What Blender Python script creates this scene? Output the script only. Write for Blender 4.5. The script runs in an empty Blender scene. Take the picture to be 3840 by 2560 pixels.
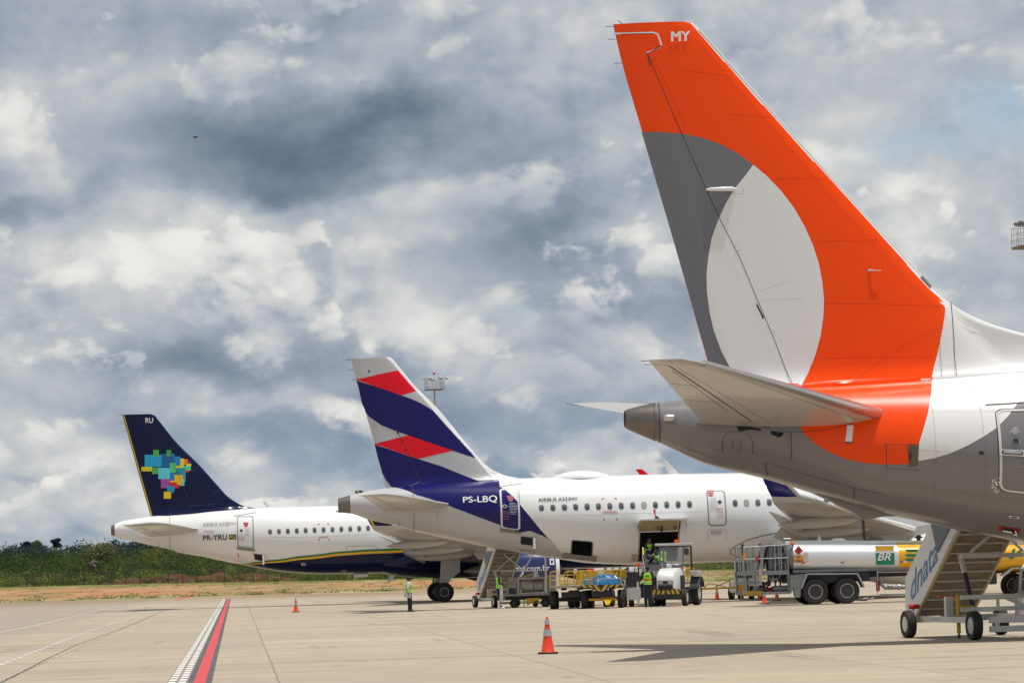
import bpy, bmesh, math, random
import numpy as np
from mathutils import Vector, Matrix, geometry
random.seed(7); RNG = np.random.default_rng(7)
rad = math.radians
C = bpy.context.scene.collection
scn = bpy.context.scene

# ------------------------------------------------------------------ camera, world, sun, exposure
EYE = 1.64; FPX = 12160.0; ROLL = 0.029; HZ = 2144.0       # eye height, focal length in px of a 3840 px frame
PITCH = math.atan((HZ - 1280.0) / FPX)
_F = Vector((0, math.cos(PITCH), math.sin(PITCH))); _R0 = Vector((1, 0, 0)); _U0 = Vector((0, -math.sin(PITCH), math.cos(PITCH)))
_R = _R0 * math.cos(ROLL) - _U0 * math.sin(ROLL); _U = _U0 * math.cos(ROLL) + _R0 * math.sin(ROLL)
cd = bpy.data.cameras.new('camera'); cam = bpy.data.objects.new('camera', cd); C.objects.link(cam)
cd.sensor_width = 36.0; cd.lens = FPX / 3840.0 * 36.0; cd.clip_start = 0.5; cd.clip_end = 9000
m3 = Matrix((_R, _U, -_F)).transposed()
cam.matrix_world = Matrix.Translation((0, 0, EYE)) @ m3.to_4x4()
scn.camera = cam
scn.view_settings.view_transform = 'Standard'; scn.view_settings.look = 'None'
scn.view_settings.exposure = 0.0; scn.view_settings.gamma = 1.0
scn.render.resolution_x = 1024; scn.render.resolution_y = 682

SUN = Vector((0.95, -0.45, 5.4)).normalized()
sd = bpy.data.lights.new('sun', 'SUN'); sd.energy = 3.6; sd.angle = rad(0.55); sd.color = (1.0, 0.955, 0.88)
so = bpy.data.objects.new('sun', sd); C.objects.link(so)
so.rotation_euler = SUN.to_track_quat('Z', 'Y').to_euler()

def nt_add(nt, typ, **kw):
    n = nt.nodes.new(typ)
    for k, v in kw.items():
        if k.startswith('i_'):
            n.inputs[k[2:].replace('_', ' ')].default_value = v
        else: setattr(n, k, v)
    return n
def mth(nt, op, a, b=None, c=None, clamp=False):
    n = nt.nodes.new('ShaderNodeMath'); n.operation = op; n.use_clamp = clamp
    for i, v in enumerate((a, b, c)):
        if v is None: continue
        if hasattr(v, 'links'): nt.links.new(v, n.inputs[i])
        else: n.inputs[i].default_value = v
    return n.outputs[0]
def mixc(nt, f, a, b):
    n = nt.nodes.new('ShaderNodeMix'); n.data_type = 'RGBA'
    for s, v in ((0, f), (6, a), (7, b)):
        if hasattr(v, 'links'): nt.links.new(v, n.inputs[s])
        else: n.inputs[s].default_value = v if not isinstance(v, tuple) or len(v) == 4 else (*v, 1)
    return n.outputs[2]
def smooth(nt, v, a, b):
    n = nt.nodes.new('ShaderNodeMapRange'); n.interpolation_type = 'SMOOTHSTEP'
    nt.links.new(v, n.inputs[0]); n.inputs[1].default_value = a; n.inputs[2].default_value = b
    return n.outputs[0]
def noise(nt, vec, scale, detail=4, rough=0.55, dim='3D', dist=0.0):
    n = nt.nodes.new('ShaderNodeTexNoise'); n.noise_dimensions = dim
    if vec is not None: nt.links.new(vec, n.inputs['Vector'])
    n.inputs['Scale'].default_value = scale; n.inputs['Detail'].default_value = detail
    n.inputs['Roughness'].default_value = rough; n.inputs['Distortion'].default_value = dist
    return n.outputs['Fac']
def S(r, g, b):
    f = lambda c: (c/255/12.92 if c/255 <= 0.04045 else ((c/255+0.055)/1.055)**2.4)
    return (f(r), f(g), f(b))

# world: physical sky with broken cumulus cover
W = bpy.data.worlds.new('World'); scn.world = W; W.use_nodes = True
wn = W.node_tree; wn.nodes.clear(); L = wn.links.new
out = wn.nodes.new('ShaderNodeOutputWorld'); bg = wn.nodes.new('ShaderNodeBackground'); L(bg.outputs[0], out.inputs[0])
sky = wn.nodes.new('ShaderNodeTexSky'); sky.sky_type = 'NISHITA'; sky.sun_disc = False
sky.sun_elevation = math.asin(SUN.z); sky.sun_rotation = math.atan2(SUN.x, SUN.y)
sky.air_density = 1.0; sky.dust_density = 1.5; sky.ozone_density = 1.5
tc = wn.nodes.new('ShaderNodeTexCoord'); sp = wn.nodes.new('ShaderNodeSeparateXYZ'); L(tc.outputs['Generated'], sp.inputs[0])
az = mth(wn, 'MULTIPLY', mth(wn, 'ARCTAN2', sp.outputs[0], sp.outputs[1]), 180/math.pi)
el = mth(wn, 'MULTIPLY', mth(wn, 'ARCSINE', mth(wn, 'MAXIMUM', mth(wn, 'MINIMUM', sp.outputs[2], 0.9999), -0.9999)), 180/math.pi)
elc = mth(wn, 'POWER', mth(wn, 'MAXIMUM', el, 0.02), 0.9)
cb = wn.nodes.new('ShaderNodeCombineXYZ'); L(mth(wn, 'MULTIPLY', az, 0.66), cb.inputs[0]); L(mth(wn, 'MULTIPLY', elc, 1.18), cb.inputs[1])
def shifted(dx, dy):
    a = wn.nodes.new('ShaderNodeVectorMath'); a.operation = 'ADD'; L(cb.outputs[0], a.inputs[0]); a.inputs[1].default_value = (dx, dy, 3.7); return a.outputs[0]
def fbm(v, sc, det, ro, typ='FBM'):
    n = wn.nodes.new('ShaderNodeTexNoise'); n.inputs['Scale'].default_value = sc; n.inputs['Detail'].default_value = det; n.inputs['Roughness'].default_value = ro; n.inputs['Distortion'].default_value = 0.15; L(v, n.inputs['Vector']); return n.outputs['Fac']
big = fbm(shifted(5, 2), .38, 4, .45); mid = fbm(shifted(9, 1), 1.2, 6, .55)
def heap_layer(dx, dy, sc, up):
    return fbm(shifted(dx, dy), sc, 9, .56), fbm(shifted(dx, dy), sc, 4, .5), fbm(shifted(dx+up*.3, dy+up), sc, 4, .5)
H1 = heap_layer(0, 0, .50, .45); H2 = heap_layer(13, 4, .95, .30); N0 = H1[0]
def deg(px, py):       # direction on the sky of a feature, in degrees
    d = _F * FPX + _R * (px/0.6125 - 1920) + _U * (1280 - py/0.6125); d.normalize()
    return math.degrees(math.atan2(d.x, d.y)), math.degrees(math.asin(d.z))
wz = mth(wn, 'ADD', az, mth(wn, 'MULTIPLY', mth(wn, 'SUBTRACT', mid, 0.5), 2.6))
we = mth(wn, 'ADD', el, mth(wn, 'MULTIPLY', mth(wn, 'SUBTRACT', N0, 0.5), 2.4))
def blob(x, y, w, h, amp):
    a0, e0 = deg(x, y); sa = w/0.6125/FPX*57.3; se = h/0.6125/FPX*57.3
    q = mth(wn, 'ADD', mth(wn, 'POWER', mth(wn, 'ABSOLUTE', mth(wn, 'DIVIDE', mth(wn, 'SUBTRACT', wz, a0), sa)), 2.2),
            mth(wn, 'POWER', mth(wn, 'ABSOLUTE', mth(wn, 'DIVIDE', mth(wn, 'SUBTRACT', we, e0), se)), 2.2))
    return mth(wn, 'MULTIPLY', mth(wn, 'EXPONENT', mth(wn, 'MULTIPLY', q, -0.8)), amp)
def total(lst):
    t = None
    for a in lst: g = blob(*a); t = g if t is None else mth(wn, 'ADD', t, g)
    return t
# (display x, y, half-width, half-height, brightness change): cloud banks and their shaded bellies
BANKS = [(680, 330, 400, 85, -0.50), (880, 270, 200, 50, -0.14), (200, 455, 360, 36, -0.24), (470, 80, 330, 42, -0.16), (60, 40, 200, 40, -0.05), (330, 215, 200, 60, 0.10), (80, 240, 130, 70, 0.10),
         (700, 545, 330, 50, 0.30), (300, 620, 300, 50, 0.24), (1000, 480, 140, 70, 0.22), (1180, 520, 190, 110, -0.34), (1490, 568, 62, 30, 0.36), (860, 640, 330, 50, 0.12),
         (1000, 735, 200, 45, 0.22), (430, 850, 360, 42, -0.34), (100, 840, 130, 40, 0.22), (980, 810, 120, 55, 0.16), (150, 710, 200, 36, 0.10), (640, 1000, 420, 36, -0.14), (640, 930, 150, 30, .12),
         (1300, 700, 240, 50, -0.20), (1240, 930, 260, 50, -0.16), (1350, 1062, 150, 32, 0.26), (200, 1050, 100, 45, 0.22), (570, 1088, 46, 30, 0.30), (60, 1060, 90, 30, .12),
         (1060, 890, 120, 40, 0.14), (2200, 430, 180, 70, 0.20), (2080, 560, 260, 50, 0.16), (2250, 700, 160, 30, -0.08), (1250, 120, 480, 80, 0.06), (1800, 200, 300, 60, -.05),
         (2000, 80, 300, 60, 0.08), (120, 1180, 220, 26, 0.08), (800, 1060, 160, 30, -.08), (1000, 1040, 120, 40, .10)]
bank = total(BANKS)
tone = mth(wn, 'ADD', .49, mth(wn, 'ADD', mth(wn, 'MULTIPLY', mth(wn, 'SUBTRACT', big, .5), .9), mth(wn, 'MULTIPLY', mth(wn, 'SUBTRACT', mid, .5), .55)))
for H, lo_, wd_, k_, b_ in ((H1, .475, .075, 1.9, .58), (H2, .565, .070, 1.4, .62)):
    edge = smooth(wn, mth(wn, 'ADD', H[0], mth(wn, 'MULTIPLY', bank, .36)), lo_, lo_+wd_)
    heap = mth(wn, 'ADD', mth(wn, 'ADD', b_, mth(wn, 'MULTIPLY', mth(wn, 'SUBTRACT', H[1], H[2]), k_)), mth(wn, 'MULTIPLY', mth(wn, 'SUBTRACT', mid, .5), .45))
    tone = mth(wn, 'ADD', tone, mth(wn, 'MULTIPLY', mth(wn, 'MULTIPLY', edge, .85), mth(wn, 'SUBTRACT', heap, tone)))
tone = mth(wn, 'ADD', mth(wn, 'ADD', tone, mth(wn, 'MULTIPLY', bank, .80)), mth(wn, 'MULTIPLY', smooth(wn, el, 7.5, 4.0), .04))
cr = wn.nodes.new('ShaderNodeValToRGB'); L(tone, cr.inputs[0]); e = cr.color_ramp; e.interpolation = 'B_SPLINE'
for pos, col in ((0.0, S(94, 107, 124)), (0.22, S(122, 136, 153)), (0.42, S(152, 163, 177)), (0.6, S(180, 187, 194)), (0.78, S(208, 209, 208)), (1.0, S(240, 238, 233))):
    if pos in (0.0, 1.0): k = e.elements[0 if pos == 0 else -1]
    else: k = e.elements.new(pos)
    k.position = pos; k.color = (*col, 1)
# thinner cover where the physical sky shows through, more of it towards the horizon
gap = mth(wn, 'MULTIPLY', total([(2275, 235, 110, 55, 1.0), (2130, 345, 110, 38, 0.9), (2330, 300, 70, 50, .5), (1190, 690, 50, 20, .5)]), 0.62)
low = mth(wn, 'MULTIPLY', mth(wn, 'MULTIPLY', smooth(wn, el, 4.2, .8), smooth(wn, tone, .62, .40)), .45)
sk = wn.nodes.new('ShaderNodeVectorMath'); sk.operation = 'SCALE'; L(sky.outputs[0], sk.inputs[0]); sk.inputs['Scale'].default_value = 0.13
col = mixc(wn, gap, mixc(wn, low, cr.outputs[0], S(122, 152, 180)), sk.outputs[0])
L(col, bg.inputs[0]); bg.inputs[1].default_value = 1.0

# ------------------------------------------------------------------ tools
def ray(px, py): return (_F * FPX + _R * (px - 1920) + _U * (1280 - py)).normalized()
def G(px, py, z=0.0):                       # the ground point at this place in the survey photo
    d = ray(px, py); t = (z - EYE) / d.z; return Vector((d.x*t, d.y*t, z))
def AT(px, Y, z=0.0):                       # the point at a known distance Y
    d = ray(px, 2144 - 0.029*(px-1920)); return Vector((d.x/d.y*Y, Y, z))
VIEW = dict(g6=(2100, 1280, 1.35172), g7=(2250, 40, 1.07421), g9=(2120, 1300, 2.6727), gg=(3300, 1280, 1.9126), l2=(1250, 1320, 2.24), l4=(2100, 1700, 2.24),
            az=(400, 1500, 2.0909), vs=(1400, 1900, 3.92), v3=(1700, 1980, 2.352), ve=(2340, 1900, 3.92), vt=(2760, 1980, 4.2), vn=(3300, 1940, 3.0148),
            v28=(2800, 1740, 2.94), vk=(1760, 2040, 6.03), vc=(2040, 2110, 6.9176), v8=(0, 1900, 1.96), v8b=(500, 2200, 2.94), v5=(2740, 1900, 2.138),
            dd=(0, 0, 0.6125), ss=(0, 0, 1.0), v6=(600, 2050, 2.352))
def P(view, pts):
    a, b, s = VIEW[view]; return [(a + x/s, b + y/s) for x, y in pts]

class Frame:
    """local axes of a thing: x forward, y to its left, z up"""
    def __init__(s, origin, rz):
        s.o = Vector(origin); s.rz = rz; s.hx = Vector((math.cos(rz), math.sin(rz), 0)); s.hy = Vector((-math.sin(rz), math.cos(rz), 0))
    def sec(s, px, py, yl=0.0):             # where the sight line meets the local plane y = yl
        d = ray(px, py); e = Vector((0, 0, EYE)) - s.o; t = (yl - e.dot(s.hy)) / d.dot(s.hy); p = e + d*t
        return p.dot(s.hx), p.z
    def secx(s, px, py, xl=0.0):
        d = ray(px, py); e = Vector((0, 0, EYE)) - s.o; t = (xl - e.dot(s.hx)) / d.dot(s.hx); p = e + d*t
        return p.dot(s.hy), p.z
def pchip(xs, ys):
    xs = np.array(xs, float); ys = np.array(ys, float); o = np.argsort(xs); xs = xs[o]; ys = ys[o]
    h = np.diff(xs); dl = np.diff(ys)/h; m = np.zeros(len(xs)); m[0] = dl[0]; m[-1] = dl[-1]
    for i in range(1, len(xs)-1):
        if dl[i-1]*dl[i] > 0:
            w1 = 2*h[i]+h[i-1]; w2 = h[i]+2*h[i-1]; m[i] = (w1+w2)/(w1/dl[i-1]+w2/dl[i])
    def f(x):
        x = np.clip(np.asarray(x, float), xs[0], xs[-1]); i = np.clip(np.searchsorted(xs, x)-1, 0, len(h)-1)
        t = (x-xs[i])/h[i]
        return (2*t**3-3*t**2+1)*ys[i]+(t**3-2*t**2+t)*h[i]*m[i]+(-2*t**3+3*t**2)*ys[i+1]+(t**3-t**2)*h[i]*m[i+1]
    return f

# ------------------------------------------------------------------ materials
MATS = {}
def mat(name, col, rough=0.5, metal=0.0, var=0.06, scale=3.0, coat=0.0, bump=0.0, dirt=0.0, dirtcol=(0.12, 0.09, 0.06), stretch=(1, 1, 1), spec=0.5, emit=None):
    if name in MATS: return MATS[name]
    m = bpy.data.materials.new(name); m.use_nodes = True; nt = m.node_tree; b = nt.nodes['Principled BSDF']; MATS[name] = m
    t = nt.nodes.new('ShaderNodeTexCoord'); mp = nt.nodes.new('ShaderNodeMapping'); nt.links.new(t.outputs['Object'], mp.inputs[0]); mp.inputs['Scale'].default_value = stretch
    n1 = noise(nt, mp.outputs[0], scale, 5, 0.6)
    c = mixc(nt, n1, tuple(max(0, x*(1-var)) for x in col), tuple(min(1, x*(1+var)) for x in col))
    if dirt > 0:
        n2 = noise(nt, mp.outputs[0], scale*0.45, 7, 0.7)
        c = mixc(nt, mth(nt, 'MULTIPLY', smooth(nt, n2, 0.48, 0.72), dirt), c, dirtcol)
    nt.links.new(c, b.inputs['Base Color'])
    b.inputs['Metallic'].default_value = metal; b.inputs['Specular IOR Level'].default_value = spec
    r = nt.nodes.new('ShaderNodeMapRange'); nt.links.new(n1, r.inputs[0]); r.inputs[3].default_value = max(0.02, rough*0.82); r.inputs[4].default_value = min(1, rough*1.2)
    nt.links.new(r.outputs[0], b.inputs['Roughness'])
    if coat: b.inputs['Coat Weight'].default_value = coat; b.inputs['Coat Roughness'].default_value = 0.08
    if bump:
        bm_ = nt.nodes.new('ShaderNodeBump'); bm_.inputs['Strength'].default_value = bump; bm_.inputs['Distance'].default_value = 0.02
        nt.links.new(noise(nt, mp.outputs[0], scale*4, 4), bm_.inputs['Height']); nt.links.new(bm_.outputs[0], b.inputs['Normal'])
    if emit: b.inputs['Emission Color'].default_value = (*emit[0], 1); b.inputs['Emission Strength'].default_value = emit[1]
    return m
def paint(name, col, rough=0.32, dirt=0.10, var=0.03, bump=0.0, coat=0.35, sc=0.5, spec=.5):
    return mat(name, col, rough, 0, var, sc, coat=coat, dirt=dirt, dirtcol=tuple(x*0.62 for x in col), stretch=(0.35, 1, 1.6), bump=bump, spec=spec)
WHITE = paint('white aircraft paint', (0.80, 0.80, 0.80), .28, .12, bump=.05)
SILV = paint('silver grey aircraft paint', (0.50, 0.50, 0.51), 0.34, 0.2)
GREY = paint('mid grey aircraft paint', (0.200, 0.190, 0.195), 0.25, 0.25, var=.08, bump=.07)
LIGHTGREY = paint('pale grey aircraft paint', (0.79, 0.785, 0.785), 0.32, 0.06, bump=.06)
ORANGE = paint('orange aircraft paint', (1.0, 0.072, 0.0), 0.3, 0.07, coat=.05, spec=.22, bump=.06)
INDIGO = paint('indigo aircraft paint', (0.010, 0.008, 0.115), 0.24, 0.1, coat=0.15, spec=.22)
CORAL = paint('coral red aircraft paint', (0.80, 0.002, 0.018), 0.32, coat=.1, spec=.25)
NAVY = paint('navy aircraft paint', (0.003, 0.006, 0.045), 0.22, 0.1, coat=0.2, spec=.2)
GREEN = paint('green stripe paint', (0.01, 0.16, 0.03)); YELLOW = paint('yellow stripe paint', (0.80, 0.45, 0.01))
METAL = mat('bare exhaust metal', (0.20, 0.175, 0.155), 0.38, 0.8, 0.2, 2.0, dirt=0.4, stretch=(3, 1, 1))
ALU = mat('polished aluminium edge', (0.62, 0.60, 0.58), 0.3, 0.9, 0.08, 1.5)
STAB = paint('stabiliser grey paint', (0.48, 0.46, 0.43), 0.30, 0.25)
WINGM = paint('wing grey paint', (0.44, 0.43, 0.41), 0.36, 0.3)
LINE = mat('panel line', (0.05, 0.045, 0.045), 0.7); LINEG = mat('faint panel line', (0.25, 0.24, 0.24), 0.7)
BLACK = mat('black opening', (0.012, 0.012, 0.014), 0.8); DARK = mat('dark mechanism', (0.045, 0.043, 0.042), 0.6, 0.3, 0.4, 8)
GLASS = mat('dark window glass', (0.05, 0.065, 0.085), 0.1, 0, 0.5, 1.2, spec=0.8)
RIM = mat('window rim grey', (0.34, 0.34, 0.35), 0.35, 0.4); SHADE = mat('drawn window blind', (0.38, 0.38, 0.38), 0.4)
LETW = mat('white lettering', (0.80, 0.80, 0.80), 0.45); LETK = mat('black lettering', (0.02, 0.02, 0.022), 0.45); LETR = mat('red marking', (0.5, 0.02, 0.02), 0.45)
LETG = mat('grey lettering', (0.32, 0.32, 0.33), 0.5); LETP = mat('pink marking', (0.55, 0.16, 0.18), 0.5)
TYRE = mat('tyre rubber', (0.018, 0.017, 0.017), 0.75, 0, 0.3, 6, dirt=0.25, dirtcol=(0.08, 0.065, 0.05))
HUB = mat('wheel hub metal', (0.36, 0.36, 0.37), 0.4, 0.6, 0.2, 8, dirt=0.3)
WSTEEL = mat('white painted steel', (0.62, 0.61, 0.58), 0.45, 0, 0.08, 3, dirt=0.5, dirtcol=(0.22, 0.18, 0.13), bump=0.15)
WPANEL = mat('white side panel', (0.66, 0.66, 0.67), 0.4, 0, 0.06, 2, dirt=0.25, dirtcol=(0.36, 0.33, 0.29))
TREAD = mat('dirty tread plate', (0.30, 0.26, 0.20), 0.6, 0.2, 0.25, 6, dirt=0.5)
YEL = mat('yellow painted steel', (0.62, 0.38, 0.015), 0.45, 0, 0.12, 5, dirt=0.4, dirtcol=(0.16, 0.10, 0.03))
GSTEEL = mat('grey painted steel', (0.20, 0.215, 0.23), 0.42, 0.2, 0.12, 4, dirt=0.4)
GALV = mat('galvanised rail', (0.34, 0.36, 0.37), 0.4, 0.6, 0.15, 6)
TBLUE = mat('blue logo paint', S(40, 112, 160), 0.4)
REDL = mat('red paint', (0.50, 0.02, 0.02), 0.4); ORL = mat('orange lens', (0.9, 0.12, 0.01), 0.25)
CONEO = mat('cone orange', (0.80, 0.055, 0.012), 0.45, 0, 0.08, 4, dirt=0.15); CONEP = mat('faded cone orange', (0.66, 0.17, 0.07), 0.5)
REFL = mat('reflective band', (0.42, 0.43, 0.46), 0.35, 0.2, 0.1, 9)
RUB = mat('black rubber', (0.02, 0.02, 0.02), 0.7)

# ------------------------------------------------------------------ mesh builder
def tag(o, label=None, cat=None, group=None, kind=None):
    for k, v in (('label', label), ('category', cat), ('group', group), ('kind', kind)):
        if v: o[k] = v
    return o
def empty(name, loc=(0, 0, 0), rz=0.0, label=None, cat=None, group=None):
    o = bpy.data.objects.new(name, None); C.objects.link(o); o.location = loc; o.rotation_euler = (0, 0, rz); o.empty_display_size = 0.3
    return tag(o, label, cat, group)
def basis(d):
    d = Vector(d).normalized(); a = Vector((0, 0, 1)) if abs(d.z) < 0.95 else Vector((1, 0, 0))
    u = d.cross(a).normalized(); return u, u.cross(d).normalized(), d
class MB:
    def __init__(s): s.v = []; s.f = []; s.m = []; s.mats = []
    def mi(s, m):
        if m not in s.mats: s.mats.append(m)
        return s.mats.index(m)
    def add(s, vs, fs, m):
        k = len(s.v); i = s.mi(m); s.v += [tuple(p) for p in vs]
        for f in fs: s.f.append(tuple(k+j for j in f)); s.m.append(i)
        return s
    def box(s, c, d, m, rot=None, bev=0.0):
        bm = bmesh.new(); bmesh.ops.create_cube(bm, size=1)
        bmesh.ops.scale(bm, vec=d, verts=bm.verts)
        if bev: bmesh.ops.bevel(bm, geom=bm.edges[:], offset=bev, segments=2, affect='EDGES')
        M = Matrix.Translation(c) @ (rot.to_4x4() if rot is not None else Matrix.Identity(4)); bm.transform(M)
        bm.verts.index_update(); s.add([v.co[:] for v in bm.verts], [[v.index for v in f.verts] for f in bm.faces], m); bm.free(); return s
    def tube(s, pts, r, m, n=8, cap=True, r2=None):
        pts = [Vector(p) for p in pts]; k = len(pts); vs = []; fs = []; pu = None
        for i, p in enumerate(pts):
            d = (pts[min(i+1, k-1)] - pts[max(i-1, 0)])
            u, w, d = basis(d)
            if pu is not None:
                u = (pu - d*pu.dot(d)).normalized(); w = u.cross(d)
            pu = u; rr = r if r2 is None else r + (r2-r)*i/(k-1)
            if isinstance(r, (list, tuple)): rr = r[i]
            for j in range(n):
                a = 2*math.pi*j/n; vs.append(p + (u*math.cos(a)+w*math.sin(a))*rr)
        for i in range(k-1):
            for j in range(n): fs.append((i*n+j, i*n+(j+1) % n, (i+1)*n+(j+1) % n, (i+1)*n+j))
        if cap: fs += [tuple(range(n))[::-1], tuple(range((k-1)*n, k*n))]
        return s.add(vs, fs, m)
    def lathe(s, o, ax, prof, m, n=20):       # prof: (distance along axis, radius)
        u, w, d = basis(ax); o = Vector(o); vs = []; fs = []
        for t, r in prof:
            for j in range(n):
                a = 2*math.pi*j/n; vs.append(o + d*t + (u*math.cos(a)+w*math.sin(a))*max(r, 1e-4))
        for i in range(len(prof)-1):
            for j in range(n): fs.append((i*n+j, i*n+(j+1) % n, (i+1)*n+(j+1) % n, (i+1)*n+j))
        fs += [tuple(range(n))[::-1], tuple(range((len(prof)-1)*n, len(prof)*n))]
        return s.add(vs, fs, m)
    def loft(s, rings, m, cap=True, closed=True):
        n = len(rings[0]); vs = [p for r in rings for p in r]; fs = []
        for i in range(len(rings)-1):
            for j in range(n if closed else n-1): fs.append((i*n+j, i*n+(j+1) % n, (i+1)*n+(j+1) % n, (i+1)*n+j))
        if cap: fs += [tuple(range(n))[::-1], tuple(range((len(rings)-1)*n, len(rings)*n))]
        return s.add(vs, fs, m)
    def prism(s, pts, off, m):                # 3-D polygon extruded along off
        off = Vector(off); a = [Vector(p) for p in pts]; n = len(a); vs = a + [p+off for p in a]
        return s.add(vs, [tuple(range(n))[::-1], tuple(range(n, 2*n))] + [(i, (i+1) % n, n+(i+1) % n, n+i) for i in range(n)], m)
    def ball(s, c, r, m, n=10, sc=(1, 1, 1)):
        c = Vector(c); vs = []; fs = []
        for i in range(n+1):
            a = math.pi*i/n
            for j in range(n*2):
                b = math.pi*j/n; vs.append(c + Vector((math.sin(a)*math.cos(b)*sc[0], math.sin(a)*math.sin(b)*sc[1], math.cos(a)*sc[2]))*r)
        k = 2*n
        for i in range(n):
            for j in range(k): fs.append((i*k+j, (i+1)*k+j, (i+1)*k+(j+1) % k, i*k+(j+1) % k))
        return s.add(vs, fs, m)
    def build(s, name, parent=None, ang=38, weld=True):
        me = bpy.data.meshes.new(name); me.from_pydata(s.v, [], s.f)
        for m in s.mats: me.materials.append(m)
        me.polygons.foreach_set('material_index', s.m); me.polygons.foreach_set('use_smooth', [True]*len(me.polygons))
        bm = bmesh.new(); bm.from_mesh(me)
        if weld: bmesh.ops.remove_doubles(bm, verts=bm.verts, dist=1e-5)
        bmesh.ops.recalc_face_normals(bm, faces=bm.faces)
        for e in bm.edges:
            if len(e.link_faces) == 2 and e.calc_face_angle(0) > rad(ang): e.smooth = False
        bm.to_mesh(me); bm.free(); me.update()
        o = bpy.data.objects.new(name, me); C.objects.link(o)
        if parent is not None: o.parent = parent
        return o
def copy_tree(o, parent=None):
    c = o.copy(); C.objects.link(c)
    if parent is not None: c.parent = parent
    for ch in [x for x in bpy.data.objects if x.parent == o and x != c]: copy_tree(ch, c)
    return c
_TXT = {}
def text2d(s, bold=0.0, shear=0.0, space=1.0):
    k = (s, bold, shear, space)
    if k in _TXT: return _TXT[k]
    cu = bpy.data.curves.new('t', 'FONT'); cu.body = s; cu.size = 1; cu.offset = bold; cu.shear = shear; cu.space_character = space; cu.resolution_u = 4
    o = bpy.data.objects.new('t', cu); C.objects.link(o); bpy.context.view_layer.update()
    me = bpy.data.meshes.new_from_object(o.evaluated_get(bpy.context.evaluated_depsgraph_get()))
    v = np.array([p.co[:2] for p in me.vertices]); f = [tuple(p.vertices) for p in me.polygons]
    bpy.data.objects.remove(o); bpy.data.curves.remove(cu); bpy.data.meshes.remove(me)
    v -= v.min(0); h = v[:, 1].max(); w = v[:, 0].max()
    _TXT[k] = (v/np.array([w, h]), f, w/h); return _TXT[k]      # unit box
def put_text(mb, s, m, fn, **kw):              # fn maps unit-box (u, v) to a point
    v, f, _ = text2d(s, **kw); mb.add([fn(a, b) for a, b in v], f, m)
def quad_fn(p0, p1, p3):
    p0 = Vector(p0); e = Vector(p1)-p0; g = Vector(p3)-p0
    return lambda u, v: p0 + e*u + g*v

# triangulated patch of a parametric skin; poly/holes in parameter space already scaled to metres
def densify(poly, step):
    o = []
    for i in range(len(poly)):
        a = np.array(poly[i], float); b = np.array(poly[(i+1) % len(poly)], float); k = max(1, int(np.hypot(*(b-a))/step))
        for j in range(k): o.append(tuple(a+(b-a)*j/k))
    return o
def inside(pts, poly):
    x, y = pts[:, 0], pts[:, 1]; r = np.zeros(len(pts), bool); n = len(poly)
    for i in range(n):
        x1, y1 = poly[i]; x2, y2 = poly[(i+1) % n]
        if y1 == y2: continue
        c = ((y1 > y) != (y2 > y)) & (x < (x2-x1)*(y-y1)/(y2-y1)+x1); r ^= c
    return r
def cdt_patch(poly, step, holes=(), estep=None):
    estep = estep or step
    P0 = densify(poly, estep); vs = list(P0); faces = [list(range(len(P0)))]
    ed = []
    for h in holes:
        H = densify(h, 0.08); k = len(vs); vs += H; ed += [(k+i, k+(i+1) % len(H)) for i in range(len(H))]
    a = np.array(P0); lo = a.min(0); hi = a.max(0)
    gx, gy = np.meshgrid(np.arange(lo[0]+step/2, hi[0], step), np.arange(lo[1]+step/2, hi[1], step)); g = np.c_[gx.ravel(), gy.ravel()]
    if len(g):
        g = g[inside(g, P0)]
        vs += [tuple(p) for p in g]
    r = geometry.delaunay_2d_cdt([Vector(p) for p in vs], ed, faces, 1, 1e-5)
    V = np.array([p[:] for p in r[0]]); F = [tuple(f) for f in r[2]]
    if holes and len(F):
        cen = np.array([V[list(f)].mean(0) for f in F]); keep = np.ones(len(F), bool)
        for h in holes: keep &= ~inside(cen, h)
        F = [f for f, k in zip(F, keep) if k]
    return V, F

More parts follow.
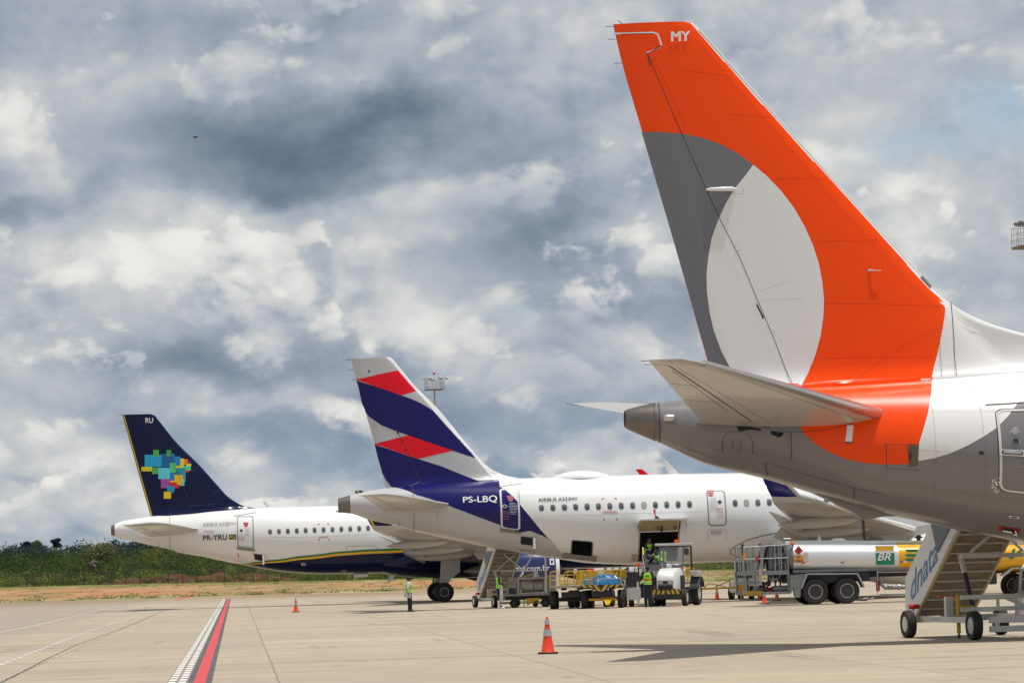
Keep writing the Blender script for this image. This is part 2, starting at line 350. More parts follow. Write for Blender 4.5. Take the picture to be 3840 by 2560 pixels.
# ------------------------------------------------------------------ aircraft
class Aircraft:
    def __init__(s, name, Y, tail, yaw, top, bot, topm, botm, width, label):
        s.Y = Y; p = AT(tail[0], Y); s.fr = Frame((p.x, p.y, 0), rad(yaw))
        s.root = empty(name, (p.x, p.y, 0), rad(yaw), label, 'airliner')
        t = [s.fr.sec(*q) for q in top] + topm; b = [s.fr.sec(*q) for q in bot] + botm
        s.zt = pchip(*zip(*t)); s.zb = pchip(*zip(*b)); s.hw = pchip(*zip(*width)); s.Ln = width[-1][0]
        s.x0 = min(t[0][0], b[0][0])
    R = 2.0
    def surf(s, x, th, off=0.0):
        zt, zb, hw = float(s.zt(x)), float(s.zb(x)), float(s.hw(x)); zc = (zt+zb)/2; h = (zt-zb)/2
        n = Vector((0, -math.sin(th)*h, math.cos(th)*hw)); n.normalize() if n.length > 1e-6 else None
        return Vector((x, -hw*math.sin(th), zc+h*math.cos(th))) + n*off
    def on(s, px, py):
        yl = -1.6
        for _ in range(12):
            x, z = s.fr.sec(px, py, yl); zt, zb, hw = float(s.zt(x)), float(s.zb(x)), float(s.hw(x))
            c = max(-1, min(1, (z-(zt+zb)/2)/((zt-zb)/2))); th = math.acos(c); yl = 0.5*yl - 0.5*hw*math.sin(th)
        return x, th
    def par(s, pts):            # survey points -> (x, R*theta); raw ones are given as ('r', x, theta)
        o = []
        for p in pts:
            x, th = (p[1], p[2]) if p[0] == 'r' else s.on(*p)
            o.append((x, th*s.R))
        return o
    def patch(s, mb, poly, m, off=0.005, step=0.22, holes=(), both=False):
        V, F = cdt_patch(poly, step, holes, estep=0.12)
        mb.add([s.surf(a, b/s.R, off) for a, b in V], F, m)
        if both: mb.add([s.surf(a, -b/s.R, off) for a, b in V], F, m)
    def strip(s, mb, pts, w, m, off=0.012, closed=False, both=False):
        q = s.par(pts) if not isinstance(pts, np.ndarray) else [tuple(p) for p in pts]
        if closed: q = q + [q[0]]
        d = []
        for i in range(len(q)-1):
            a = np.array(q[i]); b = np.array(q[i+1]); k = max(1, int(np.hypot(*(b-a))/0.15))
            d += [a+(b-a)*j/k for j in range(k)]
        d.append(np.array(q[-1])); n = len(d); vs = []
        for i in range(n):
            if closed and i in (0, n-1): t = d[1]-d[-2]
            else: t = d[min(i+1, n-1)]-d[max(i-1, 0)]
            t = t/max(1e-9, np.hypot(*t)); nn = np.array((-t[1], t[0]))*w/2
            vs += [d[i]+nn, d[i]-nn]
        fs = [(2*i, 2*i+1, 2*i+3, 2*i+2) for i in range(n-1)]
        mb.add([s.surf(a, b/s.R, off) for a, b in vs], fs, m)
    def disc(s, mb, c, rx, ry, m, off=0.014, n=18, pw=2.0):
        x, th = c; vs = [s.surf(x, th, off)]
        for i in range(n):
            a = 2*math.pi*i/n; ca, sa = math.cos(a), math.sin(a)
            u = rx*math.copysign(abs(ca)**(2/pw), ca); v = ry*math.copysign(abs(sa)**(2/pw), sa)
            vs.append(s.surf(x+u, th+v/s.R, off))
        mb.add(vs, [(0, 1+i, 1+(i+1) % n) for i in range(n)], m)
    def text(s, mb, txt, m, x0, x1, yt, yb, off=0.04, tilt=0.0, **kw):     # survey box
        ax, at = s.on(x0, yb); bx, bt = s.on(x1, yb+tilt); cx, ct = s.on(x0, yt)
        put_text(mb, txt, m, lambda u, v: s.surf(ax+(bx-ax)*u, at+(bt-at)*u+(ct-at)*v, off), **kw)
    def base(s, mb, m, holes=(), x0=None, x1=None):
        x0 = s.x0 if x0 is None else x0; x1 = s.Ln if x1 is None else x1
        if not holes:
            xs = np.arange(x0, x1, 0.3).tolist()+[x1]; n = 72
            mb.loft([[s.surf(x, 2*math.pi*j/n) for j in range(n)] for x in xs], m, cap=False); return
        Rr = s.R; lo = 0.35; hi = math.pi-0.15
        V, F = cdt_patch([(x0, lo*Rr), (x1, lo*Rr), (x1, hi*Rr), (x0, hi*Rr)], 0.2, holes, estep=0.2)
        mb.add([s.surf(a, b/Rr) for a, b in V], F, m)
        xs = np.unique(np.round([x0+(x1-x0)*i/int((x1-x0)/0.2) for i in range(int((x1-x0)/0.2)+1)], 6)).tolist(); n = 64
        ths = [hi+(2*math.pi+lo-hi)*j/n for j in range(n+1)]
        mb.loft([[s.surf(x, t) for t in ths] for x in xs], m, cap=False, closed=False)
def rrect(x0, x1, y0, y1, r, n=5):
    o = []
    for cx, cy, a in ((x1-r, y1-r, 0), (x0+r, y1-r, 90), (x0+r, y0+r, 180), (x1-r, y0+r, 270)):
        for i in range(n+1): t = rad(a+90*i/n); o.append((cx+r*math.cos(t), cy+r*math.sin(t)))
    return o

class Fin:
    """vertical stabiliser: leading and trailing edges measured in the plane of symmetry"""
    def __init__(s, ac, te, le, lem, tc=0.10, zroot=None):
        s.ac = ac; f = ac.fr
        T = [f.sec(*p) for p in te]; E = [f.sec(*p) for p in le]; M = [f.sec(*p) for p in lem]
        s.TE = pchip([z for x, z in T], [x for x, z in T]); s.LE = pchip([z for x, z in E], [x for x, z in E])
        (xa, za), (xb, zb) = M; s.LM = lambda z: xa+(xb-xa)*(z-za)/(zb-za)
        s.z1 = min(max(z for x, z in T), max(z for x, z in E)); s.zlo = min(z for x, z in T)-0.25; s.tc = tc
        s.T = T; s.reg = []
    def te(s, z):
        if z < s.T[-1][1]:
            (xa, za), (xb, zb) = s.T[-2], s.T[-1]; return xb+(xb-xa)/(zb-za)*(z-zb)
        return float(s.TE(z))
    def th(s, x, z):
        te, le, lm = s.te(z), float(s.LE(z)), s.LM(z); lm = min(lm, le); c = max(lm-te, 0.3); k = (lm-x)/c; t = 0
        if 0 <= k <= 1: t = 5*s.tc*c*(0.2969*math.sqrt(k)-0.126*k-0.3516*k*k+0.2843*k**3-0.1036*k**4)
        d = 0.055*math.sqrt(min(1, max(0, (le-x)/0.22)))*min(1, max(0, (x-te)/0.4))
        fl = .30*math.exp(-max(0, z-float(s.ac.zt(x)))/.22)*min(1, max(0, (le-x)/1.2))*min(1, max(0, (x-te)/1.0)) if x > te and x < le else 0
        return math.sqrt(t*t+d*d+fl*fl)
    def pt(s, x, z, off=0.0, side=-1): return Vector((x, side*(s.th(x, z)+off), z))
    def on(s, px, py):
        y = -0.2
        for _ in range(6): x, z = s.ac.fr.sec(px, py, y); y = -s.th(x, z)
        return x, z
    def base(s, mb, m, nz=90, nc=60):
        rings = []
        for i in range(nz+1):
            q = (i/nz)**1.35; z = s.zlo+(s.z1-s.zlo)*q; te, le = s.te(z), float(s.LE(z)); r = []
            ks = [0.5-0.5*math.cos(math.pi*j/nc) for j in range(nc+1)]
            # more points near the leading edge
            for k in ks: r.append(s.pt(te+(le-te)*k, z))
            for k in ks[-2:0:-1]: r.append(s.pt(te+(le-te)*k, z, 0, 1))
            rings.append(r)
        k0 = len(mb.f); mb.loft(rings, m)
        for i in range(k0, len(mb.f)):
            c = sum((Vector(mb.v[j]) for j in mb.f[i]), Vector())/len(mb.f[i])
            q = np.array([(mb.v[j][0]*.7+c.x*.3, mb.v[j][2]*.7+c.z*.3) for j in mb.f[i]])
            te_, le_ = s.te(c.z), float(s.LE(c.z)); kk = (c.x-te_)/max(.1, le_-te_)
            if kk < .06 or (kk > .93 and le_-te_ < 4.6): q = np.array([(c.x+(.03 if kk < .5 else -.03), c.z)])
            for poly, pm in s.reg:
                if inside(q, poly).all(): mb.m[i] = mb.mi(pm)
    def patch(s, mb, pts, m, off=0.005, step=0.14, both=True, reg=True):
        q = [(p[1], p[2]) if p[0] == 'r' else s.on(*p) for p in pts]
        if reg: s.reg.append((q, m))
        V, F = cdt_patch(q, step, estep=0.12)
        mb.add([s.pt(a, b, off) for a, b in V], F, m)
        if both: mb.add([s.pt(a, b, off, 1) for a, b in V], F, m)
    def strip(s, mb, pts, w, m, off=0.012):
        q = [np.array(s.on(*p)) for p in pts]; d = []
        for i in range(len(q)-1):
            k = max(1, int(np.hypot(*(q[i+1]-q[i]))/0.3)); d += [q[i]+(q[i+1]-q[i])*j/k for j in range(k)]
        d.append(q[-1]); vs = []
        for i in range(len(d)):
            t = d[min(i+1, len(d)-1)]-d[max(i-1, 0)]; t = t/np.hypot(*t); n = np.array((-t[1], t[0]))*w/2; vs += [d[i]+n, d[i]-n]
        mb.add([s.pt(a, b, off) for a, b in vs], [(2*i, 2*i+1, 2*i+3, 2*i+2) for i in range(len(d)-1)], m)
    def text(s, mb, txt, m, x0, x1, yt, yb, tilt=0.0, off=0.03, **kw):
        a = s.on(x0, yb); b = s.on(x1, yb+tilt); c = s.on(x0, yt)
        put_text(mb, txt, m, lambda u, v: s.pt(a[0]+(b[0]-a[0])*u+(c[0]-a[0])*v, a[1]+(b[1]-a[1])*u+(c[1]-a[1])*v, off), **kw)

def airfoil(n=14):
    o = []
    for k in range(n+1):
        t = 0.5+0.5*math.cos(math.pi*k/n); y = 5*(0.2969*math.sqrt(t)-0.126*t-0.3516*t*t+0.2843*t**3-0.1036*t**4); o.append((t, y*0.9))
    for k in range(1, n):
        t = 0.5-0.5*math.cos(math.pi*k/n); y = 5*(0.2969*math.sqrt(t)-0.126*t-0.3516*t*t+0.2843*t**3-0.1036*t**4); o.append((t, -y))
    return o
AF = airfoil()
def wing_ring(y, le, te, z, tc, up=(0, 0, 1), tw=0.0):
    c = le-te; up = Vector(up)
    return [Vector((le-c*t, y, z)) + up*(c*tc*h) + Vector((0, 0, -math.tan(tw)*c*(t-0.4))) for t, h in AF]
def wing_mesh(mb, secs, m, side):
    mb.loft([wing_ring(side*y, le, te, z, tc, (0, side*u[0], u[1]) if u else (0, 0, 1), tw) for (y, le, te, z, tc, u, tw) in secs], m)
def ellipsoid_body(mb, c0, c1, ry, rz, m, n=14, k=12, pw=0.8, droop=0.0):
    c0 = Vector(c0); c1 = Vector(c1); rings = []
    for i in range(k+1):
        t = i/k; s_ = max(0.02, math.sin(math.pi*min(1, max(0, t)))**pw); p = c0.lerp(c1, t); p.z -= droop*(1-t)**2
        rings.append([p+Vector((0, math.cos(2*math.pi*j/n)*ry*s_, math.sin(2*math.pi*j/n)*rz*s_)) for j in range(n)])
    mb.loft(rings, m)
def wheel_parts(name, parent, c, r, w, axis=(0, 1, 0), hubr=0.55, hubm=None, face=-1, spokes=0):
    """tyre with a rim of its own as child; face = side of the rim that is seen"""
    hubm = hubm or HUB; c = Vector(c); ax = Vector(axis).normalized(); mb = MB()
    prof = [(-w/2*0.80, r*hubr), (-w/2*0.95, r*0.80), (-w/2*0.92, r*0.93), (-w/2*0.6, r*0.99), (-w*0.12, r), (-w*0.11, r*0.985), (-w*0.07, r*0.985), (-w*0.06, r), (w*0.06, r), (w*0.07, r*0.985), (w*0.11, r*0.985), (w*0.12, r), (w/2*0.6, r*0.99), (w/2*0.92, r*0.93), (w/2*0.95, r*0.80), (w/2*0.80, r*hubr)]
    mb.lathe(c, ax, prof, TYRE, 28); t = mb.build(name, parent)
    mb = MB(); f = w/2*0.82
    rp = [(-f, r*hubr*1.01), (-f, r*hubr*0.90), (-f*0.55, r*hubr*0.82), (-f*0.5, r*0.22), (-f*0.85, r*0.20), (-f*0.88, r*0.05), (f*0.88, r*0.05), (f*0.85, r*0.20), (f*0.5, r*0.22), (f*0.55, r*hubr*0.82), (f, r*hubr*0.90), (f, r*hubr*1.01)]
    mb.lathe(c, ax, rp, DARK if spokes else hubm, 24)
    if spokes:
        for sg in (-1, 1): mb.lathe(c, ax, [(sg*f*.9, r*hubr*.86), (sg*f*1.02, r*hubr*.88), (sg*f*1.02, r*hubr), (sg*f*.9, r*hubr*1.01)], hubm, 24); mb.lathe(c, ax*sg, [(f*.5, r*.2), (f*.9, r*.19), (f*.92, r*.05)], hubm, 16)
    u, v, d = basis(ax)
    if spokes:
        for i in range(spokes):
            a = 2*math.pi*i/spokes; q = u*math.cos(a)+v*math.sin(a)
            for sg in (-1, 1): mb.tube([c+ax*f*0.7*sg+q*r*0.15, c+ax*f*0.75*sg+q*r*hubr*0.88], r*0.045, hubm, 6)
    else:
        for i in range(8):
            a = 2*math.pi*i/8; q = u*math.cos(a)+v*math.sin(a)
            for sg in (-1, 1): mb.lathe(c+ax*f*0.5*sg+q*r*hubr*0.60, ax*sg, [(0, r*0.075), (w*0.07, r*0.075)], BLACK, 8)
    mb.build('rim', t); return t

def airbus_wing(ac, xm, side, tipm, flapm=None, stripes=False, zk=0):
    root = ac.root
    secs = [(1.0, xm+6.1, xm-1.15, 2.62, .15, None, .03), (1.98, xm+5.6, xm-1.2, 2.72, .14, None, .03), (4.2, xm+4.4, xm-1.3, 2.95, .13, None, .02), (6.4, xm+3.25, xm-1.5, 3.16, .12, None, .02),
            (10.0, xm+1.3, xm-2.55, 3.5, .11, None, .01), (13.5, xm-0.6, xm-3.55, 3.85, .11, None, 0), (16.4, xm-2.15, xm-4.35, 4.15, .10, None, 0), (16.95, xm-2.5, xm-4.5, 4.24, .10, (-.25, .97), 0)]
    mb = MB(); wing_mesh(mb, secs, WINGM, side)
    for y0 in (4.1, 7.3, 10.6, 13.6):
        a = [q for q in secs if q[0] <= y0][-1]; z = a[3]+0.02
    w = mb.build('wing', root)
    mb = MB(); s2 = [(16.96, xm-2.52, xm-4.5, 4.245, .10, (-.25, .97), 0), (17.35, xm-3.40, xm-4.6, 4.45, .09, (-.6, .8), 0), (17.62, xm-3.85, xm-4.88, 4.9, .09, (-.93, .35), 0),
          (17.75, xm-4.25, xm-5.1, 5.5, .08, (-1, .08), 0), (17.85, xm-4.65, xm-5.35, 6.1, .08, (-1, .08), 0), (17.88, xm-5.1-zk, xm-5.45-zk, 6.38+zk, .08, (-1, .08), 0)]
    wing_mesh(mb, s2[:2], WINGM, side); wing_mesh(mb, s2[1:], tipm, side); wl = mb.build('winglet', root)
    if side < 0:
        mb = MB()
        for (m_, dx0, dx1) in ((GREEN, -0.02, 0.09), (YELLOW, 0.09, 0.2)) if stripes else ((WINGM, None, None),):
            if dx0 is None:
                P0 = [(17.0, xm-2.7, 4.27), (17.36, xm-3.40, 4.45), (17.62, xm-3.85, 4.9), (17.75, xm-4.25, 5.5), (17.85, xm-4.70, 6.1)]
                mb.tube([(x-0.06, side*(y+0.0), z) for y, x, z in P0], 0.085, WINGM, 8)
                vs = []
                for (y, le, te, z, tc_, u, tw) in s2[:3]: vs += [(le-0.1, side*(y+.12), z+.0), (te, side*(y+.05), z-.03)]
            else:
                P0 = [(17.35, xm-4.6, 4.45), (17.62, xm-4.85, 4.9), (17.75, xm-5.1, 5.5), (17.85, xm-5.35, 6.1), (17.88, xm-5.45, 6.38)]
                vs = [];
                for y, x, z in P0: vs += [(x+dx0, side*(y+0.035), z), (x+dx1, side*(y+0.05), z), (x+dx1, side*(y-0.05), z), (x+dx0, side*(y-0.035), z)]
                fs = []
                for i in range(len(P0)-1):
                    for j in range(4): fs.append((4*i+j, 4*i+(j+1) % 4, 4*i+4+(j+1) % 4, 4*i+4+j))
                mb.add(vs, fs, m_)
        mb.build('winglet_edge', wl)
    for (ya, yb) in ((2.1, 6.25), (6.5, 13.2)):
        mb = MB(); q = []
        for y in (ya, yb):
            te = float(np.interp(y, [t[0] for t in secs], [t[2] for t in secs])); z = float(np.interp(y, [t[0] for t in secs], [t[3] for t in secs]))
            c = 1.25 if y < 7 else 0.85
            q.append((y, te+0.35, te-c*0.75, z-0.16, .11, None, rad(-24)))
        wing_mesh(mb, q, WINGM, side); mb.build('flap', root)
    mb = MB(); q = []
    for (y, le, te, z, tc_, u, tw) in secs[1:7]: q.append(Vector((le+0.10, side*y, z-0.04)))
    mb.tube(q, [.15, .14, .12, .10, .09, .07], WHITE, 10); mb.build('slat', root)
    for y, dx in ((5.35, -1.55), (8.9, -2.3), (12.5, -3.5)):
        mb = MB(); z = float(np.interp(y, [t[0] for t in secs], [t[3] for t in secs]))-0.33
        ellipsoid_body(mb, (xm+dx-0.1, side*y, z-0.02), (xm+dx+3.4, side*y, z+0.02), 0.17, 0.27, WINGM, pw=0.62, droop=0.1); mb.build('flap_track_fairing', root)
def nacelle(ac, x_in, y, zc, L_, r, m, lipm, side, marks=None):
    root = ac.root; mb = MB(); o = (x_in, side*y, zc)
    mb.lathe(o, (-1, 0, 0), [(-0.02, r*0.80), (0.0, r*0.86), (0.12, r*0.93), (0.22, r*0.955)], lipm, 40)
    mb.lathe(o, (-1, 0, 0), [(0.22, r*0.955), (0.4, r*.98), (0.9, r*1.0), (L_*0.45, r*1.0), (L_*0.75, r*0.93), (L_, r*0.78), (L_, r*0.72)], m, 40)
    if marks: marks(mb)
    e = mb.build('engine_nacelle', root)
    mb = MB(); mb.lathe((x_in+0.03, side*y, zc), (-1, 0, 0), [(0, r*0.78), (0.02, r*0.3), (-0.25, 0.02)], DARK, 28); mb.build('fan', e)
    mb = MB(); mb.lathe((x_in-L_+0.3, side*y, zc), (-1, 0, 0), [(0, r*0.62), (0.6, r*0.52), (1.3, r*0.36), (1.3, r*0.30)], METAL, 28)
    mb.lathe((x_in-L_-0.9, side*y, zc), (-1, 0, 0), [(0, r*0.28), (0.5, r*0.2), (1.0, r*0.04)], METAL, 20); mb.build('exhaust_cone', e)
    mb = MB(); mb.prism([(x_in-0.9, side*y-0.12, zc+r*0.8), (x_in-L_-1.0, side*y-0.12, zc+r*0.55), (x_in-L_-1.4, side*y-0.12, zc+r*0.95), (x_in-2.6, side*y-0.12, zc+r*1.25)], (0, 0.24, 0), WINGM); mb.build('pylon', e)
def main_gear(ac, xm, y, side, r=0.58):
    root = ac.root; mb = MB(); s_ = side
    mb.tube([(xm, s_*y, r), (xm, s_*y, 2.9)], 0.13, WSTEEL, 10); mb.tube([(xm, s_*(y-.46), r), (xm, s_*(y+.46), r)], 0.09, DARK, 8)
    mb.tube([(xm, s_*y, 1.5), (xm+0.1, s_*(y-1.4), 2.7)], 0.06, WSTEEL, 8); mb.tube([(xm-.15, s_*y, 1.15), (xm-.35, s_*y, .9), (xm-.12, s_*y, .62)], 0.04, DARK, 6)
    g = mb.build('landing_gear', root)
    mb = MB(); mb.prism([(xm-.26, s_*(y+.34), 1.02), (xm+.24, s_*(y+.34), 1.0), (xm+.42, s_*(y+.34), 1.35), (xm+.98, s_*(y+.34), 1.75), (xm+1.0, s_*(y+.34), 2.55), (xm+.55, s_*(y+.34), 3.0), (xm-.1, s_*(y+.34), 3.0)], (0, s_*0.05, 0), WINGM); mb.build('gear_door', g)
    for d in (-.46, .46): wheel_parts('wheel', g, (xm, s_*(y+d), r), r, 0.40, hubr=.48, spokes=9)
def nose_gear(ac, x):
    mb = MB(); mb.tube([(x, 0, .4), (x, 0, 2.0)], 0.1, WSTEEL, 10); g = mb.build('nose_gear', ac.root)
    for d in (-.25, .25): wheel_parts('wheel', g, (x, d, .39), .39, .24, hubr=.5)
def stabiliser(ac, tip_te, tip_le, root_te, root_le, yt, yr, m, lem=None, tc=.10):
    f = ac.fr; a = f.sec(*tip_te, -yt); b = f.sec(*tip_le, -yt); c = f.sec(*root_te, -yr); d = f.sec(*root_le, -yr)
    zr = c[1]*.4+d[1]*.6; TW = math.atan((d[1]-c[1])/(d[0]-c[0])); zt = (a[1]+b[1])/2
    for side in (-1, 1):
        mb = MB(); s = []
        for t in (0, .06, .3, .6, .9, .97, 1.0):
            k = 1-0.12*max(0, (t-.9)/.1)**2; le = d[0]+(b[0]-d[0])*t; te = c[0]+(a[0]-c[0])*t; le -= (le-te)*(1-k)*1.6
            s.append((yr+(yt-yr)*t+(0.0), le, te, zr+(zt-zr)*t, tc*(1.08-.3*t)*(1 if t < 1 else .35), None, TW*(1-.5*t)))
        y2 = yr*0.3; s.insert(0, (y2, s[0][1]+.1, s[0][2], zr-(zt-zr)*(yr-y2)/(yt-yr), tc*1.1, None, TW))
        wing_mesh(mb, s, m, side)
        # hinge and panel lines on the underside
        def low(t, cc):
            le = d[0]+(b[0]-d[0])*t; te = c[0]+(a[0]-c[0])*t; ch = le-te; h = 5*(0.2969*math.sqrt(cc)-0.126*cc-0.3516*cc*cc+0.2843*cc**3-0.1036*cc**4)
            return Vector((le-ch*cc, side*(yr+(yt-yr)*t), zr+(zt-zr)*t-ch*tc*(1.08-.3*t)*h-.006-math.tan(TW*(1-.5*t))*ch*(cc-.4)))
        for cc, t0, t1, w in ((.70, .05, .93, .025), (.10, .02, .97, .012), (.60, .03, .9, .008), (.76, .2, .85, .01)):
            vs = []
            for k in range(13):
                t = t0+(t1-t0)*k/12; vs += [low(t, cc), low(t, cc)+Vector((w, 0, -.002))]
            mb.add(vs, [(2*i, 2*i+1, 2*i+3, 2*i+2) for i in range(12)], LINE)
        for t in (.35, .62, .93):
            vs = []
            for k in range(7):
                q = low(t, .7+.28*k/6); vs += [q, q+Vector((0, side*.02, -.002))]
            mb.add(vs, [(2*i, 2*i+1, 2*i+3, 2*i+2) for i in range(6)], LINE)
        st = mb.build('tailplane', ac.root)
        if lem:
            mb = MB(); q = []; rr = []
            for k in range(10):
                t = .0+.92*k/9; le = d[0]+(b[0]-d[0])*t; te = c[0]+(a[0]-c[0])*t; q.append(Vector((le-.095*(1-.4*t), side*(yr+(yt-yr)*t), zr+(zt-zr)*t+.0))); rr.append(.118*(1-.48*t))
            mb.tube(q, rr, lem, 12); mb.build('leading_edge', st)
        for t in (.93, .985):
            mb = MB(); p = Vector((c[0]+(a[0]-c[0])*t, side*(yr+(yt-yr)*t), zr+(zt-zr)*t)); mb.tube([p, p+Vector((-.14, 0, 0))], .006, DARK, 5); mb.build('static_wick', st)
def windows(ac, centres, rx=.090, ry=.130, blind=()):
    for i, (x, th) in enumerate(centres):
        mb = MB(); ac.disc(mb, (x, th), rx*1.38, ry*1.30, RIM, 0.010, 20, 2.7); w = mb.build('window', ac.root)
        mb = MB(); ac.disc(mb, (x, th), rx, ry, SHADE if i in blind else GLASS, 0.016, 20, 2.6)
        if i not in blind: ac.disc(mb, (x+random.uniform(-.03, .03), th-.03), rx*.8, ry*random.uniform(.25, .6), mat('painted pane glint', (.16, .17, .18), .3), 0.019, 14, 3)  # paler disc of random size painted on the pane as a glint
        mb.build('window_pane', w)
def door(ac, corners, ring, ringm, name='door', rr=.18, extra=None, sill=None, gap=.05):
    """corners: survey box tl, br; the outline band, seam, window and handle are one door"""
    x0, t0 = ac.on(*corners[0]); x1, t1 = ac.on(*corners[1]); R = ac.R
    q = np.array(rrect(x0, x1, t0*R, t1*R, rr)); mb = MB()
    ac.strip(mb, q, ring, ringm, 0.012, closed=True)
    q2 = np.array(rrect(x0-ring*.5-.01, x1+ring*.5+.01, t0*R-ring*.5-.01, t1*R+ring*.5+.01, rr)); ac.strip(mb, q2, .016, LINE, 0.010, closed=True)
    if extra: extra(mb, x0, x1, t0, t1)
    d = mb.build(name, ac.root)
    if sill:
        mb = MB(); a = [ac.surf(x, t1+.05/R*2, .02) for x in (x0-sill, x1+sill)]; b = [ac.surf(x, t1+.24/R, .02) for x in (x0-sill*.6, x1+sill*.6)]
        c = [p+Vector((0, -.10, 0)) for p in a]; e_ = [p+Vector((0, -.07, 0)) for p in b]
        mb.add([a[0], a[1], b[1], b[0], c[0], c[1], e_[1], e_[0]], [(0, 1, 2, 3), (4, 5, 6, 7), (0, 1, 5, 4), (3, 2, 6, 7), (0, 3, 7, 4), (1, 2, 6, 5)], mat('door sill', (.25, .21, .15), .6)); mb.build('door_sill', d)
    return d, (x0, x1, t0, t1)
def tiny_text(ac, mb, x, th, w, rows, m, dh=.045):
    for i in range(rows):
        ww = w*random.uniform(.6, 1); k = th+i*dh/ac.R
        a = -ww/2
        while a < ww/2:
            l = random.uniform(.02, .07); q = [(x+a, k*ac.R), (x+a+l, k*ac.R), (x+a+l, k*ac.R+dh*.5), (x+a, k*ac.R+dh*.5)]
            mb.add([ac.surf(p, t/ac.R, .014) for p, t in q], [(0, 1, 2, 3)], m); a += l+.015
# ------------------------------------------------------------------ near aircraft: orange, grey and white tail
YAW = 4.6
gt = [(2344, 1539), (2400, 1523), (2468, 1509), (2560, 1495), (2700, 1479), (3012, 1449), (3250, 1434), (3502, 1417), (3700, 1403), (3840, 1394)]
gb = [(2344, 1603), (2400, 1628), (2468, 1656), (2644, 1738), (2857, 1791), (3102, 1866), (3265, 1917), (3486, 1961), (3565, 1980), (3840, 2031)]
gw = [(-0.3, .10), (0, .17), (.66, .42), (1.5, .62), (2.6, .86), (4, 1.12), (6, 1.42), (8, 1.65), (10, 1.80), (12, 1.88), (32, 1.88), (35, 1.7), (37.3, 1.25), (38.8, .7), (39.4, .15)]
gol = Aircraft('airliner', 64.7, (2344, 1570), YAW, gt, gb, [(12, 5.40), (30, 5.40), (34, 5.2), (36.5, 4.5), (38.3, 3.7), (39.4, 3.0)],
               [(10, 1.62), (12, 1.45), (14, 1.39), (34, 1.39), (37, 1.6), (38.6, 2.1), (39.4, 2.8)], gw,
               'airliner nearest the camera with an orange, grey and white tail towering over the apron')
mb = MB()
g6 = lambda pts: P('g6', pts)
xm_ = gol.on(*g6([(500, 420)])[0])[0]
gol.base(mb, GREY)
# white field and orange field over the grey skin, both flanks
white = g6([(1885, 190), (1880, 280), (1865, 360), (1845, 430), (1820, 510), (1815, 605), (1900, 590), (1980, 565), (2070, 525), (2150, 480), (2210, 440), (2270, 380), (2330, 300), (2352, 262)])
wp = gol.par(white); xw = wp[0][0]; xe = wp[-1][0]
wp = [(xw+.01, 0.02)] + wp + [(xe+1.0, .9), (xe+1.5, .5), (xe+1.8, .02)]
V, F = cdt_patch(wp, .2, estep=.12)
for sg in (1, -1): mb.add([gol.surf(a, sg*b/gol.R, .004) for a, b in V], F, WHITE)
mb.loft([[gol.surf(x, 2*math.pi*j/72, .005) for j in range(73)] for x in np.arange(xe+4.5, 39.2, .3)], WHITE, cap=False, closed=False)
org = g6([(1885, 190), (1880, 280), (1865, 360), (1845, 430), (1820, 510), (1770, 618), (1700, 621), (1610, 620), (1530, 612), (1450, 595), (1370, 563), (1290, 515), (1235, 465), (1200, 400), (1195, 330), (1215, 240)])
op = gol.par(org); op = [(op[0][0], .02)] + op + [(op[-1][0], .02)]
V, F = cdt_patch(op, .2, estep=.12)
for sg in (1, -1): mb.add([gol.surf(a, sg*b/gol.R, .009) for a, b in V], F, ORANGE)
# seams, panels
for pts, w, m in ((g6([(497, 310), (504, 400), (500, 508)]), .02, LINE), (g6([(1170, 460), (1172, 600)]), .012, LINE), (g6([(1040, 612), (1050, 680)]), .012, LINE), (g6([(1040, 612), (1200, 660), (1490, 742), (1640, 768)]), .012, LINE),
                  (g6([(1490, 742), (1488, 800)]), .014, LINE), (g6([(1515, 560), (1517, 690)]), .007, LINEG), (g6([(2030, 560), (2030, 700)]), .006, LINEG), (g6([(2030, 640), (2200, 638)]), .005, LINEG),
                  (g6([(2157, 322), (2352, 310)]), .03, LINE), (g6([(823, 560), (824, 500), (838, 470), (862, 455), (920, 455), (960, 475), (975, 510), (977, 570)]), .010, LINE),
                  (g6([(875, 500), (917, 500), (917, 545), (875, 545), (875, 500)]), .008, LINE), (g6([(700, 400), (900, 412), (1170, 462), (1350, 448), (1480, 415)]), .012, LINE), (g6([(500, 515), (700, 560), (1040, 615)]), .008, LINEG),
                  (g6([(1640, 640), (1822, 650)]), .008, LINE), (g6([(1652, 525), (1655, 632)]), .012, LINE), (g6([(1640, 524), (1815, 521)]), .014, LINE)):
    gol.strip(mb, pts, w, m, .013)
gol.disc(mb, gol.on(*g6([(2136, 565)])[0]), .05, .05, DARK, .015)
gol.disc(mb, gol.on(*g6([(2098, 280)])[0]), .05, .012, LINE, .015)
SEAM = mat('skin seam', (.16, .155, .155), .6)
for x in np.arange(1.3, 12, .95): gol.strip(mb, np.array([(x+.001*k, gol.R*t) for k, t in enumerate(np.linspace(.35, 2.75, 12))]), .0035, SEAM, .0125)
for t in (1.05, 1.62, 2.15): gol.strip(mb, np.array([(x, gol.R*t) for x in np.arange(1.3, 14, 1.0)]), .0035, SEAM, .0125)
fus = mb.build('fuselage', gol.root)
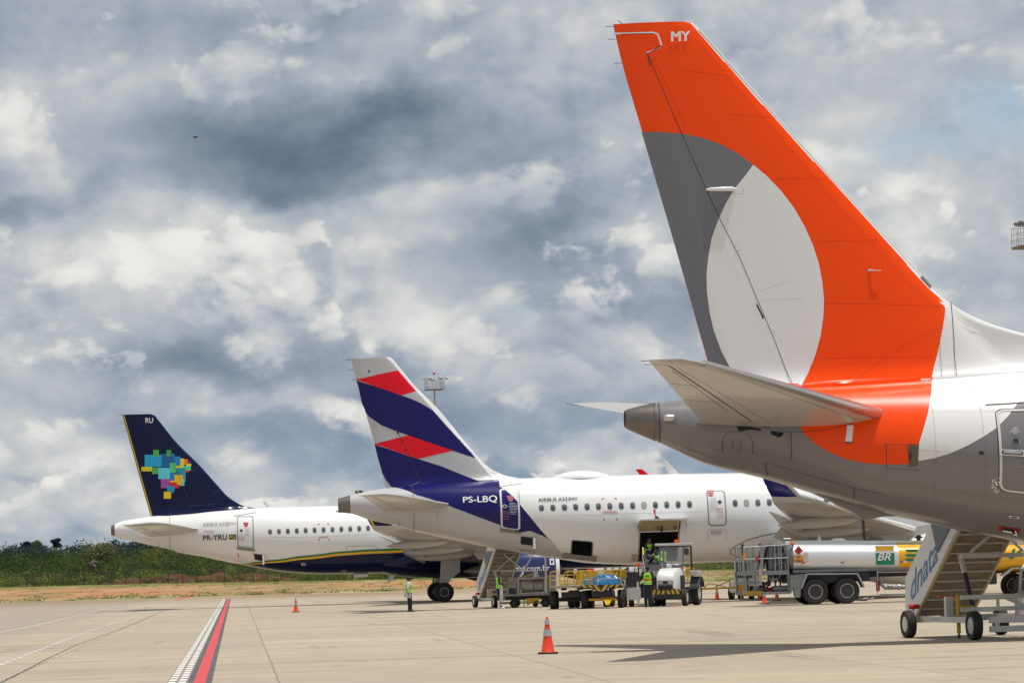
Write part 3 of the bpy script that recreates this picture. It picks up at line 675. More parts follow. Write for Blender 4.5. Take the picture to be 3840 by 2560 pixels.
# APU exhaust cone of bare metal
mb = MB(); xs = [gol.x0, gol.x0+.05, .3, .6, xm_*0+.70]
mb.loft([[gol.surf(x, 2*math.pi*j/48, .012 if i else .0) for j in range(48)] for i, x in enumerate(xs)], METAL, cap=False)
mb.loft([[gol.surf(gol.x0+.02, 2*math.pi*j/48, -.015) for j in range(48)], [gol.surf(gol.x0+.3, 2*math.pi*j/48, -.06) for j in range(48)]], BLACK)
for k in range(40):
    t = .3+2.6*k/40; q = gol.surf(.64, t, .015); mb.lathe(q, (0, -1, 0), [(0, .006), (.003, .006)], LINE, 5)
mb.build('exhaust_cone', gol.root)
mb = MB(); q0 = gol.on(*P('g9', [(985, 715)])[0]); q1 = gol.on(*P('g9', [(1095, 715)])[0])
a = gol.surf(q0[0], q0[1], .01); b = gol.surf(q1[0], q1[1], .01)
mb.tube([a+Vector((0, -.0, 0)), a+Vector((.04, -.05, 0)), b+Vector((-.04, -.05, 0)), b], [.05, .075, .075, .05], ALU, 12); mb.build('fairing_light', gol.root)
# openings round the tailplane root, vent with its flap
for pts in ([(897, 430), (960, 432), (1015, 442), (1020, 452), (960, 446), (915, 455), (900, 448)], [(1068, 452), (1135, 462), (1125, 478), (1110, 486), (1070, 470)], [(1432, 300), (1470, 296), (1478, 322), (1450, 318)]):
    mb = MB(); gol.patch(mb, gol.par([p for p in g6(pts)]), BLACK, .016, .2); mb.build('hinge_opening', gol.root)
mb = MB(); gol.patch(mb, gol.par(g6([(1455, 425), (1487, 425), (1478, 512), (1445, 508)])), LIGHTGREY, .016, .2)
gol.patch(mb, gol.par(g6([(1447, 506), (1482, 510), (1480, 515), (1445, 512)])), DARK, .018, .2); mb.build('tailplane_seal', gol.root); mb = MB()
gol.patch(mb, gol.par(g6([(1762, 530), (1775, 524), (1805, 524), (1814, 535), (1814, 620), (1800, 634), (1768, 634)])), mat('vent door inside', (.12, .10, .06), .5), .02, .2)
gol.patch(mb, gol.par(g6([(1766, 560), (1782, 566), (1780, 600), (1766, 596)])), DARK, .024, .2)
mb.build('service_hatch', gol.root)
# fin
fin = Fin(gol, [(2299, 93), (2325, 207), (2409, 496), (2476, 710), (2560, 1005), (2620, 1230), (2660, 1362), (2696, 1480)],
          [(2574, 80), (2604, 92), (2624, 114), (2850, 370), (3040, 582), (3250, 812), (3448, 1030), (3490, 1076), (3543, 1122), (3600, 1160), (3660, 1192), (3739, 1222), (3840, 1250), (4050, 1300), (4300, 1350), (4560, 1372), (4700, 1390)],
          [(2624, 114), (3448, 1030)], tc=.085)
mb = MB()
g7 = lambda pts: P('g7', pts)
rootL = [(1335, 1480), (1325, 1560), (700, 1600), (500, 1600)]
fin.patch(mb, g7([(53, 56), (200, 48), (345, 45), (360, 52), (375, 68)]) + g7([(400, 98), (600, 325), (840, 590), (1060, 832), (1285, 1078), (1330, 1125), (1391, 1177), (1391, 1200), (1388, 1230), (1380, 1280), (1362, 1370), (1340, 1455), (1331, 1540)]) +
          g7([(700, 1560), (470, 1560), (430, 1400), (290, 900), (170, 490)]), ORANGE, .004)
fin.patch(mb, g7([(168, 490), (240, 489), (330, 496), (400, 510), (470, 532), (550, 572), (617, 621), (582, 668), (540, 720), (505, 780), (475, 845), (450, 915), (436, 990), (429, 1060), (430, 1130), (440, 1210), (458, 1290), (488, 1370), (528, 1447), (580, 1530), (650, 1680)]) +
          g7([(510, 1680), (432, 1400), (290, 905)]), paint('fin grey paint', (.155, .155, .17), .34, .08), .009)
fin.patch(mb, g7([(617, 621), (670, 665), (728, 725), (780, 793), (822, 865), (856, 940), (880, 1015), (895, 1090), (902, 1165), (899, 1235), (888, 1310), (868, 1385), (838, 1460), (805, 1520), (760, 1680), (650, 1680), (580, 1530), (528, 1447), (488, 1370), (458, 1290), (440, 1210), (430, 1130), (429, 1060), (436, 990), (450, 915), (475, 845), (505, 780), (540, 720), (582, 668)]), LIGHTGREY, .014)
for pts, w in (([(190, 172), (330, 500), (425, 715), (480, 835), (560, 990), (640, 1180), (700, 1320), (780, 1515)], .013), ([(1413, 1172), (1425, 1320), (1436, 1468)], .012), ([(1365, 1275), (1372, 1400), (1376, 1472)], .008), ([(1372, 1428), (1436, 1430)], .004),
               ([(570, 700), (580, 740), (520, 735)], .005), ([(645, 1130), (760, 1085), (765, 1098)], .004), ([(665, 1165), (810, 1160), (800, 1175)], .004), ([(545, 970), (565, 965)], .005), ([(690, 1295), (708, 1292)], .005)):
    fin.strip(mb, g7(pts), w, LINE if w > .011 else LINEG, .018)
SO = mat('orange seam', (.50, .035, .0), .5)
for pts in ([(215, 190), (345, 470)], [(395, 130), (700, 480), (1000, 830), (1270, 1120), (1370, 1200)], [(330, 240), (540, 270)], [(500, 420), (700, 430)], [(700, 680), (905, 675)], [(880, 930), (1130, 925)], [(905, 1180), (1385, 1190)], [(1020, 1490), (1220, 1350), (1360, 1280)], [(890, 1400), (1340, 1395)]):
    fin.strip(mb, g7(pts), .007, SO, .019)
for dx in (-26, 26):
    for k in range(34):
        t = k/33; x = 480+300*t+dx*.8+(-8 if dx < 0 else 8); y = 835+680*t
        p = fin.on(*g7([(x, y)])[0]); q = fin.pt(p[0], p[1], .016); mb.lathe(q, (0, -1, 0), [(0, .006), (.003, .006)], LINEG, 5)
fin.text(mb, 'MY', LETW, *[v for v in (g7([(285, 0)])[0][0], g7([(359, 0)])[0][0], g7([(0, 86)])[0][1], g7([(0, 126)])[0][1])], tilt=-2)
fin.text(mb, 'MY', LETW, g7([(289, 0)])[0][0], g7([(363, 0)])[0][0], g7([(0, 86)])[0][1], g7([(0, 126)])[0][1], tilt=-2, off=.033)
fin.base(mb, LIGHTGREY); f_ = mb.build('fin', gol.root)
# rudder horn: the bright gap cut into the tip, rudder actuator parts, edges
mb = MB()
for pts, w in (([(56, 94), (120, 93), (215, 90), (232, 96), (240, 118), (247, 140)], .035), ([(247, 140), (240, 150), (188, 171)], .022)):
    fin.strip(mb, g7(pts), w, LETW, .020)
fin.strip(mb, g7([(60, 97), (215, 94)]), .012, LINE, .022); fin.strip(mb, g7([(247, 143), (190, 176), (202, 225)]), .02, LINE, .022)
mb.build('rudder_gap', gol.root); mb = MB()
for pts in ([(629, 1176), (637, 1190), (660, 1235), (655, 1244), (648, 1225), (630, 1190)],):
    fin.patch(mb, g7(pts), BLACK, .022, both=False, reg=False)
mb.build('hinge_access', gol.root)
mb = MB(); p = fin.on(*g7([(428, 722)])[0]); q = fin.on(*g7([(548, 719)])[0])
mb.tube([fin.pt(p[0], p[1], .02), fin.pt(p[0]+.1, p[1], .06), fin.pt(q[0]-.1, q[1], .06), fin.pt(q[0], q[1], .0)], [.02, .04, .05, .02], LIGHTGREY, 10); mb.build('hinge_fairing', gol.root)
mb = MB(); p = fin.on(*g7([(1082, 1046)])[0])
a = fin.pt(p[0], p[1], 0); mb.tube([a, a+Vector((.05, -.04, .0)), a+Vector((.12, -.07, -.01)), a+Vector((.24, -.07, -.015))], [.03, .02, .012, .01], ALU, 8); mb.build('probe', gol.root)
mb = MB(); q = []
for x, y in [(385, 80), (500, 210), (600, 322), (720, 455), (840, 588), (950, 710), (1060, 830), (1180, 962), (1285, 1076)]:
    X, Z = gol.fr.sec(*g7([(x, y)])[0], 0); q.append(Vector((X, 0, Z)))
lez = [Vector((float(fin.LE(v.z))-.045, 0, v.z)) for v in q]
mb.tube([v+Vector((.012, 0, 0)) for v in lez], .05, paint('pale edge paint', (.60, .61, .63), .3, .1), 12); mb.tube([lez[-1], lez[-1]+(lez[-1]-lez[-2]).normalized()*.28], .075, GREY, 12); mb.build('leading_edge', gol.root)
for x, y in [(53, 65), (62, 116), (88, 212)]:
    mb = MB(); X, Z = gol.fr.sec(*g7([(x, y)])[0], 0); mb.tube([(X, 0, Z), (X-.16, 0, Z)], .006, DARK, 5); mb.build('static_wick', gol.root)
mb = MB(); X, Z = gol.fr.sec(*g7([(98, 52)])[0], 0); mb.tube([(X, 0, Z-.05), (X-.12, 0, Z+.06)], .008, DARK, 5); mb.build('antenna', gol.root)
stabiliser(gol, P('g9', [(828, 130)])[0], P('g9', [(1258, 122)])[0], P('g9', [(1345, 727)])[0], (3311, 1549), 7.17, 1.05, STAB, ALU, .11)
# root of the tailplane leading edge carries on into the hull; tail bumper
mb = MB()
b28 = [(670, 288), (760, 325), (900, 388), (1050, 470), (1170, 520), (1280, 608), (1370, 604), (1450, 586), (1540, 572), (1700, 573)]
pl = [gol.fr.sec(*q, -.1) for q in P('v28', b28)]
up = [(x, max(float(gol.zb(x))+.14, z)) for x, z in pl]
mb.prism([(x, -.13, z) for x, z in pl] + [(x, -.13, z) for x, z in up[::-1]], (0, .26, 0), mat('skid fairing', (.22, .21, .20), .45, 0, .1, 5))
mb.build('tail_skid', gol.root)
EDG = paint('door edge white', (.66, .66, .66), .4)
def gdoor(mb, x0, x1, t0, t1):
    R = gol.R; c = gol.on(*P('gg', [(973, 712)])[0]); gol.disc(mb, c, .085, .085, LETG, .016); gol.disc(mb, c, .068, .068, mat('porthole glass', (.01, .02, .05), .08, spec=.9), .02)
    h = gol.on(*P('gg', [(945, 797)])[0]); q = np.array(rrect(h[0]-.24, h[0]+.26, h[1]*R-.075, h[1]*R+.075, .05))
    V, F = cdt_patch([tuple(p) for p in q], .1); mb.add([gol.surf(a, b/R, .018) for a, b in V], F, LETW)
    q = np.array(rrect(h[0]-.20, h[0]+.22, h[1]*R-.05, h[1]*R+.05, .04)); V, F = cdt_patch([tuple(p) for p in q], .1); mb.add([gol.surf(a, b/R, .022) for a, b in V], F, DARK)
    mb.tube([gol.surf(h[0]-.17, h[1], .03), gol.surf(h[0], h[1], .045), gol.surf(h[0]+.19, h[1], .03)], [.022, .035, .022], LETG, 8)
    for k, (tx, y) in enumerate((('SAIDA', 618), ('DE EMERGENCIA', 629), ('EMERGENCY', 643), ('EXIT', 656))):
        w = (26, 50, 72, 26)[k]; q = P('gg', [(967-w/2, y+9), (967+w/2, y)])
        gol.text(mb, tx, LETW, q[0][0], q[1][0], q[1][1], q[0][1], tilt=-.3)
    for k in range(26): gol.disc(mb, gol.on(*P('gg', [(800+random.random()*60, 975+random.random()*105)])[0]), random.uniform(.012, .035), random.uniform(.008, .018), LETW, .014, 7)
    for k in range(7):
        for xx in (958, 1005): tiny_text(gol, mb, *gol.on(*P('gg', [(xx, 848+8*k)])[0]), .2, 1, LETG, .03)
door(gol, P('gg', [(835, 495), (1180, 1096)]), .052, EDG, 'door', .17, gdoor)
mb = MB(); R = gol.R
q = gol.on(*P('gg', [(925, 1347)])[0]); mm = np.array(rrect(q[0]-.21, q[0]+.22, q[1]*R-.12, q[1]*R+.12, .07)); V, F = cdt_patch([tuple(p) for p in mm], .1); mb.add([gol.surf(a, b/R, .014) for a, b in V], F, REDL)
mm = np.array(rrect(q[0]-.15, q[0]+.17, q[1]*R-.08, q[1]*R+.08, .04)); V, F = cdt_patch([tuple(p) for p in mm], .1); mb.add([gol.surf(a, b/R, .018) for a, b in V], F, BLACK)
mb.tube([gol.surf(q[0]+.12, q[1]-.02, .02), gol.surf(q[0]+.15, q[1]+.03, .08), gol.surf(q[0]+.11, q[1]+.07, .04)], .014, LIGHTGREY, 6)
mb.tube([gol.surf(q[0]-.12, q[1]+.03, .02), gol.surf(q[0]+.06, q[1]+.035, .03)], .02, LIGHTGREY, 6)
q = gol.on(*P('gg', [(962, 1256)])[0]); mb.build('water_service_panel', gol.root); mb = MB(); gol.disc(mb, q, .10, .04, LIGHTGREY, .014, 18, 3); gol.disc(mb, q, .06, .022, BLACK, .018, 18, 4); mb.build('vent', gol.root)
for side in (-1, 1):
    mb = MB(); wing_mesh(mb, [(1.0, 23.4, 15.6, 2.2, .14, None, .02), (1.9, 22.9, 15.7, 2.25, .14, None, .02), (5.5, 20.6, 15.9, 2.6, .12, None, .02), (16.6, 14.2, 12.5, 3.7, .10, None, 0), (17.2, 13.6, 12.2, 4.1, .09, (-.6, .8), 0), (17.7, 12.5, 11.6, 6.1, .08, (-1, .1), 0)], WINGM, side); mb.build('wing', gol.root)
    nacelle(gol, 25.6, 4.85, 1.75, 3.6, 1.08, LIGHTGREY, ALU, side); main_gear(gol, 17.4, 2.9, side, .56)
nose_gear(gol, 34.5)
windows(gol, [(x, gol.on(*P('gg', [(1200, 690)])[0])[1]) for x in np.arange(10.6, 30, .508)[:38]])

# ------------------------------------------------------------------ middle aircraft: indigo, coral and grey tail
l2 = lambda pts: P('l2', pts); l4 = lambda pts: P('l4', pts)
lt = l2([(42, 1228), (87, 1218), (200, 1186), (330, 1160), (440, 1141), (660, 1118), (900, 1095), (1200, 1078), (1580, 1059)]) + l4([(430, 185), (900, 173), (1560, 163)])
lb = l2([(42, 1345), (87, 1345)]) + [(1400, 1952), (1475, 1966), (1550, 1988), (1680, 2017), (1829, 2050), (1938, 2069), (2083, 2093), (2210, 2110), (2295, 2114), (2410, 2116), (2699, 2107)]
lw = [(-.6, .1), (0, .30), (.25, .36), (1, .5), (3, .88), (5, 1.22), (7, 1.50), (9, 1.73), (11, 1.89), (13, 1.965), (14, 1.975), (37.5, 1.975), (40, 1.85), (42, 1.5), (43.3, 1.05), (44.1, .6), (44.5, .15)]
lat = Aircraft('airliner', 150.0, (1270, 1890), YAW, lt, lb, [(21, 5.92), (37, 5.92), (40, 5.75), (41.5, 5.3), (43, 4.5), (44.1, 3.9), (44.5, 3.4)], [(20, 1.76), (38, 1.76), (42, 2.0), (43.5, 2.5), (44.5, 3.2)], lw,
               'middle airliner with a coral, indigo and silver striped tail and its rear cargo door open')
R = lat.R
c0, c1 = lat.on(*P('ve', [(226, 345)])[0]), lat.on(*P('ve', [(803, 345)])[0]); c2 = lat.on(*P('ve', [(500, 790)])[0])
cargo = [(c0[0], c0[1]*R), (c1[0]+.02, c1[1]*R), (c1[0]+.02, c2[1]*R), (c0[0]-.02, c2[1]*R)]
h0, h1 = lat.on(*P('v3', [(1043, 100)])[0]), lat.on(*P('v3', [(1222, 246)])[0]); bulk = rrect(h0[0], h1[0], h0[1]*R, h1[1]*R, .12, 3)
mb = MB(); lat.base(mb, SILV, holes=[cargo, bulk])
bound = l2([(1195, 888), (1300, 1030), (1400, 1130), (1460, 1168), (1510, 1215), (1555, 1262), (1610, 1330), (1680, 1415), (1740, 1488), (1800, 1555)]) + P('v3', [(870, 110), (930, 185), (990, 262)])
bp = lat.par(bound[2:]); x0 = bp[0][0]; lo = .35
# white forward skin laid over silver
left = [(x0-.5, .02)] + bp + [(bp[-1][0]+.5, math.pi*R-.05)]
poly = left + [(44.2, math.pi*R-.05), (44.2, .02)]
V, F = cdt_patch(poly, .22, [cargo, bulk], estep=.2)
mb.add([lat.surf(a, b/R, .006) for a, b in V], F, WHITE)
V, F = cdt_patch(poly, .4, estep=.3); mb.add([lat.surf(a, -b/R, .006) for a, b in V], F, WHITE)
ind = l2([(440, 1139), (520, 1136), (590, 1152), (700, 1198), (850, 1243), (1020, 1308), (1200, 1376), (1400, 1450), (1480, 1480), (1560, 1512)]) + P('v3', [(680, 22), (800, 70), (875, 110)])
ip = lat.par(ind); ip = [(ip[0][0]+.6, .03)] + ip[1:] + list(reversed(lat.par(l2([(1400, 1130), (1460, 1168), (1510, 1215), (1555, 1262), (1610, 1330), (1680, 1415), (1740, 1488), (1800, 1555)])))) + [(x0-.02, .03)]
V, F = cdt_patch(ip, .2, estep=.15)
for sg in (1, -1): mb.add([lat.surf(a, sg*b/R, .010) for a, b in V], F, INDIGO)
for pts, w, m in ((l2([(665, 1130), (672, 1225)]), .02, LINE), (l2([(676, 1350), (674, 1500)]), .02, LINE), (l2([(250, 1340), (400, 1375), (550, 1408), (554, 1480)]), .014, LINE), (l2([(1350, 1138), (1590, 1103)]), .03, LINE), (l2([(880, 1325), (870, 1400)]), .015, LINEG),
                  (l4([(0, 516), (600, 502), (1200, 488)]), .008, LINEG), (l4([(1240, 650), (1240, 705), (1260, 722)]), .015, LINEG), (l4([(1240, 650), (1255, 632), (1385, 630), (1400, 650), (1400, 700), (1385, 718)]), .015, LINEG),
                  (l4([(1830, 662), (1700, 688), (1580, 722), (1480, 770), (1432, 805), (1430, 835), (1480, 862), (1560, 880)]), .035, LINE),
                  (P('v3', [(598, 188), (715, 196), (712, 218), (600, 208), (598, 188)]), .035, LINE)):
    lat.strip(mb, pts, w, m, .014)
for pts in ([(357, 388), (357, 377), (370, 377)], [(458, 375), (472, 375), (472, 386)], [(365, 545), (365, 556), (378, 556)], [(468, 554), (481, 554), (481, 542)]): lat.strip(mb, l4(pts), .045, LETR, .014)
lat.text(mb, 'PS-LBQ', LETW, *[f(v) for f, v in ((lambda v: l2([(v, 0)])[0][0], 1090), (lambda v: l2([(v, 0)])[0][0], 1378), (lambda v: l2([(0, v)])[0][1], 1216), (lambda v: l2([(0, v)])[0][1], 1273))], tilt=-3, bold=.012)
lat.text(mb, 'AIRBUS A321', LETK, l2([(1722, 0)])[0][0], l2([(1984, 0)])[0][0], l2([(0, 1227)])[0][1], l2([(0, 1254)])[0][1], tilt=-3, bold=.008)
lat.text(mb, 'neo', LETK, l2([(1986, 0)])[0][0], l2([(2050, 0)])[0][0], l2([(0, 1222)])[0][1], l2([(0, 1240)])[0][1], tilt=-1, bold=.008)
for y in (482, 490, 498): tiny_text(lat, mb, *lat.on(*l4([(420, y)])[0]), .9, 1, LETP, .05)
for y in (645, 652, 661, 668, 678): tiny_text(lat, mb, *lat.on(*l4([(1312, y)])[0]), .6, 1, LETG, .05)
lat.patch(mb, lat.par(P('ve', [(112, 685), (205, 685), (200, 795), (105, 795)])), mat('scuffed placard', (.45, .42, .37), .6, 0, .3, 20), .012)
mb.build('fuselage', lat.root, ang=50)
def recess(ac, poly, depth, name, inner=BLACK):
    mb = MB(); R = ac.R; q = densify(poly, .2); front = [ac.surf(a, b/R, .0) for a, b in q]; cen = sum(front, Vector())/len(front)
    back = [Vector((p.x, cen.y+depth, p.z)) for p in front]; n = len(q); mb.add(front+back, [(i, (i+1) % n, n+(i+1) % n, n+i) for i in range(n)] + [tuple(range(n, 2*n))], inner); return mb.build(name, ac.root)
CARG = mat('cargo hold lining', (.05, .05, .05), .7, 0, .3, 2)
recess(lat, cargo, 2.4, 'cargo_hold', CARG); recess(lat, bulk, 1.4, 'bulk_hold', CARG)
mb = MB(); lat.strip(mb, np.array(cargo), .07, mat('door frame', (.42, .38, .29), .5), .012, closed=True); lat.strip(mb, np.array(bulk), .05, LINEG, .012, closed=True)
a = [lat.surf(h0[0]-.35, h1[1]+.0, .02), lat.surf(h1[0]+.2, h1[1]+.0, .02)]; mb.prism([a[0], a[1], a[1]+Vector((0, .02, -.22)), a[0]+Vector((-.08, .02, -.22))], (0, -.10, 0), mat('hatch sill', (.20, .17, .13), .6)); mb.build('cargo_frame', lat.root)
# open cargo door hinged above the hold: curved leaf swung out
mb = MB(); rg = []
hx0, hx1 = c0[0]-.05, c1[0]+.35
hp = lat.surf(c0[0], c0[1], .05)
prof = [(0, 0), (-.02, .20), (-.06, .38), (-.16, .48), (-.38, .52), (-.75, .50), (-1.05, .51)]
th_ = .07
for x, k in ((hx0, 0), (hx0+.12, 0), (hx1-.3, .0), (hx1, .0)):
    up = [Vector((x, hp.y+dy, hp.z+dz)) for dy, dz in prof]; lo_ = [Vector((x, hp.y+dy+.05, hp.z+dz-.08)) for dy, dz in prof[::-1]]; rg.append(up+lo_)
mb.loft(rg, WHITE)
INNER = mat('door inner primer', (.40, .33, .18), .5, 0, .1, 3, dirt=.2)
mb.prism([Vector((hx0+.02, hp.y-.01, hp.z-.04)), Vector((hx0+.02, hp.y-.03, hp.z+.18)), Vector((hx0+.02, hp.y-.20, hp.z+.40)), Vector((hx0+.02, hp.y-1.0, hp.z+.42)), Vector((hx0+.02, hp.y-.9, hp.z+.36)), Vector((hx0+.02, hp.y-.10, hp.z+.02)), Vector((hx0+.02, hp.y+.10, hp.z-.04))], (hx1-hx0-.5, 0, 0), INNER)
for x in (hx0+.9, hx0+1.7): mb.box((x, hp.y-.25, hp.z+.18), (.09, .5, .35), mat('door strut', (.18, .15, .09), .5)); mb.tube([(x+.15, hp.y-.05, hp.z-.1), (x+.15, hp.y-.7, hp.z+.35)], .035, DARK, 6)
d_ = mb.build('cargo_door', lat.root)
mb = MB(); q = Vector((hx0+.75, hp.y-.6, hp.z+.58)); mb.tube([q, q+Vector((-.05, -.04, .16))], .03, REDL, 8); mb.tube([q+Vector((-.05, -.04, .16)), q+Vector((-.06, -.05, .36))], [.03, .06], REDL, 8); mb.tube([q+Vector((0, 0, -.08)), q+Vector((.1, 0, .02))], .09, DARK, 8); mb.build('warning_streamer', d_)
mb = MB(); xs = np.arange(lat.x0, lat.x0+.5, .12)
mb.loft([[lat.surf(lat.x0+t, 2*math.pi*j/32, .012) for j in range(32)] for t in (0, .02, .25, .55)], METAL, cap=False)
mb.loft([[lat.surf(lat.x0+.02, 2*math.pi*j/32, -.02) for j in range(32)], [lat.surf(lat.x0+.3, 2*math.pi*j/32, -.1) for j in range(32)]], BLACK); p = lat.surf(lat.x0, 2.6); mb.tube([p, p+Vector((-.12, 0, 0))], .03, DARK, 6); mb.build('exhaust_cone', lat.root)
finl = Fin(lat, l2([(145, 55), (168, 140), (195, 240), (235, 380), (272, 510), (310, 640), (345, 770), (375, 880), (402, 985), (440, 1139)]),
           l2([(440, 40), (470, 44), (495, 58), (520, 85), (690, 292), (870, 467), (1010, 632), (1100, 747), (1200, 865), (1260, 930), (1340, 990), (1440, 1034), (1520, 1050), (1600, 1059)]), l2([(540, 108), (1150, 806)]))
mb = MB()
finl.patch(mb, l2([(442, 41), (470, 44), (495, 58), (520, 85), (690, 292), (870, 467), (1010, 632), (1100, 747), (1200, 865), (1260, 930), (1340, 990), (1440, 1034), (1560, 1062), (1700, 1110), (1430, 1160), (1400, 1130), (1300, 1020), (1195, 888), (1040, 715), (900, 560), (830, 480), (695, 325), (620, 240), (545, 152), (500, 95)]), WHITE, .005)
finl.patch(mb, l2([(193, 231), (300, 205), (420, 178), (545, 152), (620, 240), (695, 327), (570, 362), (380, 296)]), CORAL, .006)
finl.patch(mb, l2([(198, 240), (380, 296), (570, 362), (645, 388), (740, 430), (830, 485), (895, 555), (960, 630), (1040, 715), (1120, 802), (1195, 889), (1100, 858), (1000, 825), (800, 757), (630, 698), (500, 652), (400, 610), (340, 570), (300, 535), (272, 498), (240, 430), (222, 350), (208, 280)]), INDIGO, .008)
finl.patch(mb, l2([(345, 770), (440, 745), (540, 720), (630, 698), (800, 757), (1005, 826), (860, 860), (715, 895), (600, 858), (460, 808)]), CORAL, .008)
finl.patch(mb, l2([(348, 778), (460, 811), (600, 860), (715, 897), (900, 955), (1100, 1035), (1260, 1095), (1400, 1160), (1300, 1220), (600, 1200), (520, 1150), (480, 1115), (440, 1060), (410, 1000), (385, 925), (362, 840)]), INDIGO, .010)
finl.strip(mb, l2([(540, 660), (580, 750), (640, 880), (700, 1010), (725, 1085)]), .02, LINE, .014)
finl.strip(mb, l2([(445, 1139), (650, 1125), (725, 1083)]), .02, LINEG, .016)
for x, y in ((540, 676), (575, 745), (607, 815), (300, 160)): p = finl.on(*l2([(x, y)])[0]); q = finl.pt(p[0], p[1], .01); mb.ball(q, .035, BLACK, 5, (1, .5, 2))
finl.base(mb, SILV); mb.build('fin', lat.root)
for x, y in [(145, 65), (170, 147), (195, 230)]:
    mb = MB(); X, Z = lat.fr.sec(*l2([(x, y)])[0], 0); mb.tube([(X, 0, Z), (X-.22, 0, Z)], .012, DARK, 5); mb.build('static_wick', lat.root)
stabiliser(lat, l2([(232, 1200)])[0], l2([(480, 1190)])[0], l2([(420, 1325)])[0], l2([(1015, 1283)])[0], 6.2, .75, STAB)
def adoor(ac, cx, cy, view, red, tone=LETG):
    def f(mb, x0, x1, t0, t1):
        c = ac.on(*P(view, [(cx, cy)])[0]); ac.disc(mb, c, .10, .10, tone, .016); ac.disc(mb, c, .07, .07, BLACK, .02)
        w = x1-x0; xr = c[0]+(.33 if c[0] < (x0+x1)/2 else -.33)
        for k, (dy, ww) in enumerate(((-.62, .32), (-.50, .26), (-.38, .2))): q = rrect(xr-.05-ww/2, xr-.05+ww/2, (c[1]*ac.R)+dy, (c[1]*ac.R)+dy+.085, .01, 1); mb.add([ac.surf(a, b/ac.R, .016) for a, b in q], [tuple(range(len(q)))], red)
        for k in range(8): tiny_text(ac, mb, xr+.03, c[1]+(-.2+.085*k)/ac.R, .42, 1, tone, .045)
        for k in range(6): tiny_text(ac, mb, c[0], c[1]+(.28+.085*k)/ac.R, .38, 1, red, .045)
    return f
door(lat, l2([(1401, 1152), (1562, 1490)]), .085, EDG, 'door', .16, adoor(lat, 1440, 1293, 'l2', LETP, LETW), sill=.1)
RIMG = mat('door seal grey', (.36, .36, .37), .45)
door(lat, l4([(1233, 315), (1394, 598)]), .05, RIMG, 'door', .16, adoor(lat, 1341, 407, 'l4', LETR))
wins = [lat.on(*p) for p in l2([(1748, 1308), (1844, 1306), (1940, 1303), (2036, 1300), (2132, 1298)])] + [lat.on(*p) for p in l4([(38, 452)] + [(132+95.6*k, 449.5-2.35*k) for k in range(11)] + [(1471, 417), (1566, 415), (1662, 413), (1758, 410)])]
th0 = wins[-1][1]; xl = wins[-1][0]
wins += [(xl+.533*k, th0) for k in range(1, 36)]
windows(lat, wins, blind=(12, 18, 27))
door(lat, [(4750, 1790), (4830, 1930)], .05, RIMG, 'door', .16)
for side in (-1, 1):
    airbus_wing(lat, 22.1 if side < 0 else 21.9, side, INDIGO if side < 0 else CORAL, zk=0 if side < 0 else .42)
    nacelle(lat, 29.1, 5.75, 1.72, 3.6, 1.23, WHITE, ALU, side); main_gear(lat, 22.5, 3.8, side)
nose_gear(lat, 39.4)
mb = MB(); ellipsoid_body(mb, (16.9, 0, 2.75), (31.5, 0, 2.55), 2.08, 1.22, WHITE, 40, 30, .55); mb.build('belly_fairing', lat.root)
def blade(ac, px, py, top, ch=.45):
    x, z = ac.fr.sec(px, py, 0); zb = float(ac.zt(x))-.03; mb = MB(); h = top
    mb.loft([[Vector((x+a, b, zb)) for a, b in ((-.1, 0), (.1, .03), (ch, 0), (.1, -.03))], [Vector((x+a-.25-h*.25, b, zb+h)) for a, b in ((0, 0), (.06, .015), (.16, 0), (.06, -.015))]], LIGHTGREY); mb.build('antenna', ac.root)
blade(lat, *l2([(1705, 1050)])[0], .30, .3); blade(lat, *l4([(935, 172)])[0], .72, .42)
mb = MB(); ra, rb = lat.fr.sec(*l4([(-20, 200)])[0])[0], lat.fr.sec(*l4([(422, 185)])[0])[0]; ra = lat.fr.sec(*l2([(1838, 1050)])[0])[0]
n = 24; rings = []
for i in range(21):
    t = i/20; hgt = .30*math.sin(math.pi*t)**.75*(1-.12*t); x = ra+(rb-ra)*t; z = float(lat.zt(x)); w = .75*math.sin(math.pi*t)**.5+.02
    rings.append([Vector((x, w*math.cos(math.pi*j/n), z-.12+(hgt+.12)*math.sin(math.pi*j/n))) for j in range(n+1)])
mb.loft(rings, WHITE); mb.build('satellite_radome', lat.root)
mb = MB(); q = lat.on(*P('v3', [(658, 112)])[0]); r_ = rrect(q[0]-.32, q[0]+.22, q[1]*R-.26, q[1]*R+.26, .05); V, F = cdt_patch(r_, .1); mb.add([lat.surf(a, b/R, .02) for a, b in V], F, BLACK)
lat.strip(mb, np.array(r_), .03, LINE, .024, closed=True); a = lat.surf(q[0]+.2, q[1]-.13); mb.box(a+Vector((.06, -.15, -.26)), (.10, .28, .5), LIGHTGREY); mb.build('outflow_valve', lat.root)

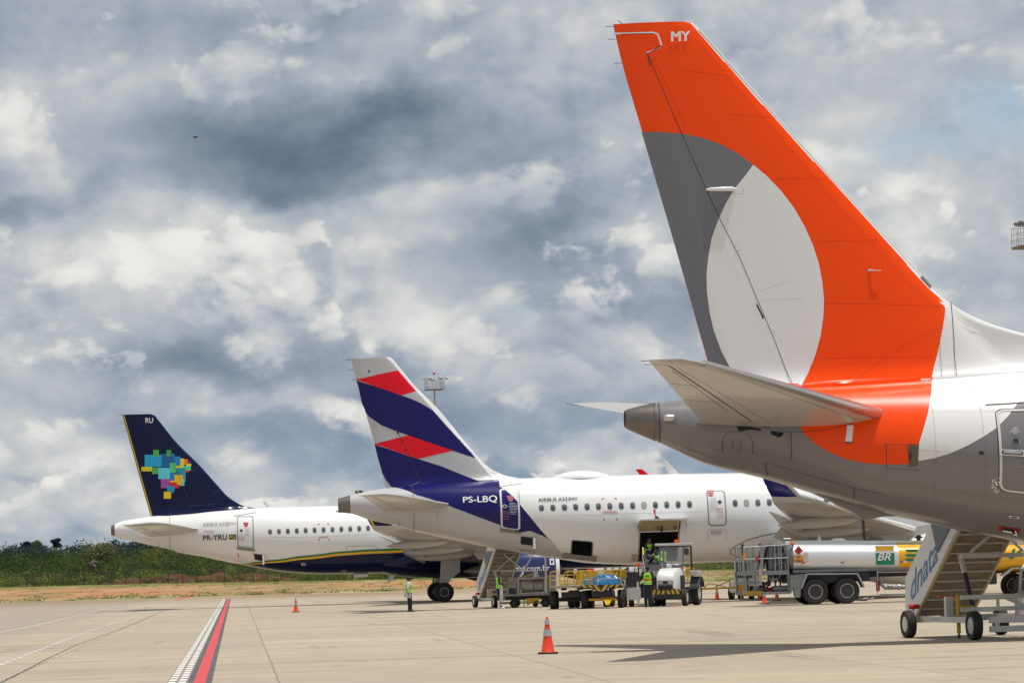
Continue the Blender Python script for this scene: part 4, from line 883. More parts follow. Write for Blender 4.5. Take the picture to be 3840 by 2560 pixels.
# ------------------------------------------------------------------ far aircraft: navy tail with a mosaic emblem
A = lambda pts: P('az', pts)
at = A([(36, 985), (68, 968), (130, 945), (250, 925), (350, 909), (500, 897), (650, 885), (860, 862), (1170, 845), (1300, 838), (1800, 827), (2000, 822)])
ab = A([(36, 1055), (68, 1066), (190, 1100), (410, 1149), (500, 1168), (560, 1190), (760, 1226), (940, 1265), (1070, 1290), (1200, 1315), (1400, 1345), (1700, 1361), (2100, 1356)])
aw = [(-.6, .1), (0, .30), (.25, .36), (1, .5), (3, .88), (5, 1.22), (7, 1.50), (9, 1.73), (11, 1.89), (13, 1.965), (14, 1.975), (30.5, 1.975), (33, 1.85), (35, 1.5), (36.3, 1.05), (37.1, .6), (37.5, .15)]
azu = Aircraft('airliner', 196.0, (416, 1990), YAW, at, ab, [(17, 5.9), (30, 5.9), (33, 5.75), (34.5, 5.3), (36, 4.5), (37.1, 3.9), (37.5, 3.4)], [(18, 1.74), (31, 1.74), (35, 2.0), (36.5, 2.5), (37.5, 3.2)], aw,
               'far airliner with a navy tail carrying a patchwork map of bright squares')
R = azu.R
mb = MB(); azu.base(mb, WHITE)
stripe = A([(1035, 1280), (1150, 1266), (1270, 1250), (1500, 1218), (1800, 1183), (2000, 1168), (2300, 1155), (2550, 1142)]); sp_ = azu.par(stripe)
lowp = [(a, b+.30) for a, b in sp_]
poly = [(sp_[0][0], sp_[0][1]+.25)] + lowp + [(36.0, lowp[-1][1]), (36.0, math.pi*R), (sp_[0][0], math.pi*R)]
V, F = cdt_patch(poly, .22, estep=.2)
for sg in (1, -1): mb.add([azu.surf(a, sg*b/R, .006) for a, b in V], F, NAVY)
mb2 = np.array([(a, b+.07) for a, b in sp_]); azu.strip(mb, np.array([(a, b+.09) for a, b in sp_]), .13, GREEN, .012); azu.strip(mb, np.array([(a, b+.22) for a, b in sp_]), .14, YELLOW, .012)
for pts, w, m in ((A([(497, 897), (499, 1165)]), .03, LINEG), (A([(190, 1055), (300, 1080), (410, 1105), (410, 1148)]), .02, LINEG), (A([(995, 908), (1172, 880)]), .035, LINE), (A([(1880, 1180), (1882, 1150), (1900, 1143), (2110, 1140), (2120, 1165)]), .02, LINEG),
                  (A([(1018, 1207), (1040, 1207)]), .05, LETR), (A([(1030, 1207), (1034, 1232)]), .05, LETR), (A([(1142, 1203), (1164, 1203)]), .05, LETR), (A([(1154, 1203), (1158, 1228)]), .05, LETR), (A([(1270, 1070), (2060, 1050)]), .012, LINEG)):
    azu.strip(mb, pts, w, m, .016)
for pts in ([(1660, 978), (1660, 968), (1670, 968)], [(1730, 967), (1740, 967), (1740, 976)], [(1661, 1086), (1661, 1097), (1671, 1097)], [(1736, 1096), (1745, 1096), (1745, 1085)]): azu.strip(mb, A(pts), .05, LETR, .014)
ax = lambda v: A([(v, 0)])[0][0]; ay = lambda v: A([(0, v)])[0][1]
azu.text(mb, 'PR-YRU', LETK, ax(755), ax(945), ay(1059), ay(1098), tilt=-2, bold=.012)
azu.text(mb, 'AIRBUS A320', LETG, ax(753), ax(960), ay(962), ay(985), tilt=-2, bold=.01); azu.text(mb, 'neo', LETG, ax(962), ax(1012), ay(957), ay(972), tilt=-1)
for k in range(3): tiny_text(azu, mb, *azu.on(ax(1700), ay(1066+5*k)), .6, 1, LETP, .05); tiny_text(azu, mb, *azu.on(ax(800), ay(1020+6*k)), .8, 1, LETP, .05)
for x, y in ((1541, 1275), (1860, 1331)):
    for k in range(4): tiny_text(azu, mb, *azu.on(ax(x), ay(y+5*k)), .32, 1, LETW, .06)
fl = [azu.on(ax(x), ay(y)) for x, y in ((960, 1052), (1016, 1050), (1016, 1089), (960, 1092))]
mb.add([azu.surf(a, t, .016) for a, t in fl], [(0, 1, 2, 3)], GREEN); cx = sum(a for a, t in fl)/4; ct = sum(t for a, t in fl)/4
mb.add([azu.surf(cx+a, ct+b/R, .019) for a, b in ((-.18, 0), (0, -.115), (.18, 0), (0, .115))], [(0, 1, 2, 3)], YELLOW); azu.disc(mb, (cx, ct), .07, .07, mat('flag blue', (.01, .03, .25), .4), .022)
mb.build('fuselage', azu.root, ang=50)
mb = MB(); mb.loft([[azu.surf(azu.x0+t, 2*math.pi*j/32, .012) for j in range(32)] for t in (0, .02, .22)], METAL, cap=False)
mb.loft([[azu.surf(azu.x0+.01, 2*math.pi*j/32, -.02) for j in range(32)], [azu.surf(azu.x0+.25, 2*math.pi*j/32, -.1) for j in range(32)]], BLACK); mb.build('exhaust_cone', azu.root)
fina = Fin(azu, A([(122, 113), (160, 250), (205, 410), (250, 575), (300, 750), (345, 908)]), A([(345, 108), (372, 116), (398, 146), (540, 322), (740, 522), (890, 690), (940, 745), (1000, 790), (1080, 829), (1170, 846)]), A([(398, 146), (890, 690)]))
mb = MB()
te = [(122, 113), (160, 250), (205, 410), (250, 575), (300, 750), (345, 908)]
fina.patch(mb, A(te + [(x+7, y) for x, y in te[::-1]]), GREEN, .006); fina.patch(mb, A([(x+7, y) for x, y in te] + [(x+15, y) for x, y in te[::-1]]), YELLOW, .007)
hexc = {'c': (22, 165, 215), 'b': (8, 100, 160), 'B': (20, 125, 195), 'g': (80, 175, 75), 'm': (75, 205, 130), 'y': (215, 210, 35), 'Y': (240, 195, 15), 'o': (245, 130, 20), 'p': (110, 30, 115), 'P': (165, 75, 160), 't': (10, 145, 160), 'l': (95, 205, 225), 'r': (225, 15, 30), 'T': (20, 150, 190)}
for i, (c, x0, y0, x1, y1) in enumerate([('c', 298, 427, 430, 522), ('b', 430, 420, 532, 526), ('B', 532, 440, 578, 510), ('g', 365, 388, 410, 443), ('g', 470, 390, 504, 438), ('B', 506, 418, 530, 438), ('y', 578, 456, 606, 512), ('o', 605, 462, 636, 505), ('p', 628, 475, 658, 495), ('y', 622, 497, 662, 518),
        ('y', 272, 522, 357, 556), ('g', 355, 527, 414, 578), ('l', 405, 530, 497, 617), ('m', 496, 490, 542, 568), ('y', 540, 512, 600, 532), ('t', 542, 530, 617, 582), ('l', 600, 515, 650, 530), ('m', 618, 518, 660, 550), ('r', 615, 550, 645, 565), ('T', 596, 560, 620, 640), ('B', 498, 570, 535, 626), ('g', 524, 583, 560, 600),
        ('Y', 498, 628, 545, 645), ('l', 570, 617, 610, 670), ('Y', 533, 585, 597, 663), ('P', 425, 617, 497, 688), ('r', 499, 643, 550, 668), ('r', 530, 660, 567, 688), ('T', 473, 670, 533, 712), ('t', 505, 705, 524, 727), ('Y', 448, 716, 504, 771)]):
    m = mat('emblem tile ' + c, S(*hexc[c]), .35); fina.patch(mb, A([(x0, y0), (x1, y0), (x1, y1), (x0, y1)]), m, .008+.0008*i, .6, reg=False)
fina.text(mb, 'RU', LETW, ax(304), ax(364), ay(138), ay(178), tilt=0, bold=.012, off=.02)
for pts in ([(480, 390), (640, 770)], [(820, 750), (890, 695)], [(640, 830), (860, 812)], [(660, 560), (722, 520)]): fina.strip(mb, A(pts), .02, mat('fin seam', (.05, .06, .10), .5), .03)
fina.base(mb, NAVY); mb.build('fin', azu.root)
for x, y in [(122, 116), (136, 180), (148, 242)]:
    mb = MB(); X, Z = azu.fr.sec(ax(x), ay(y), 0); mb.tube([(X, 0, Z), (X-.22, 0, Z)], .012, DARK, 5); mb.build('static_wick', azu.root)
stabiliser(azu, A([(128, 970)])[0], A([(420, 966)])[0], A([(330, 1068)])[0], A([(750, 1014)])[0], 6.2, .75, STAB)
door(azu, A([(1026, 912), (1150, 1158)]), .05, RIMG, 'door', .16, adoor(azu, 1056, 1020, 'az', LETR), sill=.1)
wa = [azu.on(*p) for p in A([(1281+69.9*k, 1030-2.5*k) for k in range(12)])]
wa += [(wa[-1][0]+.533*k, wa[-1][1]) for k in range(1, 26)]
windows(azu, wa, blind=())
mb = MB(); q = azu.on(ax(1197), ay(1231)); r_ = rrect(q[0]-.28, q[0]+.20, q[1]*R-.26, q[1]*R+.26, .05); V, F = cdt_patch(r_, .1); mb.add([azu.surf(a, b/R, .02) for a, b in V], F, BLACK); a = azu.surf(q[0]+.18, q[1]-.13); mb.box(a+Vector((.06, -.15, -.30)), (.10, .28, .62), LIGHTGREY); mb.build('outflow_valve', azu.root)
blade(azu, ax(1268), ay(840), .40, .3)
mb = MB(); q = azu.fr.sec(1470, 2155, 0); mb.prism([(q[0]-.15, -.02, 1.75), (q[0]+.35, -.02, 1.78), (q[0]-.12, -.02, 1.25), (q[0]-.32, -.02, 1.22)], (0, .04, 0), LIGHTGREY); mb.build('antenna', azu.root); mb = MB(); mb.box((q[0]-1.9, 0, 1.70), (.85, .3, .18), LIGHTGREY); mb.build('drain_mast', azu.root)
for side in (-1, 1):
    airbus_wing(azu, 19.75, side, NAVY, stripes=True)
    def marks(mb, side=side):
        if side > 0: return
        r = 1.235; xi = 26.55; yc, zc = -5.75, 1.76
        def f(x, z, off=.01): 
            k = max(-1, min(1, (z-zc)/r)); return Vector((x, yc-math.sqrt(max(0, 1-k*k))*r-off, z))
        a0, z0 = azu.fr.sec(*P('v3', [(545, 382)])[0], -6.97); a1, z1 = azu.fr.sec(*P('v3', [(850, 370)])[0], -6.97); zt = azu.fr.sec(*P('v3', [(545, 342)])[0], -6.97)[1]
        w = (a1-a0)
        put_text(mb, 'voeazul.com.br', LETW, lambda u, v: f(a0-w*.42+w*1.42*u, z0+(z1-z0)*u+(zt-z0)*1.25*v), bold=.008)
        x, z = azu.fr.sec(*P('v3', [(867, 293)])[0], -6.7)
        mb.add([f(x+a, z+b, .012) for a, b in ((-.13, -.18), (.13, -.18), (.13, .18), (-.13, .18))], [(0, 1, 2, 3)], LETW); mb.add([f(x+a, z+b, .016) for a, b in ((-.06, -.09), (.06, -.09), (.06, .09), (-.06, .09))], [(0, 1, 2, 3)], NAVY)
        x, z = azu.fr.sec(*P('v3', [(839, 461)])[0], -6.7); mb.add([f(x+a, z+b, .012) for a, b in ((-.09, -.14), (.09, -.14), (.09, .14), (-.09, .14))], [(0, 1, 2, 3)], LETG)
    nacelle(azu, 26.55, 5.75, 1.76, 3.7, 1.235, paint('azure nacelle paint', (.006, .016, .10), .2, .05, coat=.7), LIGHTGREY, side, marks); main_gear(azu, 19.86, 3.8, side)
nose_gear(azu, 32.4)
mb = MB(); ellipsoid_body(mb, (14.2, 0, 2.62), (27.5, 0, 2.5), 2.08, 1.18, NAVY, 40, 30, .55); mb.build('belly_fairing', azu.root)
# ------------------------------------------------------------------ ground: concrete apron, verge, hill
def ground_mat():
    m = bpy.data.materials.new('apron concrete'); m.use_nodes = True; nt = m.node_tree; b = nt.nodes['Principled BSDF']; ln = nt.links.new
    g = nt.nodes.new('ShaderNodeNewGeometry'); s = nt.nodes.new('ShaderNodeSeparateXYZ'); ln(g.outputs['Position'], s.inputs[0])
    k = 0.0865; u = mth(nt, 'ADD', s.outputs[0], mth(nt, 'MULTIPLY', s.outputs[1], k)); v = mth(nt, 'SUBTRACT', s.outputs[1], mth(nt, 'MULTIPLY', s.outputs[0], k))
    cell = lambda a, o, w: mth(nt, 'DIVIDE', mth(nt, 'SUBTRACT', a, o), w)
    cu, cv = cell(u, 0.62, 4.80), cell(v, 2.1, 4.80)
    c = nt.nodes.new('ShaderNodeCombineXYZ'); ln(mth(nt, 'FLOOR', cu), c.inputs[0]); ln(mth(nt, 'FLOOR', cv), c.inputs[1])
    w = nt.nodes.new('ShaderNodeTexWhiteNoise'); w.noise_dimensions = '2D'; ln(c.outputs[0], w.inputs['Vector'])
    uv = nt.nodes.new('ShaderNodeCombineXYZ'); ln(u, uv.inputs[0]); ln(v, uv.inputs[1])
    n1 = noise(nt, uv.outputs[0], 0.09, 6, 0.6); n2 = noise(nt, uv.outputs[0], 0.9, 6, 0.65); n3 = noise(nt, uv.outputs[0], 14, 4, 0.7)
    st = nt.nodes.new('ShaderNodeMapping'); ln(uv.outputs[0], st.inputs[0]); st.inputs['Scale'].default_value = (.12, 1.2, 1); n4 = noise(nt, st.outputs[0], 0.5, 6, 0.65)
    base = mixc(nt, n1, (0.36, 0.296, 0.216), (0.515, 0.43, 0.325))
    base = mixc(nt, mth(nt, 'MULTIPLY', w.outputs[0], 0.50), base, (0.33, 0.285, 0.23))
    base = mixc(nt, mth(nt, 'MULTIPLY', smooth(nt, n2, .50, .74), .55), base, (0.25, 0.21, 0.165))
    base = mixc(nt, mth(nt, 'MULTIPLY', smooth(nt, n4, .52, .66), .55), base, (0.235, 0.195, 0.15))
    st2 = nt.nodes.new('ShaderNodeMapping'); ln(uv.outputs[0], st2.inputs[0]); st2.inputs['Scale'].default_value = (.9, .05, 1); n6 = noise(nt, st2.outputs[0], .8, 5, .6)
    base = mixc(nt, mth(nt, 'MULTIPLY', smooth(nt, n6, .60, .72), .40), base, (0.14, 0.12, 0.10))
    st3 = nt.nodes.new('ShaderNodeMapping'); ln(uv.outputs[0], st3.inputs[0]); st3.inputs['Scale'].default_value = (.22, 1.6, 1); n7 = noise(nt, st3.outputs[0], .35, 7, .75)
    base = mixc(nt, mth(nt, 'MULTIPLY', smooth(nt, n7, .62, .70), .7), base, (0.11, 0.095, 0.08))
    base = mixc(nt, mth(nt, 'MULTIPLY', smooth(nt, n7, .36, .28), .5), base, (0.56, 0.51, 0.43))
    base = mixc(nt, mth(nt, 'MULTIPLY', smooth(nt, n3, .55, .8), .25), base, (0.22, 0.18, 0.14))
    n8 = noise(nt, uv.outputs[0], 1.7, 3, .5); base = mixc(nt, mth(nt, 'MULTIPLY', smooth(nt, n8, .70, .76), .7), base, (0.10, 0.085, 0.07))
    # older grey paving to the left, mud and weeds towards the far edge
    lf = smooth(nt, mth(nt, 'ADD', u, mth(nt, 'MULTIPLY', n1, 1.2)), -6.0, -8.2)
    base = mixc(nt, mth(nt, 'MULTIPLY', lf, .55), base, (0.30, 0.255, 0.215))
    n5 = noise(nt, uv.outputs[0], 0.05, 7, 0.7); far = smooth(nt, mth(nt, 'ADD', s.outputs[1], mth(nt, 'MULTIPLY', n5, 150)), 318, 385)
    base = mixc(nt, mth(nt, 'MULTIPLY', far, smooth(nt, n4, .35, .6)), base, (0.26, 0.16, 0.075))
    farl = mth(nt, 'MULTIPLY', smooth(nt, mth(nt, 'ADD', u, mth(nt, 'MULTIPLY', n5, 14)), -8, -16), smooth(nt, n4, .45, .6))
    base = mixc(nt, mth(nt, 'MULTIPLY', farl, .8), base, (0.20, 0.135, 0.075))
    def joint(a, wd):
        f = mth(nt, 'ABSOLUTE', mth(nt, 'SUBTRACT', mth(nt, 'FRACT', mth(nt, 'ADD', a, .5)), .5)); return mth(nt, 'LESS_THAN', f, wd)
    wob = mth(nt, 'MULTIPLY', mth(nt, 'SUBTRACT', n2, .5), .035)
    j = mth(nt, 'MAXIMUM', joint(mth(nt, 'ADD', cu, wob), .0028), joint(mth(nt, 'ADD', cv, wob), .004))
    base = mixc(nt, mth(nt, 'MULTIPLY', j, .62), base, (0.09, 0.075, 0.06))
    ln(base, b.inputs['Base Color']); b.inputs['Roughness'].default_value = .85; b.inputs['Specular IOR Level'].default_value = .25
    bp = nt.nodes.new('ShaderNodeBump'); bp.inputs['Strength'].default_value = .25; bp.inputs['Distance'].default_value = .01; ln(n3, bp.inputs['Height']); ln(bp.outputs[0], b.inputs['Normal'])
    return m
mb = MB(); xs = np.linspace(-700, 900, 33); ys = [-250, -60, 0, 20, 40, 60, 80, 110, 150, 200, 260, 320, 352]
edge = lambda x: 352 + 6*math.sin(x*.043) + (0 if x > -20 else min(0, (x+20)*.25))
vs = [(x, y if y < 352 else edge(x), 0) for y in ys for x in xs]; n = len(xs)
mb.add(vs, [(i*n+j, i*n+j+1, (i+1)*n+j+1, (i+1)*n+j) for i in range(len(ys)-1) for j in range(n-1)], ground_mat())
tag(mb.build('apron'), kind='structure')
def hsm(a, b, x): t = np.clip((x-a)/(b-a), 0, 1); return t*t*(3-2*t)
def terr(x, y):
    z = -.05 + .95*hsm(400, 640, y) + .66*hsm(-15, -105, x)*hsm(420, 660, y)
    z += 5.0*hsm(690, 860, y) + 2.0*hsm(860, 1080, y) + 1.1*np.sin(x*.021+y*.01)*hsm(700, 900, y) + 1.2*hsm(380, -200, x)*hsm(800, 1100, y)
    z += 1.5*hsm(-92, -74, x)*hsm(-42, -54, x)*hsm(657, 672, y)*hsm(690, 680, y)*(1+.28*np.sin(x*.7+2)+.2*np.sin(x*1.9+y)+.15*np.sin(x*4.1))
    return z
def verge_mat():
    m = bpy.data.materials.new('verge soil and grass'); m.use_nodes = True; nt = m.node_tree; b = nt.nodes['Principled BSDF']; ln = nt.links.new
    g = nt.nodes.new('ShaderNodeNewGeometry'); s = nt.nodes.new('ShaderNodeSeparateXYZ'); ln(g.outputs['Position'], s.inputs[0])
    mp = nt.nodes.new('ShaderNodeMapping'); ln(g.outputs['Position'], mp.inputs[0]); mp.inputs['Scale'].default_value = (.9, .14, 1)
    n1 = noise(nt, mp.outputs[0], .10, 7, .68); n2 = noise(nt, mp.outputs[0], .9, 6, .7); n3 = noise(nt, mp.outputs[0], .045, 5, .6)
    y = mth(nt, 'ADD', s.outputs[1], mth(nt, 'MULTIPLY', mth(nt, 'SUBTRACT', n1, .5), 140)); x = s.outputs[0]
    soil = mixc(nt, n2, (.34, .145, .065), (.46, .245, .125)); grass = mixc(nt, n2, (.07, .095, .016), (.22, .22, .055)); dry = mixc(nt, n2, (.34, .27, .13), (.46, .38, .23))
    c = mixc(nt, smooth(nt, n1, .42, .62), dry, grass)
    c = mixc(nt, smooth(nt, n3, .50, .62), c, mixc(nt, n2, (.20, .11, .055), (.34, .23, .13)))
    band = mth(nt, 'MULTIPLY', smooth(nt, y, 375, 415), smooth(nt, mth(nt, 'ADD', y, mth(nt, 'MULTIPLY', x, .5)), 575, 530))
    band = mth(nt, 'MULTIPLY', band, mth(nt, 'ADD', smooth(nt, n3, .62, .42), .0))
    c = mixc(nt, mth(nt, 'MULTIPLY', band, smooth(nt, x, 18, -10)), c, soil)
    c = mixc(nt, mth(nt, 'MULTIPLY', smooth(nt, y, 560, 590), .75), c, grass)
    bank = mth(nt, 'MULTIPLY', mth(nt, 'MULTIPLY', smooth(nt, s.outputs[1], 655, 662), smooth(nt, s.outputs[1], 694, 684)), mth(nt, 'MULTIPLY', smooth(nt, x, -106, -96), smooth(nt, x, -40, -50)))
    c = mixc(nt, mth(nt, 'MULTIPLY', bank, smooth(nt, n2, .36, .50)), c, mixc(nt, n2, (.05, .03, .02), (.21, .06, .032)))
    c = mixc(nt, smooth(nt, s.outputs[1], 690, 712), c, (.025, .035, .012))  # hill floor coloured very dark: painted shade for gaps in the woodland
    ln(c, b.inputs['Base Color']); b.inputs['Roughness'].default_value = .95; b.inputs['Specular IOR Level'].default_value = .1
    return m
VM = verge_mat()
mb = MB(); xs = np.concatenate([np.linspace(-1500, -260, 9), np.arange(-250, 251, 2.5), np.linspace(260, 1500, 9)]); ys = np.concatenate([[330, 345], np.arange(360, 720, 5.0), np.arange(725, 1150, 15), [1300, 2000, 4000, 7500]])
X, Y = np.meshgrid(xs, ys); Z = terr(X, Y) + RNG.uniform(-.05, .05, X.shape)*(Y > 380); n = len(xs)
mb.add(list(zip(X.ravel().tolist(), Y.ravel().tolist(), Z.ravel().tolist())), [(i*n+j, i*n+j+1, (i+1)*n+j+1, (i+1)*n+j) for i in range(len(ys)-1) for j in range(n-1)], VM)
tag(mb.build('terrain', weld=False), kind='structure')

# painted lines and joints
def strip_mesh(mb, pts, w, m, z=.004, dash=None, wob=0.0, w2=None):
    pts = [Vector(p) for p in pts]; seg = []; d = 0; acc = [0]
    for i in range(len(pts)-1): d += (pts[i+1]-pts[i]).length; acc.append(d)
    def at(t):
        t = max(0, min(d, t)); i = max(0, min(len(pts)-2, int(np.searchsorted(acc, t))-1)); f = (t-acc[i])/max(1e-9, acc[i+1]-acc[i]); q = pts[i].lerp(pts[i+1], f); r = (pts[i+1]-pts[i]).normalized(); return q, Vector((-r.y, r.x, 0))
    spans = []; t = 0
    if dash:
        while t < d: spans.append((t, min(d, t+dash[0]))); t += dash[0]+dash[1]
    else: spans = [(0, d)]
    for a, b in spans:
        k = max(1, int((b-a)/(1.0 if wob else 4))); vs = []
        for i in range(k+1):
            tt = a+(b-a)*i/k; q, nn = at(tt); o = wob*(random.random()-.5) if wob else 0; ww = w if w2 is None else w+(w2-w)*tt/d; ww *= (1+.5*(random.random()-.5)) if wob else 1
            vs += [(q+nn*(o+ww/2))[:2]+(z,), (q+nn*(o-ww/2))[:2]+(z,)]
        mb.add(vs, [(2*i, 2*i+1, 2*i+3, 2*i+2) for i in range(k)], m)
PR = mat('worn red road paint', (.60, .042, .052), .6, 0, .12, 3.5, dirt=.8, dirtcol=(.36, .16, .12)); PB = mat('worn black road paint', (.075, .07, .072), .7, 0, .25, 3.0, dirt=.9, dirtcol=(.24, .20, .165)); PW = mat('worn white road paint', (.80, .79, .76), .6, 0, .08, 5, dirt=.6, dirtcol=(.42, .36, .29))
PY = mat('worn yellow road paint', (.50, .30, .06), .6, 0, .2, 2, dirt=.5, dirtcol=(.40, .31, .2)); TAR = mat('bitumen joint sealant', (.04, .036, .033), .6, 0, .2, 3); PBL = mat('worn blue road paint', (.16, .28, .42), .6)
PWF = mat('faded white road paint', (.62, .60, .56), .7, 0, .12, 2, dirt=.95, dirtcol=(.38, .33, .27))
b8 = lambda x, y: G(*P('v8b', [(x, y)])[0])
def line(name, groups):
    mb = MB()
    for a in groups: strip_mesh(mb, *a[0], **a[1])
    return tag(mb.build(name, weld=False), kind='structure')
A0, A1 = b8(727, 1058), b8(1051, 130); dr = (A1-A0).normalized(); A0 = A0-dr*25; nr = Vector((-dr.y, dr.x, 0))
wr = .20; wb = .40
line('red_safety_line', [(([A0, A1], wb, PB), dict(z=.004)), (([A0-nr*.0, A1], wr, PR), dict(z=.008, wob=0))])
o1 = .285; o2 = .455
line('white_dashed_lines', [(([A0+nr*o1, A1+nr*o1], .155, mat('grey line border', (.23, .19, .15), .8)), dict(z=.002)), (([A0+nr*o2, A1+nr*o2], .155, mat('grey line border', 0)), dict(z=.002)), (([A0+nr*o1, A1+nr*o1], .12, PW), dict(dash=(.85, .55))), (([A0+nr*o2, A1+nr*o2], .12, PW), dict(dash=(.85, .55)))])
g8 = lambda *q: [G(*p) for p in P('v8', list(q))]
line('road_edge_marking', [((g8((0, 1160), (300, 1045), (600, 930), (950, 815), (1330, 685)), .12, PWF), dict(dash=(1.2, .9))), ((g8((0, 918), (250, 872), (500, 812), (700, 765), (900, 718), (1300, 684)), .20, PWF), dict(dash=(1.6, 1.2)))])
line('red_line', [((g8((1300, 684), (1370, 660), (1440, 638)), .35, PR), dict(z=.012))])
line('pavement_crack', [((g8((-60, 1318), (10, 1290), (270, 1155), (540, 1022), (780, 935), (1020, 842), (1210, 757)), .035, TAR), dict(wob=.03)), ])
cr_ = [((g8((0, 1226), (160, 1217), (1280, 1166)), .05, PY), {}), ((g8((1590, 1160), (2352, 1135)), .05, PY), {}), (([G(1200, 2479), G(1940, 2455), G(2480, 2438)], .05, PY), {}), (([G(3100, 2450), G(3840, 2427)], .03, TAR), {})]
line('yellow_line', cr_)
line('joint_sealant', [(([b8(-500, 275), b8(0, 260), b8(410, 246)], .5, TAR), dict(wob=.1)), (([b8(410, 246), b8(960, 226)], .08, TAR), dict(wob=.1)), (([b8(1050, 221), b8(1790, 200), b8(2352, 182), b8(3000, 165)], .42, TAR), dict(wob=.1)),
     (([b8(60, 942), b8(370, 932)], .035, TAR), {}), (([b8(840, 913), b8(1510, 887)], .035, TAR), {}), (([b8(1540, 888), b8(2352, 862)], .05, TAR), {}), (([b8(200, 376), b8(475, 369)], .35, TAR), {}), (([b8(1240, 152), b8(1420, 148)], .6, TAR), {}), (([b8(2000, 165), b8(2170, 160)], .6, TAR), {}), (([b8(550, 210), b8(720, 205)], .5, TAR), {}), (([b8(500, 292), b8(860, 283)], .07, TAR), {}),
     (([G(2340, 2420), G(2600, 2410)], .03, TAR), {}), (([G(2200, 2549), G(2640, 2542)], .05, TAR), dict(wob=.05))])
line('blue_line', [(([G(2660, 2283), G(2900, 2277), G(3100, 2268), G(3330, 2262), G(3400, 2261)], .10, PBL), {})])

# vegetation
def leaf_mass(name, clumps, mats_, size, per, seed):
    r = np.random.default_rng(seed); V = []; M = []
    for (x, y, z, rx, rz, mi, k) in clumps:
        n = int(per*k); d = r.normal(size=(n, 3)); d /= np.linalg.norm(d, axis=1)[:, None]; d[:, 2] = np.abs(d[:, 2])*1.0-.15
        lump = 1+.22*np.sin(d[:, 0]*5+x)+.18*np.sin(d[:, 1]*7+y)+.12*r.normal(size=n)
        c = np.c_[x+d[:, 0]*rx*lump, y+d[:, 1]*rx*lump, z+d[:, 2]*rz*lump]*1.0
        a = d+r.normal(size=(n, 3))*.38; a /= np.linalg.norm(a, axis=1)[:, None]; t = np.cross(a, r.normal(size=(n, 3))); t /= np.linalg.norm(t, axis=1)[:, None]; b = np.cross(a, t)
        s = (size*r.uniform(.55, 1.35, n))[:, None]; t *= s; b *= s*.62
        V.append(np.stack([c-t, c-b, c+t, c+b], 1).reshape(-1, 3)); mm = np.full(n, mi); sw = r.random(n) < .09; mm[sw] = r.integers(0, len(mats_), sw.sum()); M.append(mm)
    V = np.concatenate(V); M = np.concatenate(M); n = len(V)//4
    me = bpy.data.meshes.new(name); me.vertices.add(len(V)); me.vertices.foreach_set('co', V.ravel()); me.loops.add(len(V)); me.loops.foreach_set('vertex_index', np.arange(len(V)))
    me.polygons.add(n); me.polygons.foreach_set('loop_start', np.arange(0, 4*n, 4)); me.polygons.foreach_set('loop_total', np.full(n, 4)); me.polygons.foreach_set('material_index', M.astype(np.int32))
    for q in mats_: me.materials.append(q)
    me.update(); me.validate(); o = bpy.data.objects.new(name, me); C.objects.link(o); return o
def leafm(n, c, v=.35):
    m = mat(n, c, .62, 0, v, .35, spec=.2); nt = m.node_tree; b = nt.nodes['Principled BSDF']; o = nt.nodes['Material Output']; t = nt.nodes.new('ShaderNodeBsdfTranslucent'); x = nt.nodes.new('ShaderNodeMixShader')
    nt.links.new(b.inputs['Base Color'].links[0].from_socket, t.inputs[0]); x.inputs[0].default_value = .45; nt.links.new(b.outputs[0], x.inputs[1]); nt.links.new(t.outputs[0], x.inputs[2]); nt.links.new(x.outputs[0], o.inputs[0]); return m
FRONT = [leafm('leaf bright green', (.16, .24, .035)), leafm('leaf yellow green', (.30, .31, .07)), leafm('leaf mid green', (.075, .12, .022)), leafm('dry grass blade', (.42, .38, .18)), leafm('leaf lime', (.19, .29, .03))]
MID = [leafm('leaf olive', (.095, .125, .026)), leafm('leaf deep green', (.050, .088, .020)), leafm('leaf moss', (.14, .16, .030)), leafm('leaf grey green', (.15, .155, .07)), leafm('leaf dark', (.045, .068, .02))]
BACK = [leafm('leaf hazed blue green', (.028, .052, .058), .15), leafm('leaf hazed green', (.036, .062, .056), .15), leafm('leaf hazed dark', (.026, .045, .055), .15)]  # ridge foliage: distance haze mixed into the leaf colours, bluer and lightened
cl = []
for i in range(1250):
    x = RNG.uniform(-250, 250); y = RNG.uniform(676, 702); onb = -104 < x < -44
    if onb: y = RNG.uniform(690, 704)
    right = x > 25; h = RNG.uniform(1.8, 3.0)*(.75 if right else 1); mi = RNG.choice([1, 3, 0]) if right and RNG.random() < .75 else RNG.choice([0, 0, 2, 1, 4, 2, 1])
    cl.append((x, y, float(terr(x, y)), RNG.uniform(1.3, 2.6), h, int(mi), 1))
for i in range(200): x = RNG.uniform(-112, 140); cl.append((x, float(RNG.uniform(658.5, 668)), float(terr(x, 663))-.2, RNG.uniform(.6, 1.6), RNG.uniform(.5, 1.3), int(RNG.choice([2, 2, 3, 0])), .6))
tag(leaf_mass('shrub_belt', cl, FRONT, .17, 150, 3), kind='stuff', label='bright green scrub growing just behind the perimeter fence')
cl = []
for i in range(1500):
    x = RNG.uniform(-280, 280); y = 703+205*RNG.random()**1.1; n_ = math.sin(x*.05+y*.021)+math.sin(x*.11-y*.03)*.6+RNG.normal()*.45
    mi = 4 if n_ < -.9 else 1 if n_ < -.3 else 0 if n_ < .4 else 2 if n_ < 1.2 else 3
    cl.append((x, y, float(terr(x, y))+RNG.uniform(-.5, .8), RNG.uniform(2.8, 5.2), RNG.uniform(2.6, 5.4), mi, 1))
tag(leaf_mass('hillside_wood', cl, MID, .25, 240, 4), kind='stuff', label='olive and dark green woodland covering the hillside')
cl = []
